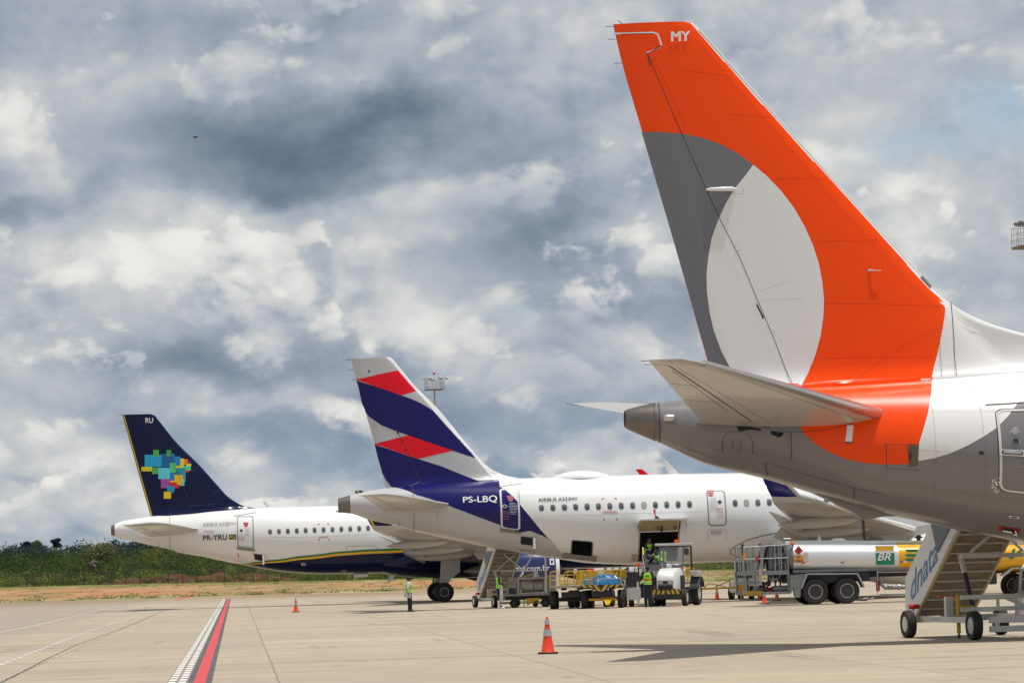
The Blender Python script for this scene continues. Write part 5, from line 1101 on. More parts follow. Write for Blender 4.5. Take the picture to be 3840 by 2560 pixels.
for i in range(620):
    x = RNG.uniform(-300, 300); y = RNG.uniform(930, 1120); cl.append((x, y, float(terr(x, y))+RNG.uniform(0, 1.5), RNG.uniform(4, 7), RNG.uniform(3.0, 4.3)*(1.15 if RNG.random() < .07 else 1), int(RNG.integers(0, 3)), 1))
tag(leaf_mass('ridge_wood', cl, BACK, .40, 240, 5), kind='stuff', label='dark blue green trees along the ridge')
# a few single trees that stand up from the ridge and hillside
def tree(px, Y, h, cr, mats_, label, bare=False):
    x = AT(px, Y).x; z = float(terr(x, Y)); r = empty('tree', (x, Y, z), 0, label, 'tree'); mb = MB()
    mb.tube([(0, 0, -.5), (.1, 0, h*.4), (0, .1, h*.8)], [.22, .16, .06], mat('bark', (.13, .11, .09), .9), 7)
    for k in range(7):
        a = k*2.4; t = h*(.35+.07*k); mb.tube([(.05, 0, t), (math.cos(a)*cr*.4, math.sin(a)*cr*.4, t+cr*.35), (math.cos(a)*cr*.85, math.sin(a)*cr*.85, t+cr*.75)], [.09, .06, .02], mat('bark', 0), 5)
    mb.build('trunk', r); c = []
    for k in range(9 if not bare else 5): a = k*2.4; q = cr*.55*math.sqrt(k/9); c.append((math.cos(a)*q, math.sin(a)*q, h*.62+RNG.uniform(-.1, .25)*h, cr*.5, cr*.42, 0, 1))
    o = leaf_mass('crown', c, mats_, .34, 130 if not bare else 40, int(px)); o.parent = r
tree(215, 1060, 6.6, 1.9, BACK, 'thin dark tree poking above the ridge at the far left'); tree(138, 1050, 5.6, 2.6, [FRONT[2], FRONT[0]], 'green round tree rising above the dark ridge line')
tree(105, 1040, 6.4, 1.4, BACK, 'narrow dark tree left of the green round tree on the ridge'); tree(352, 708, 5.4, 1.8, [mat('bare twig', (.16, .14, .12), .9)], 'bare grey tree among the bright scrub behind the fence', True)
tree(375, 745, 7.6, 5.2, [MID[3], leafm('silvery leaf', (.24, .24, .14))], 'wide pale leaved tree halfway up the hillside')
tufts = [(RNG.uniform(-190, 190), y, 0) for y in np.concatenate([RNG.uniform(356, 420, 700), RNG.uniform(420, 655, 900)])]
tag(leaf_mass('grass_tufts', [(x, y, float(terr(x, y))-.05, RNG.uniform(.5, 1.6), RNG.uniform(.12, .3), int(RNG.choice([0, 1, 2, 3])), 1) for x, y, _ in tufts], FRONT[:4], .12, 26, 6), kind='stuff', label='tufts of green and dry grass on the verge')

# perimeter fence
fe = empty('perimeter_fence', (0, 650, 0), 0, 'long chain link fence on dark angled posts along the foot of the wooded hill', 'fence')
FP = mat('weathered fence post', (.055, .05, .045), .8); fl_ = lambda x: 690 - .21*(x+30) if x > -200 else 725
def fence_y(x): return 655 - .12*(x)*(1 if x > 0 else .0)
xs = []; x = -139.0
while x < 150 and len(xs) < 100: xs.append(x); x += 2.85
for x in xs:
    y = fence_y(x)-650; z = float(terr(x, y+650)); mb = MB(); mb.tube([(x, y, z-.2), (x, y, z+2.35), (x-.05, y-.35, z+2.75)], .075, FP, 5, cap=True); mb.build('post', fe)
me_ = bpy.data.materials.new('chain link'); me_.use_nodes = True; nt = me_.node_tree; b = nt.nodes['Principled BSDF']; b.inputs['Base Color'].default_value = (.07, .06, .05, 1); b.inputs['Roughness'].default_value = .6; b.inputs['Metallic'].default_value = .4; b.inputs['Alpha'].default_value = .40
mb = MB(); vs = []
for x in np.arange(-139, 150, 2.85): vs += [(x, fence_y(x)-650, float(terr(x, fence_y(x)))), (x, fence_y(x)-650, float(terr(x, fence_y(x)))+2.35)]
mb.add(vs, [(2*i, 2*i+2, 2*i+3, 2*i+1) for i in range(len(vs)//2-1)], me_); mb.build('chain_link_mesh', fe, weld=False)
for h in (2.36, 2.5, 2.65):
    mb = MB(); mb.tube([(x, fence_y(x)-650-(h-2.3)*.8, float(terr(x, fence_y(x)))+h) for x in np.arange(-139, 150, 5.7)], .02, FP, 4); mb.build('wire', fe)

# floodlight masts
def mast(px, pyb, Y, cage, pole, label, lights, r0, hk=.5):
    d = ray(px, pyb); p = Vector((d.x/d.y*Y, Y, 0)); zb = EYE + d.z/d.y*Y; r = empty('floodlight_mast', (p.x, Y, 0), rad(12), label, 'floodlight mast')
    ms = mat('mast steel', (.46, .44, .40), .6, .3, .2, 1, dirt=.3); mb = MB(); mb.tube([(0, 0, 0), (0, 0, zb)], r0*1.4, ms, 12, r2=r0); mb.build('pole', r)
    mb = MB(); h = cage*hk; mb.prism([(-cage/2, -cage/2, zb), (cage/2, -cage/2, zb), (cage/2, cage/2, zb), (-cage/2, cage/2, zb)], (0, 0, .12), mat('rusty platform', (.20, .15, .10), .8)); mb.build('platform', r)
    mb = MB(); k = cage/2; tr = .022*cage/2.2
    for z in (zb+.12+h*.33, zb+.12+h*.66, zb+.12+h): mb.tube([(-k, -k, z), (k, -k, z), (k, k, z), (-k, k, z), (-k, -k, z)], tr, ms, 5)
    for i in range(5):
        t = -k+2*k*i/4
        for q in ((t, -k), (t, k), (-k, t), (k, t)): mb.tube([(*q, zb), (*q, zb+h+.12)], tr, ms, 5)
    mb.build('guard_rail', r, weld=False)
    for i, (x, y, a, s_) in enumerate(lights):
        mb = MB(); z = zb+.12+h; R_ = Matrix.Rotation(rad(a), 3, 'Z') @ Matrix.Rotation(rad(-55), 3, 'X'); mb.box((x*k, y*k, z+.28*s_), (.5*s_, .16*s_, .42*s_), GSTEEL, R_, .02); mb.tube([(x*k, y*k, z), (x*k, y*k, z+.25*s_)], tr*1.3, ms, 5)
        l = mb.build('floodlight', r); mb = MB(); mb.box(Vector((x*k, y*k, z+.28*s_))+R_ @ Vector((0, -.09*s_, 0)), (.42*s_, .02, .34*s_), mat('lamp glass', (.4, .4, .38), .15), R_); mb.build('lens', l)
    mb = MB(); mb.tube([(0, 0, zb), (.0, 0, zb+h+1.0*cage/2.2)], tr, ms, 5); mb.ball((0, 0, zb+h+1.0*cage/2.2), .16*cage/2.2, REDL, 6); mb.build('lightning_rod', r)
mast(1629, 1462, 560, 3.0, 0, 'distant floodlight mast rising behind the striped tail', [(-1.3, -1, -30, 1), (-.7, -1, -10, 1.4), (.6, -1, 10, 1.4), (1.3, -1, 30, 1), (0, 1, 180, 1)], .15)
mast(3859, 932, 160, 1.30, 0, 'nearer floodlight mast at the right edge beside the orange tail', [(-1.25, -1, -60, .6), (-1.0, -.2, -80, .5), (-.5, -1, -20, .75), (.3, -1, 0, .8), (.9, -1, 10, .7), (1.3, -1, 30, .6), (0, 1, 180, 1)], .24, .72)

bp = _F; d = ray(732, 516); b0 = Vector((0, 0, EYE))+d*(150/d.y); bird = empty('bird', b0, rad(35), 'small dark bird gliding alone in the grey upper left of the sky', 'bird')
BK = mat('dark plumage', (.02, .02, .022), .8); mb = MB(); ellipsoid_body(mb, (-.16, 0, 0), (.16, 0, .02), .045, .05, BK, 12, 8, .8)
for s_ in (-1, 1): mb.loft([[Vector((.06, s_*.02, .01)), Vector((-.05, s_*.02, .01)), Vector((-.05, s_*.02, -.005))], [Vector((.09, s_*.20, .07)), Vector((-.03, s_*.20, .07)), Vector((-.03, s_*.20, .06))], [Vector((.0, s_*.42, .03)), Vector((-.05, s_*.42, .03)), Vector((-.05, s_*.42, .025))]], BK)
mb.prism([(-.13, -.02, 0), (-.27, -.05, .0), (-.27, .05, .0), (-.13, .02, 0)], (0, 0, .008), BK); mb.ball((.17, 0, .03), .035, BK, 6); mb.build('body', bird, weld=False); bird.scale = (.55, .55, .8)
# ------------------------------------------------------------------ small things on the apron
def cone(px, py, h, label, m=None, name='traffic_cone', cat='traffic cone'):
    p = G(px, py); r = empty(name, p, rad(random.uniform(0, 40)), label, cat, 'traffic cones on the apron'); m = m or CONEO; w = h*.27
    mb = MB(); mb.box((0, 0, .018), (w*2, w*2, .036), RUB, bev=.008); mb.build('base', r)
    mb = MB(); f = lambda t: w*.66*(1-t)+.022*(t)
    mb.lathe((0, 0, .03), (0, 0, 1), [(0, f(0)+.02), (.02, f(0)), (h*.5, f(.52)), (h*.93, f(.98)), (h-.03, f(1)-.002), (h-.03, f(1)-.008)], m, 24); mb.build('body', r)
    for a, b in ((.44, .62), (.76, .90)):
        mb = MB(); mb.lathe((0, 0, .03), (0, 0, 1), [(h*a, f(a)), (h*a, f(a)+.006), (h*b, f(b)+.006), (h*b, f(b))], REFL, 24); mb.build('reflective_band', r)
    return r
cone(2055, 2450, .735, 'large orange traffic cone with two silver bands standing alone in the foreground')
cone(1110, 2294, .70, 'orange banded cone standing near the red line left of the man with papers')
cone(2689, 2248, .66, 'orange banded cone between the tractor and the fuel truck')
cone(2867, 2262, .62, 'bright orange cone nearest the camera under the rear of the fuel truck'); cone(2854, 2249, .62, 'orange cone half hidden just behind another cone at the fuel truck rear')
cone(2913.6, 2251, .62, 'faded pale orange cone under the fuel truck ahead of its rear wheels', CONEP)
cone(2216, 2205, .72, 'red orange cone seen under the blue tarpaulins behind the baggage carts'); cone(2167, 2205, .74, 'red orange cone seen between the hoops of the baggage carts')

def passenger_stairs(loc, a, label):
    r = empty('passenger_stairs', loc, rad(a-90), label, 'mobile stairs', 'mobile boarding stairs'); return r
st = passenger_stairs((9.36, 69.6, 0), 12.5, 'white boarding stairs under the nearest airliner, with a blue word on the sloping side'); sf = Frame((9.36, 69.6, 0), rad(12.5-90))
SL = .79; Z0 = .42; RUN = 2.95; HW = .585
q = lambda *pts: [sf.sec(*p, -.74) for p in P('vn', list(pts))]
top = [(x, z) for x, z in q((285, 1030), (285, 680), (650, -95))]; top[-1] = (min(top[-1][0], 3.3), top[-1][1])
low = q((400, 1112), (845, 165)); slope = (low[1][1]-low[0][1])/(low[1][0]-low[0][0]); SL = slope; bx = low[0][0]; bz = low[0][1]
ztop = 3.35; xs_ = bx+(ztop-bz)/SL
us = (top[2][1]-top[1][1])/(top[2][0]-top[1][0]); ux = top[1][0]+(4.1-top[1][1])/us
panel = [top[0], top[1], (ux, 4.1), (xs_+.25, 4.1), (xs_+.05, ztop), (bx, bz)]
mb = MB(); mb.prism([(x, -.74, z) for x, z in panel], (0, .045, 0), WPANEL)
pf = lambda a, b: Vector((sf.sec(*P('vn', [(a, b)])[0], -.745)[0], -.746, sf.sec(*P('vn', [(a, b)])[0], -.745)[1]))
p0, p1, p3 = pf(345, 968), pf(650, 492), pf(352, 640)
put_text(mb, 'dnata', TBLUE, quad_fn(p0, p1, p3), bold=.012)
mb.build('side_panel', st)
mb = MB(); mb.prism([(x, .545, z) for x, z in panel], (0, .045, 0), WPANEL); mb.build('side_panel', st)
mb = MB(); dk = [pf(585, 72), pf(657, 392), pf(900, -95), pf(560, -60)]; mb.prism([p+Vector((0, -.004, 0)) for p in dk], (0, -.02, 0), mat('tinted canopy sheet', (.035, .05, .065), .25, 0, .2, 2)); mb.build('tinted_screen', st)
nst = 15; rise = (ztop-bz)/nst; run = rise/SL
mb = MB()
for i in range(nst):
    x = bx+run*(i+.5)+.04; z = bz+rise*(i+1)
    mb.box((x, -.09, z-.012), (run+.05, 2*HW, .028), TREAD); mb.box((x-run/2, -.09, z-rise*.5-.02), (.015, 2*HW-.01, rise-.035), mat('riser plate', (.36, .31, .23), .6, .1, .25, 7, dirt=.5))
    mb.box((x+run/2, -.09, z-.035), (.02, 2*HW, .045), WSTEEL)
mb.build('steps', st, weld=False)
for y in (-HW-.12, HW-.09):
    mb = MB(); mb.prism([(bx-.1, y, bz-.06), (bx-.1, y, bz+.10), (xs_, y, ztop+.10), (xs_, y, ztop-.12)], (0, .035, 0), WSTEEL); mb.prism([(bx-.1, y-.003, bz-.09), (bx-.1, y-.003, bz-.05), (xs_, y-.003, ztop-.11), (xs_, y-.003, ztop-.16)], (0, .041, 0), mat('yellow edge strip', (.42, .32, .10), .6)); mb.build('stringer', st)
mb = MB(); mb.box((xs_+.45, 0, ztop+.03), (.9, 1.5, .08), WSTEEL, bev=.01)
for y in (-.72, .72):
    for x in (.05, .45, .88): mb.tube([(xs_+x, y, ztop), (xs_+x, y, ztop+1.1)], .022, WSTEEL, 6)
    mb.tube([(xs_, y, ztop+1.1), (xs_+.9, y, ztop+1.1)], .022, WSTEEL, 6); mb.tube([(xs_, y, ztop+.6), (xs_+.9, y, ztop+.6)], .018, WSTEEL, 6)
mb.build('platform', st, weld=False)
# chassis
FX = 3.7; mb = MB()
for y in (-.86, .86):
    mb.box((FX/2-.2, y, .40), (FX+.4, .08, .12), WSTEEL, bev=.008); 
mb.box((bx-.05, 0, .36), (.09, 1.8, .10), WSTEEL); mb.box((1.35, 0, .42), (.1, 1.75, .12), WSTEEL); mb.box((1.6, -.78, .62), (.14, .16, .55), WSTEEL, bev=.01); mb.box((1.6, .78, .62), (.14, .16, .55), WSTEEL, bev=.01)
mb.build('chassis', st, weld=False)
mb = MB()
for z, t in ((.86, .09), (.61, .09)): mb.box((FX-.9, .35, z), (.08, 2.6, t), WSTEEL, bev=.006)
for z, t in ((.40, .13), (.21, .12)): mb.box((FX-.1, .55, z), (.08, 2.4, t), WSTEEL, bev=.006)
for y in (-.15, .25, .65, 1.05, 1.45): mb.box((FX-.9, y, .735), (.05, .055, .17), WSTEEL)
for y in (.1, .5, .9, 1.3): mb.box((FX-.5, y, .505), (.05, .06, .12), WSTEEL)
for y in (-.6, 1.3): mb.box((FX-.5, y, .60), (.9, .06, .08), WSTEEL)
mb.prism([(FX-.92, .0, .80), (FX-.92, .5, .58), (FX-.92, .55, .63), (FX-.92, .08, .84)], (.03, 0, 0), WSTEEL)
mb.prism([(FX-.90, .55, 1.02), (FX-.90, .95, 1.12), (FX-.90, 1.0, 1.02), (FX-.90, .35, .9)], (.03, 0, 0), WSTEEL)
mb.box((FX-.052, .72, .40), (.01, .52, .15), WPANEL); put_text(mb, 'dnata', TBLUE, quad_fn((FX-.04, .50, .345), (FX-.04, .96, .345), (FX-.04, .50, .46)), bold=.012)
mb.build('front_frame', st, weld=False)
mb = MB(); mb.prism([(1.0, -.905, .36), (1.0, -.905, .44), (1.33, -.905, .44), (1.33, -.905, .36)], (0, -.008, 0), LETW); put_text(mb, 'PBB 3348', mat('plate lettering', S(60, 60, 130), .5), quad_fn((1.02, -.916, .375), (1.31, -.916, .375), (1.02, -.916, .43))); mb.build('number_plate', st)
for y, x in ((-.78, 2.15), (.78, 2.15)):
    mb = MB(); mb.tube([(x, y, .12), (x, y, .92)], .045, YEL, 8); mb.box((x+.02, y+.16, .62), (.10, .34, .13), YEL, bev=.01); mb.tube([(x, y, .12), (x, y, .02)], [.02, .035], DARK, 8); mb.tube([(x-.02, y-.02, .90), (x-.02, y-.46, .88)], .012, REDL, 6); mb.build('stabiliser_leg', st)
mb = MB(); mb.tube([(1.75, -.30, .62), (1.5, -.36, 1.35)], .052, DARK, 10); mb.tube([(1.5, -.36, 1.35), (1.1, -.45, 2.35)], .06, WSTEEL, 12); mb.build('lift_cylinder', st)
for ya, yb in ((-.5, .66), (.66, -.5)):
    mb = MB(); mb.tube([(2.6, ya, 2.75), (2.25, yb, 1.78)], .035, WSTEEL, 6); mb.build('diagonal_brace', st)
mb = MB(); mb.box((2.2, .15, 1.70), (.06, 1.7, .09), WSTEEL); mb.build('cross_beam', st)
mb = MB(); mb.tube([(2.2, .78, 1.60), (2.5, .50, 1.35), (2.5, .45, .9)], .035, WSTEEL, 6); mb.build('lever_arm', st)
for x, y in ((-.05, -1.10), (FX-.1, -.98), (-.05, .98), (FX-.1, .98)): wheel_parts('wheel', st, (x, y, .295), .295, .20, hubr=.60, hubm=WSTEEL)
mb = MB(); mb.tube([(-.12, -1.05, .66), (-.12, -.82, .66)], .05, REDL, 8); mb.tube([(-.12, -.95, .58), (-.12, -.95, .66)], .02, REDL, 6); mb.build('wheel_chock_handle', st)
mb = MB(); mb.tube([(FX, .9, .22), (FX+.35, 1.05, .16), (FX+.8, 1.2, .15)], .045, YEL, 8); mb.box((FX+.15, .98, .15), (.25, .12, .05), DARK); mb.build('tow_bar', st)
fs = copy_tree(st); p = AT(1815, 156.5); fs.location = (p.x+.62, 156.5, 0); fs.rotation_euler = (0, 0, rad(13.5-90)); fs['label'] = 'narrow looking white boarding stairs under the striped tail, behind the man in white boots'

# ---- fuel truck
tp = AT(3055, 131.2); tk = empty('fuel_truck', (tp.x, tp.y, 0), rad(YAW), 'silver and yellow fuel tanker with a railed rear platform parked under the middle airliner', 'fuel truck'); tf = Frame((tp.x, tp.y, 0), rad(YAW))
T = lambda x, y, yl=-1.25: tf.sec(*P('vt', [(x, y)])[0], yl); T5 = lambda x, y, yl=-1.25: tf.sec(*P('v5', [(x, y)])[0], yl)
xa, zta = T(900, 236); _, zba = T(900, 672); xb = xa+10.1; z1 = T5(1500, 291); z2 = T5(1350, 515)
ztf = lambda x: zta+(z1[1]-zta)*(x-xa)/(z1[0]-xa); zbf = lambda x: zba+(z2[1]-zba)*(x-xa)/(z2[0]-xa)
TANK = mat('brushed tank aluminium', (.74, .75, .77), .40, .45, .06, 1.2, dirt=.25, dirtcol=(.42, .38, .33)); YT = mat('yellow tank paint', (.80, .40, .004), .35, 0, .05, 2, dirt=.15, coat=.3); GT = mat('green logo paint', (.0, .19, .11), .35)
def tring(x, k=1.0, n=40):
    zt, zb = ztf(x), zbf(x); zc = (zt+zb)/2; h = (zt-zb)/2*k; w = 1.25*k; o = []
    for j in range(n):
        a = 2*math.pi*j/n; c, s_ = math.cos(a), math.sin(a); o.append(Vector((x, w*math.copysign(abs(c)**.62, c), zc+h*math.copysign(abs(s_)**.72, s_))))
    return o
xy = T5(1350, 400)[0]
mb = MB(); mb.loft([tring(xa-.32, .72), tring(xa-.22, .90), tring(xa-.08, .98), tring(xa)], mat('grey tank end', (.16, .175, .19), .4, .1), cap=True); mb.loft([tring(xa), tring((xa+xy)/2), tring(xy)], TANK, cap=False); mb.loft([tring(xy), tring(xy+3), tring(xb), tring(xb+.2, .9)], YT)
def tq(pts, m, off=.012, f=T5): mb.add([(f(x, y, -1.255)[0], -1.25-off, f(x, y, -1.255)[1]) for x, y in pts], [tuple(range(len(pts)))], m)
tq([(1157, 312), (1308, 310), (1317, 466), (1162, 467)], LETW, .010); tq([(1159, 314), (1306, 312), (1308, 348), (1161, 350)], YT, .014); tq([(1162, 368), (1312, 366), (1314, 463), (1165, 465)], GT, .014)
f5 = lambda x, y, o=.02: Vector((T5(x, y, -1.255)[0], -1.25-o, T5(x, y, -1.255)[1]))
put_text(mb, 'BR', LETW, quad_fn(f5(1176, 428), f5(1284, 427), f5(1196, 368)), bold=.012)
for k in range(3): y = 338+37*k; tq([(1400, y+1), (1540, y), (1540, y+23), (1415, y+23), (1405, y+12)], GT, .012)
tq([(2215, 372), (2235, 375), (2240, 410), (2262, 335), (2286, 333), (2260, 398), (2232, 412)], GT, .012); tq([(2236, 412), (2330, 330), (2345, 345), (2255, 420)], GT, .013)
tq([(543, 312), (582, 346), (545, 384), (505, 348)], REDL, .012); tq([(535, 335), (545, 325), (556, 337), (552, 352), (538, 352)], DARK, .016); tq([(539, 338), (545, 331), (551, 339), (549, 348), (541, 348)], REDL, .018); tq([(530, 358), (560, 357), (560, 360), (530, 361)], DARK, .016)
tq([(507, 389), (580, 387), (581, 444), (509, 445)], DARK, .012); tq([(509, 391), (578, 389), (579, 442), (511, 443)], mat('hazard plate orange', (.75, .28, .02), .5), .015)
put_text(mb, '30', LETK, quad_fn(f5(528, 412), f5(558, 411), f5(528, 394)), bold=.012); put_text(mb, '1863', LETK, quad_fn(f5(514, 440), f5(575, 439), f5(514, 421)), bold=.012)
for cx_, cy_ in ((603, 381), (605, 423)):
    for rr, m_, o in ((18, REDL, .012), (14.5, LETW, .015)):
        mb.add([f5(cx_+rr*math.cos(a*.314), cy_+rr*math.sin(a*.314), o) for a in range(20)], [tuple(range(20))], m_)
    for (x1, y1, x2, y2, m_) in ((-10, -10, 11, 10, REDL), (-8, 5, 7, -5, DARK)):
        mb.add([f5(cx_+x1, cy_+y1-1.6, .018), f5(cx_+x2, cy_+y2-1.6, .018), f5(cx_+x2, cy_+y2+1.6, .018), f5(cx_+x1, cy_+y1+1.6, .018)], [(0, 1, 2, 3)], m_)
for x in (568, 884, 1356): y = 450-(x-568)*.012; tq([(x, y-4), (x+28, y-5), (x+28, y+4), (x, y+5)], REDL, .014); tq([(x+28, y-5), (x+58, y-6), (x+58, y+3), (x+28, y+4)], LETW, .014)
mb.build('tank', tk, weld=False)
mb = MB(); zc_ = ztf(xa)-.02; mb.prism([(xa, -.75, ztf(xa)-.03), (xb, -.75, ztf(xb)-.03), (xb, -.75, ztf(xb)+.12), (xa, -.75, ztf(xa)+.12)], (0, .05, 0), mat('walkway coaming', (.42, .47, .46), .5, .1)); mb.prism([(xa, .7, ztf(xa)-.03), (xb, .7, ztf(xb)-.03), (xb, .7, ztf(xb)+.12), (xa, .7, ztf(xa)+.12)], (0, .05, 0), WSTEEL)
mb.box(((xa+xb)/2, 0, ztf((xa+xb)/2)+.02), (xb-xa-.1, 1.5, .03), GSTEEL); mb.build('roof_walkway', tk)
for (x, y, h, w) in ((1310, 180, .20, .09), (1610, 190, .09, .55), (2020, 200, .08, .1)):
    xx = T(x, y, 0)[0]; mb = MB(); mb.lathe((xx, 0, ztf(xx)+.03), (0, 0, 1), [(0, w), (h*.6, w), (h*.8, w*.7), (h+.1, w*.3)], GALV, 16); mb.build('manhole', tk)
xx = T5(1507, 262, 0)[0]; mb = MB(); mb.lathe((xx, 0, ztf(xx)+.03), (0, 0, 1), [(0, .09), (.2, .09), (.2, .18), (.26, .18), (.26, .1), (.32, .1)], DARK, 12); mb.build('vent', tk)
mb = MB(); a_ = T(772, 250), T(772, 160), T(880, 160), T(885, 250); mb.tube([(x, -.9, z) for x, z in a_], .022, GALV, 6); mb.build('ladder_hoop', tk)
mb = MB(); xx, zz = T(900, 238); mb.ball((xx, -1.15, zz), .075, ORL, 6); mb.tube([(xx, -1.15, zz-.15), (xx, -1.15, zz)], .03, DARK, 6); mb.build('marker_lamp', tk)
DKF = mat('dark chassis', (.035, .037, .04), .6, .2, .3, 3)
mb = MB(); zr = zba; mb.box(((xa+xb)/2-.3, 0, zr-.18), (xb-xa+1.0, 1.1, .30), DKF); mb.box(((xa+xb)/2, 0, zr-.02), (xb-xa, 2.1, .12), GSTEEL)
x1, x2 = T(860, 800)[0], T(2130, 800)[0]; mb.box(((x1+x2)/2, .0, zr-.28), (x2-x1, 1.9, .42), DKF)
for x in (-.05, 1.21): mb.tube([(x, -1.0, .52), (x, 1.0, .52)], .12, DKF, 8)
mb.build('chassis', tk, weld=False)
wx1, wx2 = T(1255, 985)[0], T(1752, 968)[0]
for x in (wx1, wx2, wx1+8.55):
    for y, w_ in ((-1.02, .52), (1.02, .52)): wheel_parts('wheel', tk, (x, y, .52), .52, w_ if x < wx1+6 else .3, hubr=.56, hubm=HUB, spokes=6)
FEN = mat('fender edge grey', (.34, .36, .38), .45)
pl_ = [T(1022, 940), T(1110, 708), T(1920, 700), T(2032, 918)]; mb = MB()
for i in range(3):
    (xa_, za_), (xb_, zb_) = pl_[i], pl_[i+1]; d = Vector((xb_-xa_, 0, zb_-za_)).normalized(); n_ = Vector((-d.z, 0, d.x))*.055; a, b = Vector((xa_, -1.27, za_)), Vector((xb_, -1.27, zb_)); mb.prism([a, b, b+n_*-1, a-n_], (0, .70, 0), FEN)
mb.prism([(wx1+7.6, -1.27, .95), (wx1+8.0, -1.27, 1.25), (wx1+9.2, -1.27, 1.25), (wx1+9.2, -1.27, 1.19), (wx1+8.05, -1.27, 1.19), (wx1+7.68, -1.27, .92)], (0, .5, 0), FEN); mb.build('mudguard', tk, weld=False)
mb = MB(); mb.box((wx1+7.15, -.7, .85), (.55, .6, .5), DKF, bev=.03); mb.lathe((wx1+5.4, -.8, .85), (1, 0, 0), [(0, .2), (.03, .25), (1.2, .25), (1.23, .2)], DKF, 18); mb.build('underbody_tank', tk, weld=False)
mb = MB(); a_ = [T(858, 735), T(1110, 712), T(1022, 935), T(918, 930), T(858, 1050)]; mb.prism([(x, -1.2, z) for x, z in a_], (0, .05, 0), GSTEEL); mb.build('skirt_panel', tk)
mb = MB(); a_ = [T(915, 930), T(1022, 935), T(1015, 1090), T(918, 1085)]; mb.prism([(x, -1.24, z) for x, z in a_], (0, .02, 0), GSTEEL); mb.build('mud_flap', tk)
# rear platform, rails, hose reels, pump gear
fl0, fl1 = T(150, 735), T(848, 735); ztop_ = T(300, 285)[1]; zmid = T(300, 482)[1]; zfl = T(500, 735)[1]; zfu = T(500, 668)[1]
mb = MB(); mb.box(((fl0[0]+fl1[0])/2, 0, (zfl+zfu)/2), (fl1[0]-fl0[0], 2.3, zfu-zfl), GSTEEL, bev=.01); mb.build('rear_platform', tk)
mb = MB()
for y in (-1.13, 1.13):
    mb.tube([(fl0[0]-.03, y, ztop_-.02), (fl1[0], y, ztop_+.04)], .024, GALV, 6); mb.tube([(fl0[0], y, zmid), (fl1[0], y, zmid+.02)], .02, GALV, 6)
    for x in (130, 195, 240, 312, 350, 400, 425, 622, 720, 825): xx = T(x, 500)[0]; mb.tube([(xx, y, zfu), (xx, y, ztop_)], .024 if x not in (195, 350) else .016, GALV, 6)
for z in (ztop_, zmid): mb.tube([(fl0[0], -1.13, z), (fl0[0], 1.13, z)], .024, GALV, 6)
for y in (-.6, 0, .6): mb.tube([(fl0[0], y, zfu), (fl0[0], y, ztop_)], .022, GALV, 6)
mb.build('guard_rail', tk, weld=False)
mb = MB(); a0 = T(575, 680); a1 = T(880, 240); mb.box(((a0[0]+a1[0])/2, .1, (a0[1]+a1[1])/2), (a1[0]-a0[0], 1.9, a1[1]-a0[1]), GSTEEL, bev=.12)
for k, (x, y) in enumerate(((640, 340), (750, 340), (640, 500), (750, 480), (660, 620), (750, 600))): xx, zz = T(x, y); mb.box((xx, -.86, zz), (.16, .04, .24), DARK)
for x in (700, 800): xx = T(x, 500)[0]; mb.tube([(xx, -.9, a0[1]), (xx, -.9, a1[1]-.1)], .03, GALV, 6)
mb.build('pump_cabinet', tk, weld=False)
for k, pts in enumerate(([(135, 245), (130, 300), (150, 420)], [(410, 240), (440, 300), (425, 420), (395, 560), (385, 650)], [(470, 270), (560, 270), (520, 380), (495, 520), (465, 650)], [(600, 250), (540, 330), (530, 450), (560, 560), (575, 650)])):
    mb = MB(); mb.tube([(T(x, y)[0], -.75+.2*k, T(x, y)[1]) for x, y in pts], .055, RUB, 8); mb.build('hose', tk)
mb = MB(); lo0, lo1 = T(128, 1060), T(858, 1050); z9 = T(500, 1020)[1]
mb.box(((lo0[0]+lo1[0])/2, 0, z9), (lo1[0]-lo0[0], 2.2, .11), GSTEEL, bev=.01); xx, zz = T(120, 860); x_, _ = T(395, 860); mb.box(((xx+x_)/2, 0, zz), (x_-xx, 2.2, .09), GSTEEL, bev=.01)
for x in (150, 318, 845): xx = T(x, 900)[0]; mb.box((xx, -1.05, (z9+zfl)/2), (.06 if x < 800 else .12, .08, zfl-z9), GSTEEL); mb.box((xx, 1.05, (z9+zfl)/2), (.06, .08, zfl-z9), GSTEEL)
mb.build('rear_frame', tk, weld=False)
random.seed(11)
for k in range(7):
    x, y = 380+62*k, random.choice((800, 870, 940, 960, 900)); xx, zz = T(x, y); yy = random.uniform(-.95, -.2)
    mb = MB(); ax_ = random.choice(((1, 0, 0), (0, 1, 0), (1, .3, .2))); m_ = [GALV, GSTEEL, DARK, REDL][k % 4]; mb.lathe((xx, yy, zz), ax_, [(-.16, .07), (-.14, .12), (-.10, .12), (-.09, .08), (.09, .08), (.10, .13), (.14, .13), (.16, .06)], m_, 14)
    mb.tube([(xx+.1, yy, zz), (xx+.25, yy-.05, zz+.1), (xx+.28, yy, zz+.3)], .035, DARK if k % 2 else GALV, 8); mb.build('pump_valve', tk)
mb = MB(); xx, zz = T(700, 950); mb.lathe((xx-.25, -.7, zz), (1, 0, 0), [(0, .05), (.05, .13), (.6, .13), (.65, .16), (.72, .16), (.74, .1)], GSTEEL, 18); mb.build('filter_vessel', tk)
mb = MB(); xs0, xs1 = T(125, 1025)[0], T(415, 1025)[0]; zz = T(270, 1025)[1]; n_ = 12; h = .20
mb.box(((xs0+xs1)/2, -1.14, zz), (xs1-xs0, .04, h), YEL)
for i in range(n_): x = xs0+(xs1-xs0)*(i+.2)/n_; mb.add([(x, -1.164, zz-h/2), (x+.028, -1.164, zz-h/2), (x+.065, -1.164, zz+h/2), (x+.037, -1.164, zz+h/2)], [(0, 1, 2, 3)], LETK)
mb.build('striped_bumper', tk, weld=False)
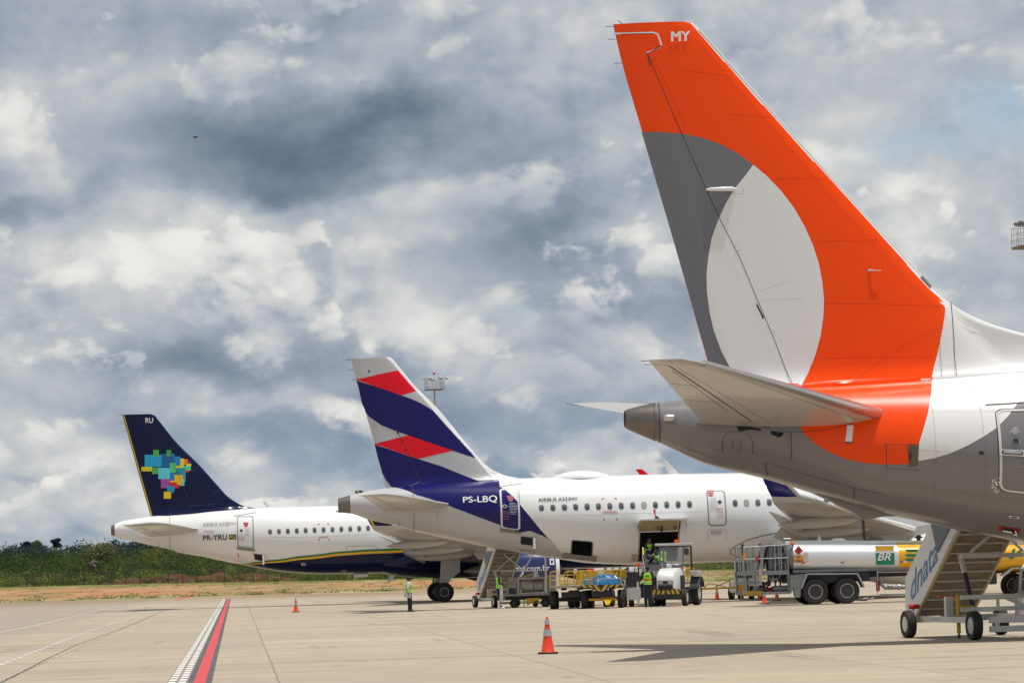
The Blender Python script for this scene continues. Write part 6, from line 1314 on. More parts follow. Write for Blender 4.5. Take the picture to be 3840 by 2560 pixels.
mb = MB(); xx, zz = T(140, 435); mb.box((xx, -1.18, zz), (.09, .03, .28), mat('hazard plate orange', 0)); mb.build('hazard_plate', tk)
mb = MB(); xx, zz = T(340, 480); mb.prism([(xx-.07, -1.19, zz), (xx, -1.19, zz-.17), (xx+.06, -1.19, zz), (xx, -1.19, zz+.16)], (0, .02, 0), REDL); mb.build('hazard_diamond', tk)
mb = MB(); xx, zz = T(386, 688); mb.box((xx, -1.2, zz), (.12, .03, .22), mat('pink notice', (.60, .32, .34), .6)); mb.build('notice_plate', tk)
mb = MB(); f = lambda x, y: (T5(x, y)[0], -1.15, T5(x, y)[1])
mb.tube([f(1180, 500), f(1183, 700), f(1560, 700)], .035, GALV, 6); mb.tube([f(1183, 522), f(1560, 518)], .03, GALV, 6); mb.build('pipe_rack', tk, weld=False)
mb = MB(); mb.tube([f(1210, 560), f(1212, 620), f(1240, 648), f(1560, 640)], .075, GSTEEL, 10); mb.tube([f(1265, 640), f(1300, 638)], .11, GSTEEL, 12); mb.tube([f(1345, 640), f(1360, 640)], .12, GALV, 12); mb.build('pipe', tk)
mb = MB(); x_, _, z_ = f(1190, 632); mb.lathe((x_, -1.0, z_-.2), (0, 0, 1), [(0, .08), (.38, .08), (.42, .03)], REDL, 12); mb.build('fire_extinguisher', tk)
mb = MB(); mb.tube([f(1000, 700), f(1010, 745), f(1090, 748), f(1130, 710)], .03, DARK, 6); mb.tube([f(1035, 735), f(1150, 728)], .025, GALV, 6); mb.build('step_bar', tk, weld=False)
cx0 = xb+.45; mb = MB(); mb.prism([(cx0, -1.2, .75), (cx0+2.0, -1.2, .75), (cx0+2.05, -1.2, 1.7), (cx0+1.7, -1.2, 2.75), (cx0, -1.2, 2.8)], (0, 2.4, 0), YT); mb.prism([(cx0+.9, -1.21, 1.75), (cx0+1.85, -1.21, 1.75), (cx0+1.6, -1.21, 2.55), (cx0+.9, -1.21, 2.55)], (0, .005, 0), GLASS); mb.build('cab', tk)
mb = MB(); zt_ = ztf(5); p_ = sum((Vector(q_) for q_ in [(T5(1065, 180, 0)[0], 0, 0)]), Vector()); mb.tube([(p_.x, -.2, ztf(p_.x)+.05), (p_.x-.03, -.2, ztf(p_.x)+.55), (p_.x-.03, -.1, ztf(p_.x)+1.1), (p_.x-.08, 0, ztf(p_.x)+1.55)], .06, RUB, 8); mb.ball((p_.x-.12, -.1, ztf(p_.x)+1.3), .12, DARK, 6); mb.box((p_.x-.1, 0, ztf(p_.x)+1.6), (.3, .2, .1), REDL); mb.build('refuelling_hose', tk)

# ---- baggage tractor facing the camera
p = AT(2503, 138.8); tr = empty('baggage_tractor', p+Vector((0, 0, 0)), rad(-90-14), 'white nosed tow tractor with a canopy cab and striped bumper facing the camera', 'tow tractor')
WB = paint('white bonnet paint', (.72, .72, .72), .35, .2); DG = mat('dark grey plastic', (.05, .055, .06), .5)
for x, y, r_, w_ in ((.0, -.68, .33, .22), (0, .68, .33, .22), (-1.75, -.80, .52, .32), (-1.75, .80, .52, .32)): wheel_parts('wheel', tr, (x, y, r_), r_, w_, hubr=.6, hubm=WSTEEL)
mb = MB(); mb.box((-.9, 0, .62), (2.2, .6, .35), DG, bev=.03); mb.tube([(0, -.6, .33), (0, .6, .33)], .07, DG, 8); mb.tube([(-1.75, -.7, .52), (-1.75, .7, .52)], .12, DG, 8); mb.box((.1, 0, .42), (.3, 1.0, .2), DG); mb.box((-.62, .46, .92), (.6, .12, .55), DG, bev=.03); mb.box((-.62, -.46, .92), (.6, .12, .55), DG, bev=.03); mb.build('chassis', tr, weld=False)
mb = MB(); prof = [(.42, .50), (.45, .62), (.42, .80), (.30, 1.18), (.10, 1.30), (-.75, 1.42)]
rings = []
for x, w_, z0_, z1_ in ((.50, .31, .72, 1.04), (.46, .36, .66, 1.16), (.30, .40, .62, 1.34), (-.1, .43, .62, 1.44), (-.85, .46, .62, 1.50)):
    rings.append([Vector((x, -w_, z0_)), Vector((x, w_, z0_)), Vector((x, w_, z1_-.12)), Vector((x, w_*.8, z1_)), Vector((x, -w_*.8, z1_)), Vector((x, -w_, z1_-.12))])
mb.loft(rings, WB); put_text(mb, 'dnata', TBLUE, quad_fn((.475, -.26, 1.045), (.475, .26, 1.045), (.40, -.26, 1.15)), bold=.012); mb.build('bonnet', tr)
mb = MB(); mb.box((.52, 0, .93), (.03, .62, .13), DARK, bev=.01); mb.box((.525, 0, .72), (.04, .58, .22), mat('radiator grille', (.012, .012, .014), .5)); mb.build('grille', tr, weld=False)
for y in (-.2, .2): mb = MB(); mb.box((.545, y, .93), (.02, .2, .10), mat('headlamp glass', (.5, .5, .52), .12), bev=.005); mb.build('headlight', tr)
mb = MB(); mb.box((.50, 0, .57), (.08, 1.12, .20), DG)
for i, s_ in enumerate((-1, -1, -1, 1, 1, 1)):
    y = -.47+.19*i; mb.add([(.545, y-.05-.03*s_, .66), (.545, y+.05-.03*s_, .66), (.545, y+.05+.03*s_, .48), (.545, y-.05+.03*s_, .48)], [(0, 1, 2, 3)], YEL)
mb.build('striped_bumper', tr, weld=False)
mb = MB()
for y in (-.47, .47):
    mb.tube([(-.80, y, 1.42), (-.92, y, 2.35)], .03, GSTEEL, 6); mb.tube([(-2.1, y*1.25, 1.1), (-2.1, y*1.2, 2.35)], .04, DG, 6)
mb.tube([(-.80, -.47, 1.45), (-.80, .47, 1.45)], .03, DG, 6); mb.tube([(-.92, -.47, 2.33), (-.92, .47, 2.33)], .03, DG, 6); mb.tube([(-.92, -.47, 2.33), (-2.1, -.56, 2.33)], .03, DG, 6); mb.tube([(-.92, .47, 2.33), (-2.1, .56, 2.33)], .03, DG, 6); mb.build('cab_frame', tr, weld=False)
gm = bpy.data.materials.new('windscreen glass'); gm.use_nodes = True; b_ = gm.node_tree.nodes['Principled BSDF']; b_.inputs['Base Color'].default_value = (.42, .45, .46, 1); b_.inputs['Roughness'].default_value = .05; b_.inputs['Alpha'].default_value = .42
mb = MB(); mb.add([(-.81, -.45, 1.46), (-.81, .45, 1.46), (-.91, .45, 2.31), (-.91, -.45, 2.31)], [(0, 1, 2, 3)], gm); mb.build('windscreen', tr)
mb = MB(); mb.box((-1.5, 0, 2.42), (1.55, 1.35, .10), mat('roof moulding', (.62, .62, .60), .5), bev=.04); mb.build('roof', tr)
mb = MB(); mb.box((-1.5, .1, 2.54), (.14, .16, .14), ORL, bev=.03); mb.build('beacon', tr)
for y in (-.62, .62): mb = MB(); mb.box((-.88, y, 2.12), (.07, .20, .28), DG, bev=.03); mb.tube([(-.9, y*.8, 2.3), (-.88, y, 2.2)], .015, DG, 5); mb.build('mirror', tr)
for y in (-.46, .44): mb = MB(); mb.box((-.76, y, 1.47), (.06, .10, .07), ORL, bev=.01); mb.build('indicator', tr)
mb = MB(); mb.tube([(-.84, .05, 1.5), (-.88, -.02, 1.85), (-.91, .1, 2.25)], .014, DG, 5); mb.build('wiper', tr)
for y in (-.84, .84):
    mb = MB(); k = 10; vs = []
    for i in range(k+1):
        a = math.pi*(.08+.80*i/k); vs.append((-1.75+.62*math.cos(a), .52+.62*math.sin(a)))
    mb.loft([[Vector((x, y-.2, z)), Vector((x, y+.2, z)), Vector((x*.995-.008, y+.2, z-.04)), Vector((x*.995-.008, y-.2, z-.04))] for x, z in vs], DG); mb.box((-1.45, y, 1.28), (.5, .4, .22), WSTEEL, bev=.03); mb.build('mudguard', tr, weld=False)
mb = MB(); mb.box((-1.75, 0, .98), (.5, .5, .14), DG, bev=.03); mb.box((-2.0, 0, 1.3), (.12, .5, .6), DG, bev=.04); mb.build('seat', tr)
mb = MB(); n_ = 16; mb.tube([(-1.12+.10*math.cos(a*.393), .2*math.sin(a*.393), 1.52+.10*math.cos(a*.393)) for a in range(17)], .015, DG, 5); mb.build('steering_wheel', tr)

tr.scale = (1.07, 1.07, 1.09)
# ---- baggage carts: flat decks on big wheels with yellow hoops
BD = mat('cart deck', (.34, .29, .22), .7, 0, .3, 4, dirt=.5)
def cart(loc, rz, label, board=True, rails=True):
    r = empty('baggage_cart', loc, rz, label, 'baggage cart', 'baggage carts in a train')
    for x, y in ((.75, -.78), (.75, .78), (-.75, -.78), (-.75, .78)): wheel_parts('wheel', r, (x, y, .39), .39, .26, hubr=.42, hubm=DARK)
    mb = MB(); mb.box((0, 0, .95), (2.7, 1.75, .09), BD, bev=.01); mb.box((0, .35, .86), (2.3, .08, .12), DARK); mb.box((0, -.35, .86), (2.3, .08, .12), DARK); mb.tube([(.75, -.8, .39), (.75, .8, .39)], .07, DARK, 8); mb.tube([(-.75, -.8, .39), (-.75, .8, .39)], .07, DARK, 8); mb.box((.75, 0, .6), (.5, .8, .25), DARK); mb.build('deck', r, weld=False)
    if board:
        mb = MB(); mb.prism([(1.37, -.86, 1.0), (1.37, .86, 1.0), (1.37, .86, .90), (1.37, .35, .88), (1.37, .15, .74), (1.37, -.15, .74), (1.37, -.35, .82), (1.37, -.86, .88)], (.03, 0, 0), LETK)
        for y, w_ in ((-.70, .10), (-.45, .13), (-.16, .17), (.16, -.17), (.45, -.13), (.70, -.1)): mb.add([(1.405, y-.07-w_/2, .995), (1.405, y+.07-w_/2, .995), (1.405, y+.07+w_/2, .89 if abs(y) > .2 else .75), (1.405, y-.07+w_/2, .89 if abs(y) > .2 else .75)], [(0, 1, 2, 3)], YEL)
        mb.build('striped_board', r, weld=False)
        mb = MB(); mb.box((1.0, .05, .38), (.1, 1.25, .09), YEL, bev=.01); mb.prism([(1.06, -.05, .42), (1.06, .50, .42), (1.7, .36, .14), (1.75, .22, .12), (1.5, .15, .25)], (0, 0, .05), YEL); mb.build('tow_bar', r, weld=False)
    mb = MB()
    for x in (-1.25, 1.25):
        for y0_, y1_ in ((-.84, -.40), (-.15, .84)) if (x > 0 and rails) else ((-.84, -.42), (-.22, .2), (.42, .84)) if (x > 0 and not rails) else ((-.84, .84),) if rails else ():
            mb.tube([(x, y0_, 1.0), (x, y0_, 1.53), (x, y0_+.08, 1.61), (x, y1_-.08, 1.61), (x, y1_, 1.53), (x, y1_, 1.0)], .024, YEL, 6); mb.tube([(x, y0_, 1.45), (x, y1_, 1.45)], .018, YEL, 6); mb.tube([(x, y0_, 1.25), (x, y1_, 1.25)], .014, YEL, 5)
    for y in ((-.84, .84) if rails else ()): mb.tube([(-1.25, y, 1.59), (1.25, y, 1.59)], .018, YEL, 6)
    mb.build('hoop_rail', r, weld=False)
    for y in ((-.55, .62) if rails else ()):
        mb = MB(); mb.box((-1.22, y, 1.42), (.03, .40, .28), YEL); 
        mb.build('end_panel', r, weld=False)
    return r
def cloc(px, Y): q_ = AT(px, Y); return (q_.x, Y, 0)
HD = rad(-90-7)
cart(cloc(2263, 139.5), HD, 'front baggage cart with black and yellow board, loaded with blue tarpaulins')
cart(cloc(2143, 140.8), HD+rad(2), 'left hand baggage cart with empty yellow hoops and a plain pale deck', board=False, rails=False)
cart(cloc(2215, 143.6), HD-rad(3), 'baggage cart standing directly behind the front striped cart', board=False)
def tarp(loc, d, label):
    r_ = np.random.default_rng(int(loc[0]*10) % 97); mb = MB(); nx, ny = 16, 14; top_ = []
    for i in range(nx+1):
        for j in range(ny+1):
            u, v = i/nx*2-1, j/ny*2-1; e_ = max(abs(u), abs(v)); h = d[2]*(1-e_**6)*(.78+.22*math.sin(u*5+v*3)*math.cos(v*6-u*2))+.05*r_.normal()*(1-e_**4)*1.3
            top_.append((u*d[0]/2*(1+.05*math.sin(v*7)), v*d[1]/2*(1+.05*math.sin(u*9)), max(0, h)))
    mb.add(top_, [(i*(ny+1)+j, (i+1)*(ny+1)+j, (i+1)*(ny+1)+j+1, i*(ny+1)+j+1) for i in range(nx) for j in range(ny)], mat('blue tarpaulin', (.008, .14, .34), .22, 0, .15, 5, coat=.3)); o = mb.build('tarpaulin', None, ang=60, weld=False); o.location = loc; tag(o, label, 'tarpaulin')
    return o
q_ = cloc(2272, 139.2); tarp((q_[0]-.03, q_[1]-.1, 1.0), (1.2, 1.15, .46), 'crumpled bright blue tarpaulin heaped on the front baggage cart').rotation_euler = (0, 0, .2)
q_ = cloc(2216, 143.0); tarp((q_[0]+.0, q_[1]-.9, 1.0), (.7, 1.0, .42), 'low folded blue tarpaulin on the cart behind the striped one')
# ---- service cart with a tank in an open frame
p = AT(1985, 151.0); sv = empty('service_cart', (p.x, 151.0, 0), rad(-4), 'grimy grey service cart with a tank in an open frame beside the far stairs', 'service cart')
for x, y in ((-.72, -.55), (.72, -.55), (-.72, .55), (.72, .55)): wheel_parts('wheel', sv, (x, y, .20), .20, .16, hubr=.5, hubm=DARK)
GR = mat('grimy cream steel', (.44, .41, .34), .55, .1, .2, 5, dirt=.7, dirtcol=(.16, .12, .08)); GRD = mat('grimy grey steel', (.28, .27, .25), .55, .2, .2, 5, dirt=.6)
mb = MB(); mb.box((0, 0, .58), (2.5, 1.2, .10), GRD, bev=.01); mb.box((0, 0, .45), (2.3, .5, .16), DARK); mb.tube([(-.72, -.55, .20), (-.72, .55, .20)], .05, DARK, 6); mb.tube([(.72, -.55, .20), (.72, .55, .20)], .05, DARK, 6); mb.build('deck', sv, weld=False)
mb = MB(); mb.lathe((-.42, 0, .98), (1, 0, 0), [(0, .05), (.04, .30), (1.06, .30), (1.10, .05)], GR, 24); mb.build('tank', sv)
mb = MB()
for x in (-.5, .72):
    for y in (-.55, .55): mb.box((x, y, .98), (.06, .06, .74), GR)
for z in (.64, 1.34):
    for y in (-.55, .55): mb.box((.11, y, z), (1.28, .055, .055), GR)
mb.build('frame', sv, weld=False); mb = MB(); mb.tube([(-.46, -.58, 1.22), (.70, -.58, 1.22)], .02, DARK, 5); mb.tube([(.2, -.57, .7), (.2, -.6, 1.15), (.35, -.6, 1.3), (.7, -.6, 1.28)], .02, DARK, 5); mb.build('hand_rail', sv, weld=False)
mb = MB(); mb.box((1.0, 0, 1.02), (.42, 1.0, .84), GR, bev=.015); mb.box((1.0, -.505, 1.02), (.36, .012, .74), GRD); mb.build('end_box', sv, weld=False)
mb = MB(); mb.box((-.78, 0, 1.0), (.40, 1.0, .78), GRD, bev=.015); mb.box((-.78, -.505, .78), (.34, .012, .26), DARK); mb.build('left_cabinet', sv, weld=False)
mb = MB(); mb.tube([(-.5, -.3, 1.36), (.15, -.3, 1.50), (.25, -.3, 1.55)], .04, YEL, 6); mb.build('hose_boom', sv); mb = MB(); mb.lathe((.32, -.3, 1.36), (0, 0, 1), [(0, .22), (.06, .18), (.1, .1), (.22, .1), (.30, .10), (.36, .04)], WSTEEL, 14); mb.lathe((.32, -.3, 1.34), (0, 0, 1), [(0, .26), (.05, .22)], CONEO, 14); mb.build('filler_cap', sv)
mb = MB(); mb.prism([(-.15, -.7, .42), (.5, -.72, .42), (.5, -.72, .34), (.2, -.72, .26), (-.05, -.72, .10), (-.12, -.7, .12)], (0, .06, 0), YEL); mb.build('tow_bar', sv); mb = MB(); mb.tube([(.8, -.62, .62), (.8, -.62, 2.55)], .045, WSTEEL, 8); mb.build('upright_pole', sv)
mb = MB(); mb.tube([(-.45, -.62, 1.36), (.35, -.62, 2.6)], .03, WSTEEL, 6); mb.build('diagonal_strut', sv)
# ---- belt loader reaching up to the hold
bl = AT(2418, 141.5); ld = empty('belt_loader', (bl.x, 141.5, 0), rad(90-1), 'white belt loader with a steering wheel and orange beacon left of the tractor', 'belt loader')
for x, y in ((-.9, .62), (-.9, -.75), (1.7, .62), (1.7, -.75)): wheel_parts('wheel', ld, (x, y, .30), .30, .2, hubr=.5)
mb = MB(); mb.box((.4, .55, .62), (3.2, .62, .55), WSTEEL, bev=.03); mb.box((.4, -.2, .50), (3.0, .9, .25), DARK); mb.box((-1.05, .55, 1.02), (.3, .6, .5), DARK, bev=.02); mb.box((-1.15, .55, .55), (.3, .62, .5), WPANEL, bev=.02); mb.box((-.9, .90, .72), (.35, .06, .9), WPANEL); mb.box((-1.22, .35, .62), (.05, .1, .9), WPANEL); mb.build('body', ld, weld=False)
mb = MB(); a0 = Vector((-1.6, -.45, .95)); a1 = Vector((6.2, -.45, 2.15))
mb.prism([a0+Vector((0, -.35, 0)), a1+Vector((0, -.35, 0)), a1+Vector((0, -.35, .12)), a0+Vector((0, -.35, .12))], (0, .70, 0), RUB); mb.build('conveyor', ld)
for y in (-.84, -.06):
    mb = MB(); mb.prism([a0+Vector((0, y+.45, .0)), a1+Vector((0, y+.45, .0)), a1+Vector((0, y+.45, .16)), a0+Vector((0, y+.45, .16))], (0, .04, 0), GSTEEL); mb.build('side_rail', ld, weld=False)
mb = MB(); mb.prism([a1+Vector((-.5, .35, .1)), a1+Vector((.25, .35, .1)), a1+Vector((.15, .35, .35)), a1+Vector((-.1, .35, .45))], (0, .05, 0), YEL); mb.build('end_guard', ld)
mb = MB(); mb.box((.3, .55, 1.0), (.5, .5, .14), RUB, bev=.03); mb.box((-.0, .55, 1.25), (.1, .5, .5), RUB, bev=.03); mb.build('seat', ld, weld=False)
mb = MB(); mb.tube([(-.65+.05*math.cos(a*.393), .55+.2*math.sin(a*.393), 1.32+.15*math.cos(a*.393)) for a in range(17)], .016, DARK, 5); mb.tube([(-.9, .55, 1.0), (-.65, .55, 1.32)], .02, DARK, 6); mb.build('steering_wheel', ld)
mb = MB(); mb.box((-1.0, 1.12, 1.48), (.06, .18, .34), YEL, bev=.02); mb.box((-1.035, 1.12, 1.48), (.012, .12, .26), DARK); mb.tube([(-1.0, .85, 1.2), (-1.0, 1.1, 1.35)], .015, DARK, 5); mb.build('mirror', ld, weld=False)
mb = MB(); mb.tube([(-1.1, .3, 1.3), (-1.1, .3, 1.72)], .03, DARK, 6); mb.box((-1.1, .3, 1.80), (.15, .18, .15), ORL, bev=.03); mb.build('beacon', ld, weld=False)
cart(cloc(2521, 145.3), rad(-90-10), 'baggage cart behind the tractor with workers standing on its deck', board=False)
# ---- tow bar on wheels, and the white tug behind the tanker's rear platform
a, b = AT(2610, 150), AT(2775, 150.6); tb = empty('aircraft_tow_bar', (a.x, a.y, 0), math.atan2(b.y-a.y, b.x-a.x), 'long yellow aircraft tow bar lying between the tractor and the tanker', 'tow bar'); ll = (b-a).length
mb = MB(); mb.tube([(0, 0, .62), (ll, 0, .64)], .045, YEL, 8); mb.tube([(.3, 0, .62), (.6, 0, .86), (1.3, 0, .72), (ll*.7, 0, .64)], .025, YEL, 6); mb.build('bar', tb, weld=False)
mb = MB(); mb.tube([(.9, 0, .70), (1.5, -.1, .92), (1.6, -.1, .98), (1.62, 0, .66)], .02, DARK, 6); mb.build('hydraulic_handle', tb)
for y in (-.25, .25): wheel_parts('wheel', tb, (-.03, y, .55), .20, .12, hubr=.5, hubm=DARK)
mb = MB(); mb.box((.05, 0, .55), (.2, .5, .12), YEL); mb.tube([(.1, 0, .5), (.2, 0, 0.0)], .04, YEL, 6); mb.box((ll, 0, .62), (.18, .35, .3), YEL, bev=.02); mb.tube([(ll, 0, .5), (ll, 0, .0)], .035, YEL, 6); mb.build('tow_head', tb, weld=False)
a = AT(2794, 158); tg = empty('pushback_tug', (a.x, 158, 0), rad(-90-20), 'small white tug seen through the rear railings of the fuel truck', 'tug')
mb = MB(); mb.box((0, 0, .65), (2.4, 1.0, .6), WB, bev=.06); mb.prism([(-1.1, -.48, .95), (.3, -.48, .95), (.2, -.48, 1.95), (-1.0, -.48, 1.95)], (0, .96, 0), WB); mb.build('body', tg, weld=False)
mb = MB(); mb.prism([(.305, -.42, 1.05), (.305, .42, 1.05), (.225, .42, 1.85), (.225, -.42, 1.85)], (.01, 0, .001), GLASS); mb.build('windscreen', tg)
for x in (-.8, .8):
    for y in (-.5, .5): wheel_parts('wheel', tg, (x, y, .33), .33, .2, hubr=.5)
# ---- small turboprop seen under the bellies
a = AT(2062, 290); sp0 = Frame((a.x, 290, 0), rad(3)); jet = empty('small_airliner', (a.x, 290, 0), rad(3), 'small white commuter aircraft with red and navy bands seen beneath the middle airliner', 'small aircraft')
mb = MB(); zc_ = 1.50; rr = [(-.6, .05, .25), (0, .25, .2), (1.2, .5, .1), (2.6, .75, .03), (4.2, .88, 0), (9.6, .88, 0), (10.9, .74, -.08), (12.0, .45, -.2), (12.6, .05, -.3)]
def jr(x): return float(np.interp(x, [t[0] for t in rr], [t[1] for t in rr])), zc_+float(np.interp(x, [t[0] for t in rr], [t[2] for t in rr]))
for x0_, x1_, m_ in ((-.6, 1.2, LIGHTGREY), (1.2, 3.3, NAVY), (3.3, 3.9, CORAL), (3.9, 12.6, WHITE)):
    xs = np.linspace(x0_, x1_, max(3, int((x1_-x0_)/.4)+1)); mb.loft([[Vector((x, jr(x)[0]*math.cos(2*math.pi*j/24), jr(x)[1]+jr(x)[0]*math.sin(2*math.pi*j/24))) for j in range(24)] for x in xs], m_, cap=False)
mb.build('fuselage', jet)
mb = MB(); ellipsoid_body(mb, (5.5, 0, .95), (10.6, 0, .92), .75, .30, NAVY, 20, 16, .6); mb.build('belly', jet)
for k in range(6):
    x = 4.9+.66*k+(.5 if k > 3 else 0); mb = MB(); mb.add([(x+.14*math.cos(t*.524), -jr(x)[0]*.97-.015, 1.72+.17*math.sin(t*.524)) for t in range(12)], [tuple(range(12))], SHADE if k % 3 else GLASS); mb.build('window', jet)
mb = MB(); qd = [(7.5, 1.15), (8.2, 1.15), (8.2, 2.0), (7.5, 2.0)]
for i in range(4): (xa_, za_), (xb_, zb_) = qd[i], qd[(i+1) % 4]; mb.tube([(xa_, -.90, za_), (xb_, -.90, zb_)], .022, LINE, 4)
mb.build('door', jet)
mb = MB(); mb.lathe((-1.4, -1.6, 1.75), (1, 0, 0), [(0, .1), (.3, .38), (1.4, .45), (3.2, .42), (4.3, .12)], NAVY, 20); mb.lathe((2.0, -1.6, 1.75), (1, 0, 0), [(0, .44), (.3, .43)], LIGHTGREY, 20); mb.build('engine_nacelle', jet)
mb = MB(); wing_mesh(mb, [(.5, 7.1, 5.2, 1.25, .14, None, 0), (7.5, 6.4, 5.4, 1.6, .12, None, 0)], WINGM, 1); wing_mesh(mb, [(.5, 7.1, 5.2, 1.25, .14, None, 0), (7.5, 6.4, 5.4, 1.6, .12, None, 0)], NAVY, -1); mb.build('wing', jet, weld=False)
for x, y in ((6.2, -1.8), (6.2, 1.8), (9.3, 0)): wheel_parts('wheel', jet, (x, y, .32), .32, .2)
mb = MB()
for x, y in ((6.2, -1.8), (6.2, 1.8), (9.3, 0)): mb.tube([(x, y, .32), (x, y, 1.3)], .06, WSTEEL, 6)
mb.build('landing_gear', jet, weld=False)
# ------------------------------------------------------------------ people
SKIN_ = mat('brown skin', (.16, .075, .045), .5, 0, .08, 8); HAIR = mat('black hair', (.012, .010, .009), .6); VEST = mat('lime safety vest', (.33, .75, .02), .55, 0, .08, 8); VG = mat('vest silver band', (.32, .32, .34), .35, .2); VO = mat('vest orange band', (.85, .12, .02), .5)
NAVYC = mat('navy work cloth', (.012, .014, .035), .8); SHW = mat('white shirt cloth', (.55, .56, .60), .8); APR = mat('white apron cloth', (.66, .65, .62), .7, 0, .06, 6, dirt=.3); BOOTW = mat('white rubber boot', (.72, .72, .72), .4); SHOE = mat('black shoe leather', (.015, .015, .015), .4)
def skin_body(J, E, Rr):
    names = list(J); me = bpy.data.meshes.new('b'); me.from_pydata([J[n] for n in names], [(names.index(a), names.index(b)) for a, b in E], []); o = bpy.data.objects.new('b', me); C.objects.link(o)
    o.modifiers.new('s', 'SKIN'); 
    for i, n in enumerate(names): me.skin_vertices[0].data[i].radius = (Rr[n] if isinstance(Rr[n], tuple) else (Rr[n], Rr[n])); me.skin_vertices[0].data[i].use_root = (n == 'pelvis')
    m = o.modifiers.new('u', 'SUBSURF'); m.levels = 2; m.render_levels = 2
    bpy.context.view_layer.update(); ev = o.evaluated_get(bpy.context.evaluated_depsgraph_get()); m2 = bpy.data.meshes.new_from_object(ev)
    V = [tuple(v.co) for v in m2.vertices]; F = [tuple(p.vertices) for p in m2.polygons]; bpy.data.objects.remove(o); bpy.data.meshes.remove(me); bpy.data.meshes.remove(m2); return V, F
def person(loc, rz, label, pose, top, legs, foot='shoe', cap=False, vest=True, band=VG, apron=False, mask=False, h=1.0, backtext=None, group='ground crew in lime vests'):
    r = empty('person', loc, rz, label, 'person', group)
    J = dict(pelvis=(0, 0, .95), spine=(.0, 0, 1.14), chest=(.0, 0, 1.34), neck=(.0, 0, 1.47), skull=(.03, 0, 1.585), crown=(.01, 0, 1.68), sL=(0, .17, 1.40), sR=(0, -.17, 1.40), eL=(-.03, .23, 1.12), eR=(-.03, -.23, 1.12), wL=(.03, .24, .87), wR=(.03, -.24, .87),
             hL=(0, .085, .88), hR=(0, -.085, .88), kL=(.02, .095, .50), kR=(.02, -.095, .50), aL=(-.02, .10, .10), aR=(-.02, -.10, .10), tL=(.15, .11, .045), tR=(.15, -.11, .045))
    J.update(pose); E = [('pelvis', 'spine'), ('spine', 'chest'), ('chest', 'neck'), ('neck', 'skull'), ('skull', 'crown'), ('chest', 'sL'), ('chest', 'sR'), ('sL', 'eL'), ('sR', 'eR'), ('eL', 'wL'), ('eR', 'wR'), ('pelvis', 'hL'), ('pelvis', 'hR'), ('hL', 'kL'), ('hR', 'kR'), ('kL', 'aL'), ('kR', 'aR'), ('aL', 'tL'), ('aR', 'tR')]
    Rr = dict(pelvis=(.135, .115), spine=(.125, .10), chest=(.145, .105), neck=.055, skull=(.078, .092), crown=(.06, .07), sL=.072, sR=.072, eL=.056, eR=.056, wL=.032, wR=.032, hL=.112, hR=.112, kL=.085, kR=.085, aL=.066, aR=.066, tL=.035, tR=.035)
    V, F = skin_body(J, E, Rr); seg = [(a, b, {'pelvis': legs, 'spine': top, 'chest': top, 'sL': top, 'sR': top, 'eL': top, 'eR': top}.get(a, SKIN_)) for a, b in E]
    seg = [(a, b, legs if a in ('pelvis', 'hL', 'hR', 'kL', 'kR', 'aL', 'aR') and b != 'spine' else top if a in ('pelvis', 'spine', 'chest', 'sL', 'sR', 'eL', 'eR') and b != 'neck' else SKIN_) for a, b, _ in seg]
    JA = {k: np.array(v) for k, v in J.items()}; mb = MB(); base = {}
    for m in (legs, top, SKIN_): base[m] = []
    for f in F:
        c = np.mean([V[i] for i in f], 0); best = 9; bm_ = None
        for a, b, m in seg:
            d = JA[b]-JA[a]; t = max(0, min(1, (c-JA[a]).dot(d)/d.dot(d))); q = np.linalg.norm(c-JA[a]-d*t)
            if q < best: best = q; bm_ = m
        base[bm_].append(f)
    mb.v = list(V)
    for m in base:
        for f in base[m]: mb.f.append(f); mb.m.append(mb.mi(m))
    hd = Vector(J['skull']); up = (Vector(J['crown'])-Vector(J['neck'])).normalized(); fw = Vector((1, 0, 0)); fw = (fw-up*fw.dot(up)).normalized() if abs(up.x) < .95 else Vector((0, 0, -1)); sd_ = up.cross(fw)
    k = len(mb.f); mb.ball(hd+up*.01, .1, SKIN_, 7, (.95, .76, 1.15)); mb.tube([hd+fw*.09+up*.02, hd+fw*.118-up*.012, hd+fw*.092-up*.018], [.008, .014, .008], SKIN_, 6)
    for s_ in (-1, 1): mb.ball(hd+sd_*.078*s_-up*.0, .022, SKIN_, 4, (.8, .4, 1.3)); mb.ball(hd+fw*.083+sd_*.032*s_+up*.022, .010, LETW, 4); mb.ball(hd+fw*.090+sd_*.032*s_+up*.022, .006, HAIR, 4)
    mb.tube([hd+fw*.09-up*.045+sd_*-.022, hd+fw*.096-up*.047, hd+fw*.09-up*.045+sd_*.022], .005, mat('lips', (.22, .07, .05), .5), 4)
    for s_, e_, w_ in ((1, 'eL', 'wL'), (-1, 'eR', 'wR')):
        w = Vector(J[w_]); d = (w-Vector(J[e_])).normalized(); u_ = d.cross(Vector((0, 0, 1)) if abs(d.z) < .8 else Vector((1, 0, 0))).normalized(); n_ = d.cross(u_)
        mb.loft([[w-d*.02+u_*math.cos(a*.785)*.026+n_*math.sin(a*.785)*.022 for a in range(8)], [w+d*.03+u_*math.cos(a*.785)*.038+n_*math.sin(a*.785)*.018 for a in range(8)], [w+d*.085+u_*math.cos(a*.785)*.040+n_*math.sin(a*.785)*.014 for a in range(8)]], SKIN_)
        for i, ln_ in enumerate((.065, .078, .072, .055)):
            b = w+d*.08+u_*(-.028+.019*i); mb.tube([b, b+d*ln_*.5+n_*.008, b+d*ln_*.85+n_*.028, b+d*ln_+n_*.045], [.0095, .009, .008, .006], SKIN_, 6)
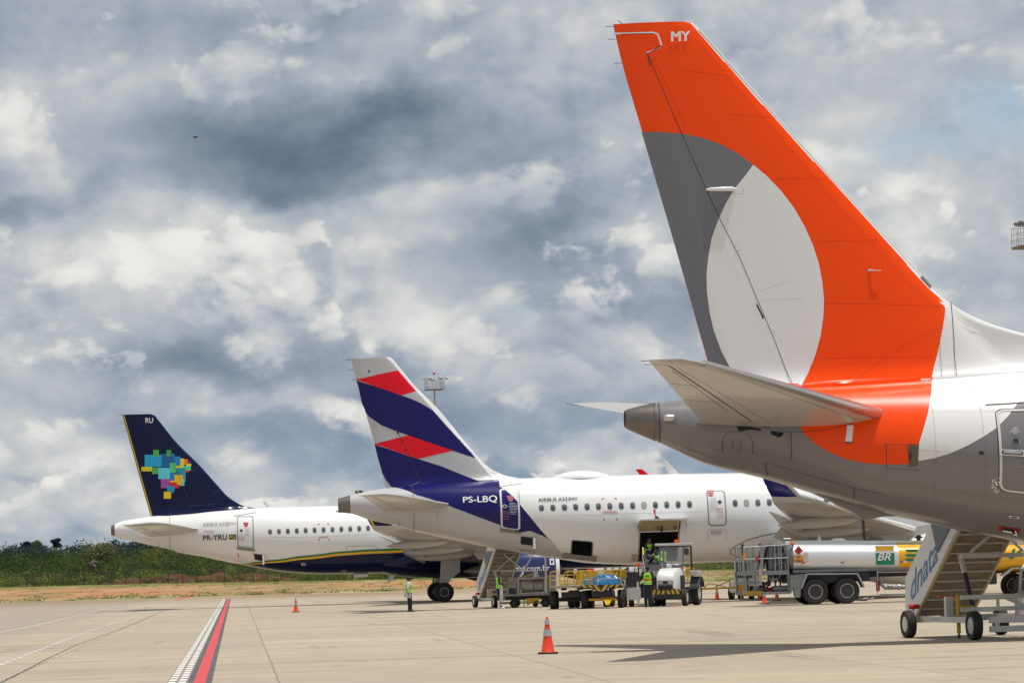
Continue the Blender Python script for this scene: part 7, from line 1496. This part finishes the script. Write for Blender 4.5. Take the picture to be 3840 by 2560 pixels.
        b = w+d*.035+u_*-.036; mb.tube([b, b+d*.03-u_*.022+n_*.012, b+d*.055-u_*.020+n_*.03], [.011, .010, .008], SKIN_, 6)
    mb.build('body', r, ang=80, weld=False)
    # hair or cap
    mb = MB(); mb.ball(hd+up*.028-fw*.014, .105, HAIR, 7, (.95, .80, 1.05)); 
    if cap: mb.ball(hd+up*.06, .108, SHOE, 6, (1, .9, .75)); mb.tube([hd+up*.055+fw*.06, hd+up*.05+fw*.13, hd+up*.045+fw*.17], [.07, .055, .02], SHOE, 8)
    mb.build('cap' if cap else 'hair', r)
    if mask: mb = MB(); mb.ball(hd+fw*.055-up*.035, .062, mat('blue face mask', (.02, .20, .55), .6), 6, (.9, .95, .85)); mb.build('face_mask', r)
    if vest:
        pv, sp2, ch, nk = (Vector(J[n]) for n in ('pelvis', 'spine', 'chest', 'neck')); path = [pv-(sp2-pv).normalized()*.02, pv.lerp(sp2, .5), sp2, sp2.lerp(ch, .5), ch, ch.lerp(nk, .55)]; W_ = [.178, .172, .170, .180, .185, .12]; D_ = [.140, .130, .122, .127, .128, .09]
        fr_ = []; mb = MB(); side = Vector((0, 1, 0)); NN = 14
        P_ = []; 
        for i in range(NN+1):
            t = i/NN*(len(path)-1); j = min(int(t), len(path)-2); q = path[j].lerp(path[j+1], t-j); tg_ = (path[j+1]-path[j]).normalized(); f_ = side.cross(tg_).normalized(); w_ = W_[j]+(W_[j+1]-W_[j])*(t-j); d_ = D_[j]+(D_[j+1]-D_[j])*(t-j)
            P_.append([q+side*math.cos(a*math.pi/12)*w_+f_*math.sin(a*math.pi/12)*d_ for a in range(24)])
        for i in range(NN): m_ = band if i in (4, 5) else (VG if i in (1,) and band is not VG else VEST); mb.loft([P_[i], P_[i+1]], m_, cap=False)
        for s_ in (-1, 1):
            for f0 in (-1, 1):
                sh = Vector(J['sL' if s_ > 0 else 'sR']); mb.tube([ch.lerp(nk, .5)+side*s_*.10+f_*f0*.07, ch.lerp(nk, .72)+side*s_*.09, ch.lerp(nk, .5)+side*s_*.10-f_*f0*.07], .03, VEST, 6)
        if backtext:
            b_ = path[4]; up2 = (path[4]-path[2]).normalized(); f2 = side.cross(up2).normalized(); o_ = b_-f2*-.0
            for k_, tx in enumerate(backtext[:2]): put_text(mb, tx, LETK, quad_fn(b_+f_*-.137+side*.085-up2*(.02+.085*k_), b_+f_*-.137-side*.085-up2*(.02+.085*k_), b_+f_*-.137+side*.085-up2*(-.04+.085*k_)), bold=.012)
            if len(backtext) > 2: q = path[2].lerp(path[3], .2); put_text(mb, backtext[2], LETK, quad_fn(q+f_*-.140+side*.12-up2*.06, q+f_*-.140-side*.12-up2*.06, q+f_*-.140+side*.12+up2*.0), bold=.012)
        mb.build('safety_vest', r, weld=False)
    if apron:
        mb = MB(); rg = []
        for z, w_, dx, k_ in ((1.06, .17, .12, 0), (.95, .19, .135, .01), (.75, .20, .13, .03), (.5, .19, .12, .02), (.30, .17, .13, .04)): rg.append([Vector((dx+k_+.02*math.sin(a*1.7), (a/6-1)*w_, z))-Vector((abs(a/6-1)**2*.14, 0, 0)) for a in range(13)])
        mb.loft(rg+[], APR, cap=False, closed=False); o_ = mb.build('apron', r, weld=False); m_ = o_.modifiers.new('t', 'SOLIDIFY'); m_.thickness = .006
    for s_, a_, t_ in ((1, 'aL', 'tL'), (-1, 'aR', 'tR')):
        a, t = Vector(J[a_]), Vector(J[t_]); mb = MB(); mm = BOOTW if foot == 'boot' else SHOE; d = (t-a); d.z = 0; d.normalize(); s2 = Vector((-d.y, d.x, 0))
        def rg(c, w_, h_): return [c+s2*math.cos(k*.524)*w_+Vector((0, 0, max(-c.z+.0, math.sin(k*.524)*h_))) for k in range(12)]
        mb.loft([rg(a-d*.07+Vector((0, 0, -.045)), .035, .05), rg(a-d*.02+Vector((0, 0, -.05)), .047, .065), rg(a+d*.08+Vector((0, 0, -.06)), .05, .05), rg(t+d*.0+Vector((0, 0, -.005)), .05, .04), rg(t+d*.07, .035, .03)], mm)
        if foot == 'boot': mb.tube([a+Vector((0, 0, -.05)), a+Vector((0, 0, .28))], [.062, .075], BOOTW, 12)
        mb.build('boot' if foot == 'boot' else 'shoe', r, weld=False)
    r.scale = (h, h, h); return r
def PX(px, Y): q = AT(px, Y); return (q.x, Y, 0)
# man with papers, seen from his right, facing right
m1 = person(PX(1531, 146.5), rad(8), 'man in a dark cap, lime vest and white shirt holding papers beside the airliner wheels', dict(eR=(-.06, -.22, 1.14), wR=(-.03, -.22, .90), eL=(-.02, .23, 1.12), wL=(.05, .22, .88), tR=(.16, -.10, .045), tL=(.17, .12, .045), aR=(.0, -.10, .10), kL=(.06, .095, .5), aL=(.06, .1, .1)), SHW, NAVYC, cap=True, h=.925)
m1.scale = (1.2, 1.2, .925)
mb = MB(); mb.box((0, 0, 0), (.28, .015, .20), SHW, Matrix.Rotation(rad(12), 3, 'Y')); mb.box((-.13, .005, .01), (.06, .02, .2), DARK, Matrix.Rotation(rad(12), 3, 'Y')); pb = mb.build('paper_folder', None, weld=False); q = PX(1531, 146.5); pb.location = (q[0]-.03, q[1]-.25, .74); tag(pb, 'folded papers and dark folder held low in the hand of the man in the cap', 'papers')
# man in white boots and apron with a blue mask
m2 = person(PX(1869, 148.2), rad(6), 'man with a blue face mask, white apron and white boots by the service cart', dict(eR=(.02, -.22, 1.15), wR=(.22, -.18, 1.13), eL=(.05, .2, 1.15), wL=(.26, .10, 1.16), skull=(.04, 0, 1.60), crown=(.0, 0, 1.70), aL=(.05, .1, .1), tL=(.2, .11, .045)), NAVYC, NAVYC, foot='boot', apron=True, mask=True, h=1.0)
# man seen from behind beside the tractor
m3 = person(PX(2427, 137.5), rad(88), 'man seen from behind in a lime vest with an orange band beside the tow tractor', dict(eL=(.03, .26, 1.15), wL=(.22, .27, 1.12), eR=(.0, -.25, 1.13), wR=(.10, -.27, .90)), NAVYC, NAVYC, band=VO, h=1.03, backtext=('DNA', '8906', 'dnata'))
# two loaders working on the belt, one crouching in the hold
m4 = person((PX(2478, 144.9)[0], 144.9, 1.0), rad(170), 'worker on the cart bent forward with his lime vest towards the open hold', dict(spine=(.10, 0, 1.10), chest=(.30, 0, 1.16), neck=(.42, 0, 1.16), skull=(.53, 0, 1.14), crown=(.63, 0, 1.12), sL=(.32, .17, 1.20), sR=(.32, -.17, 1.20), eL=(.42, .22, .98), eR=(.42, -.22, .98), wL=(.55, .2, .80), wR=(.55, -.2, .80)), NAVYC, NAVYC, h=1.0)
m5 = person((PX(2486, 145.7)[0], 145.7, 1.0), rad(80), 'worker standing upright on the cart half hidden behind the tractor canopy', dict(eL=(.12, .24, 1.18), wL=(.32, .2, 1.15), eR=(.12, -.24, 1.18), wR=(.32, -.2, 1.15)), NAVYC, NAVYC, h=.98)
m6 = person((PX(2431, 148.6)[0], 148.9, 1.92), rad(-60), 'worker crouching in the dark cargo hold in a lime vest', dict(pelvis=(0, 0, .45), spine=(.05, 0, .62), chest=(.12, 0, .80), neck=(.15, 0, .93), skull=(.19, 0, 1.04), crown=(.18, 0, 1.14), sL=(.12, .17, .87), sR=(.12, -.17, .87), eL=(.25, .22, .65), eR=(.25, -.22, .65), wL=(.42, .18, .7), wR=(.42, -.18, .7), hL=(0, .1, .42), hR=(0, -.1, .42), kL=(.38, .15, .50), kR=(.38, -.15, .50), aL=(.15, .13, .1), aR=(.15, -.13, .1), tL=(.3, .13, .045), tR=(.3, -.13, .045)), NAVYC, NAVYC, h=.95)
print('objects', len(bpy.data.objects), 'verts', sum(len(o.data.vertices) for o in bpy.data.objects if o.type == 'MESH'))
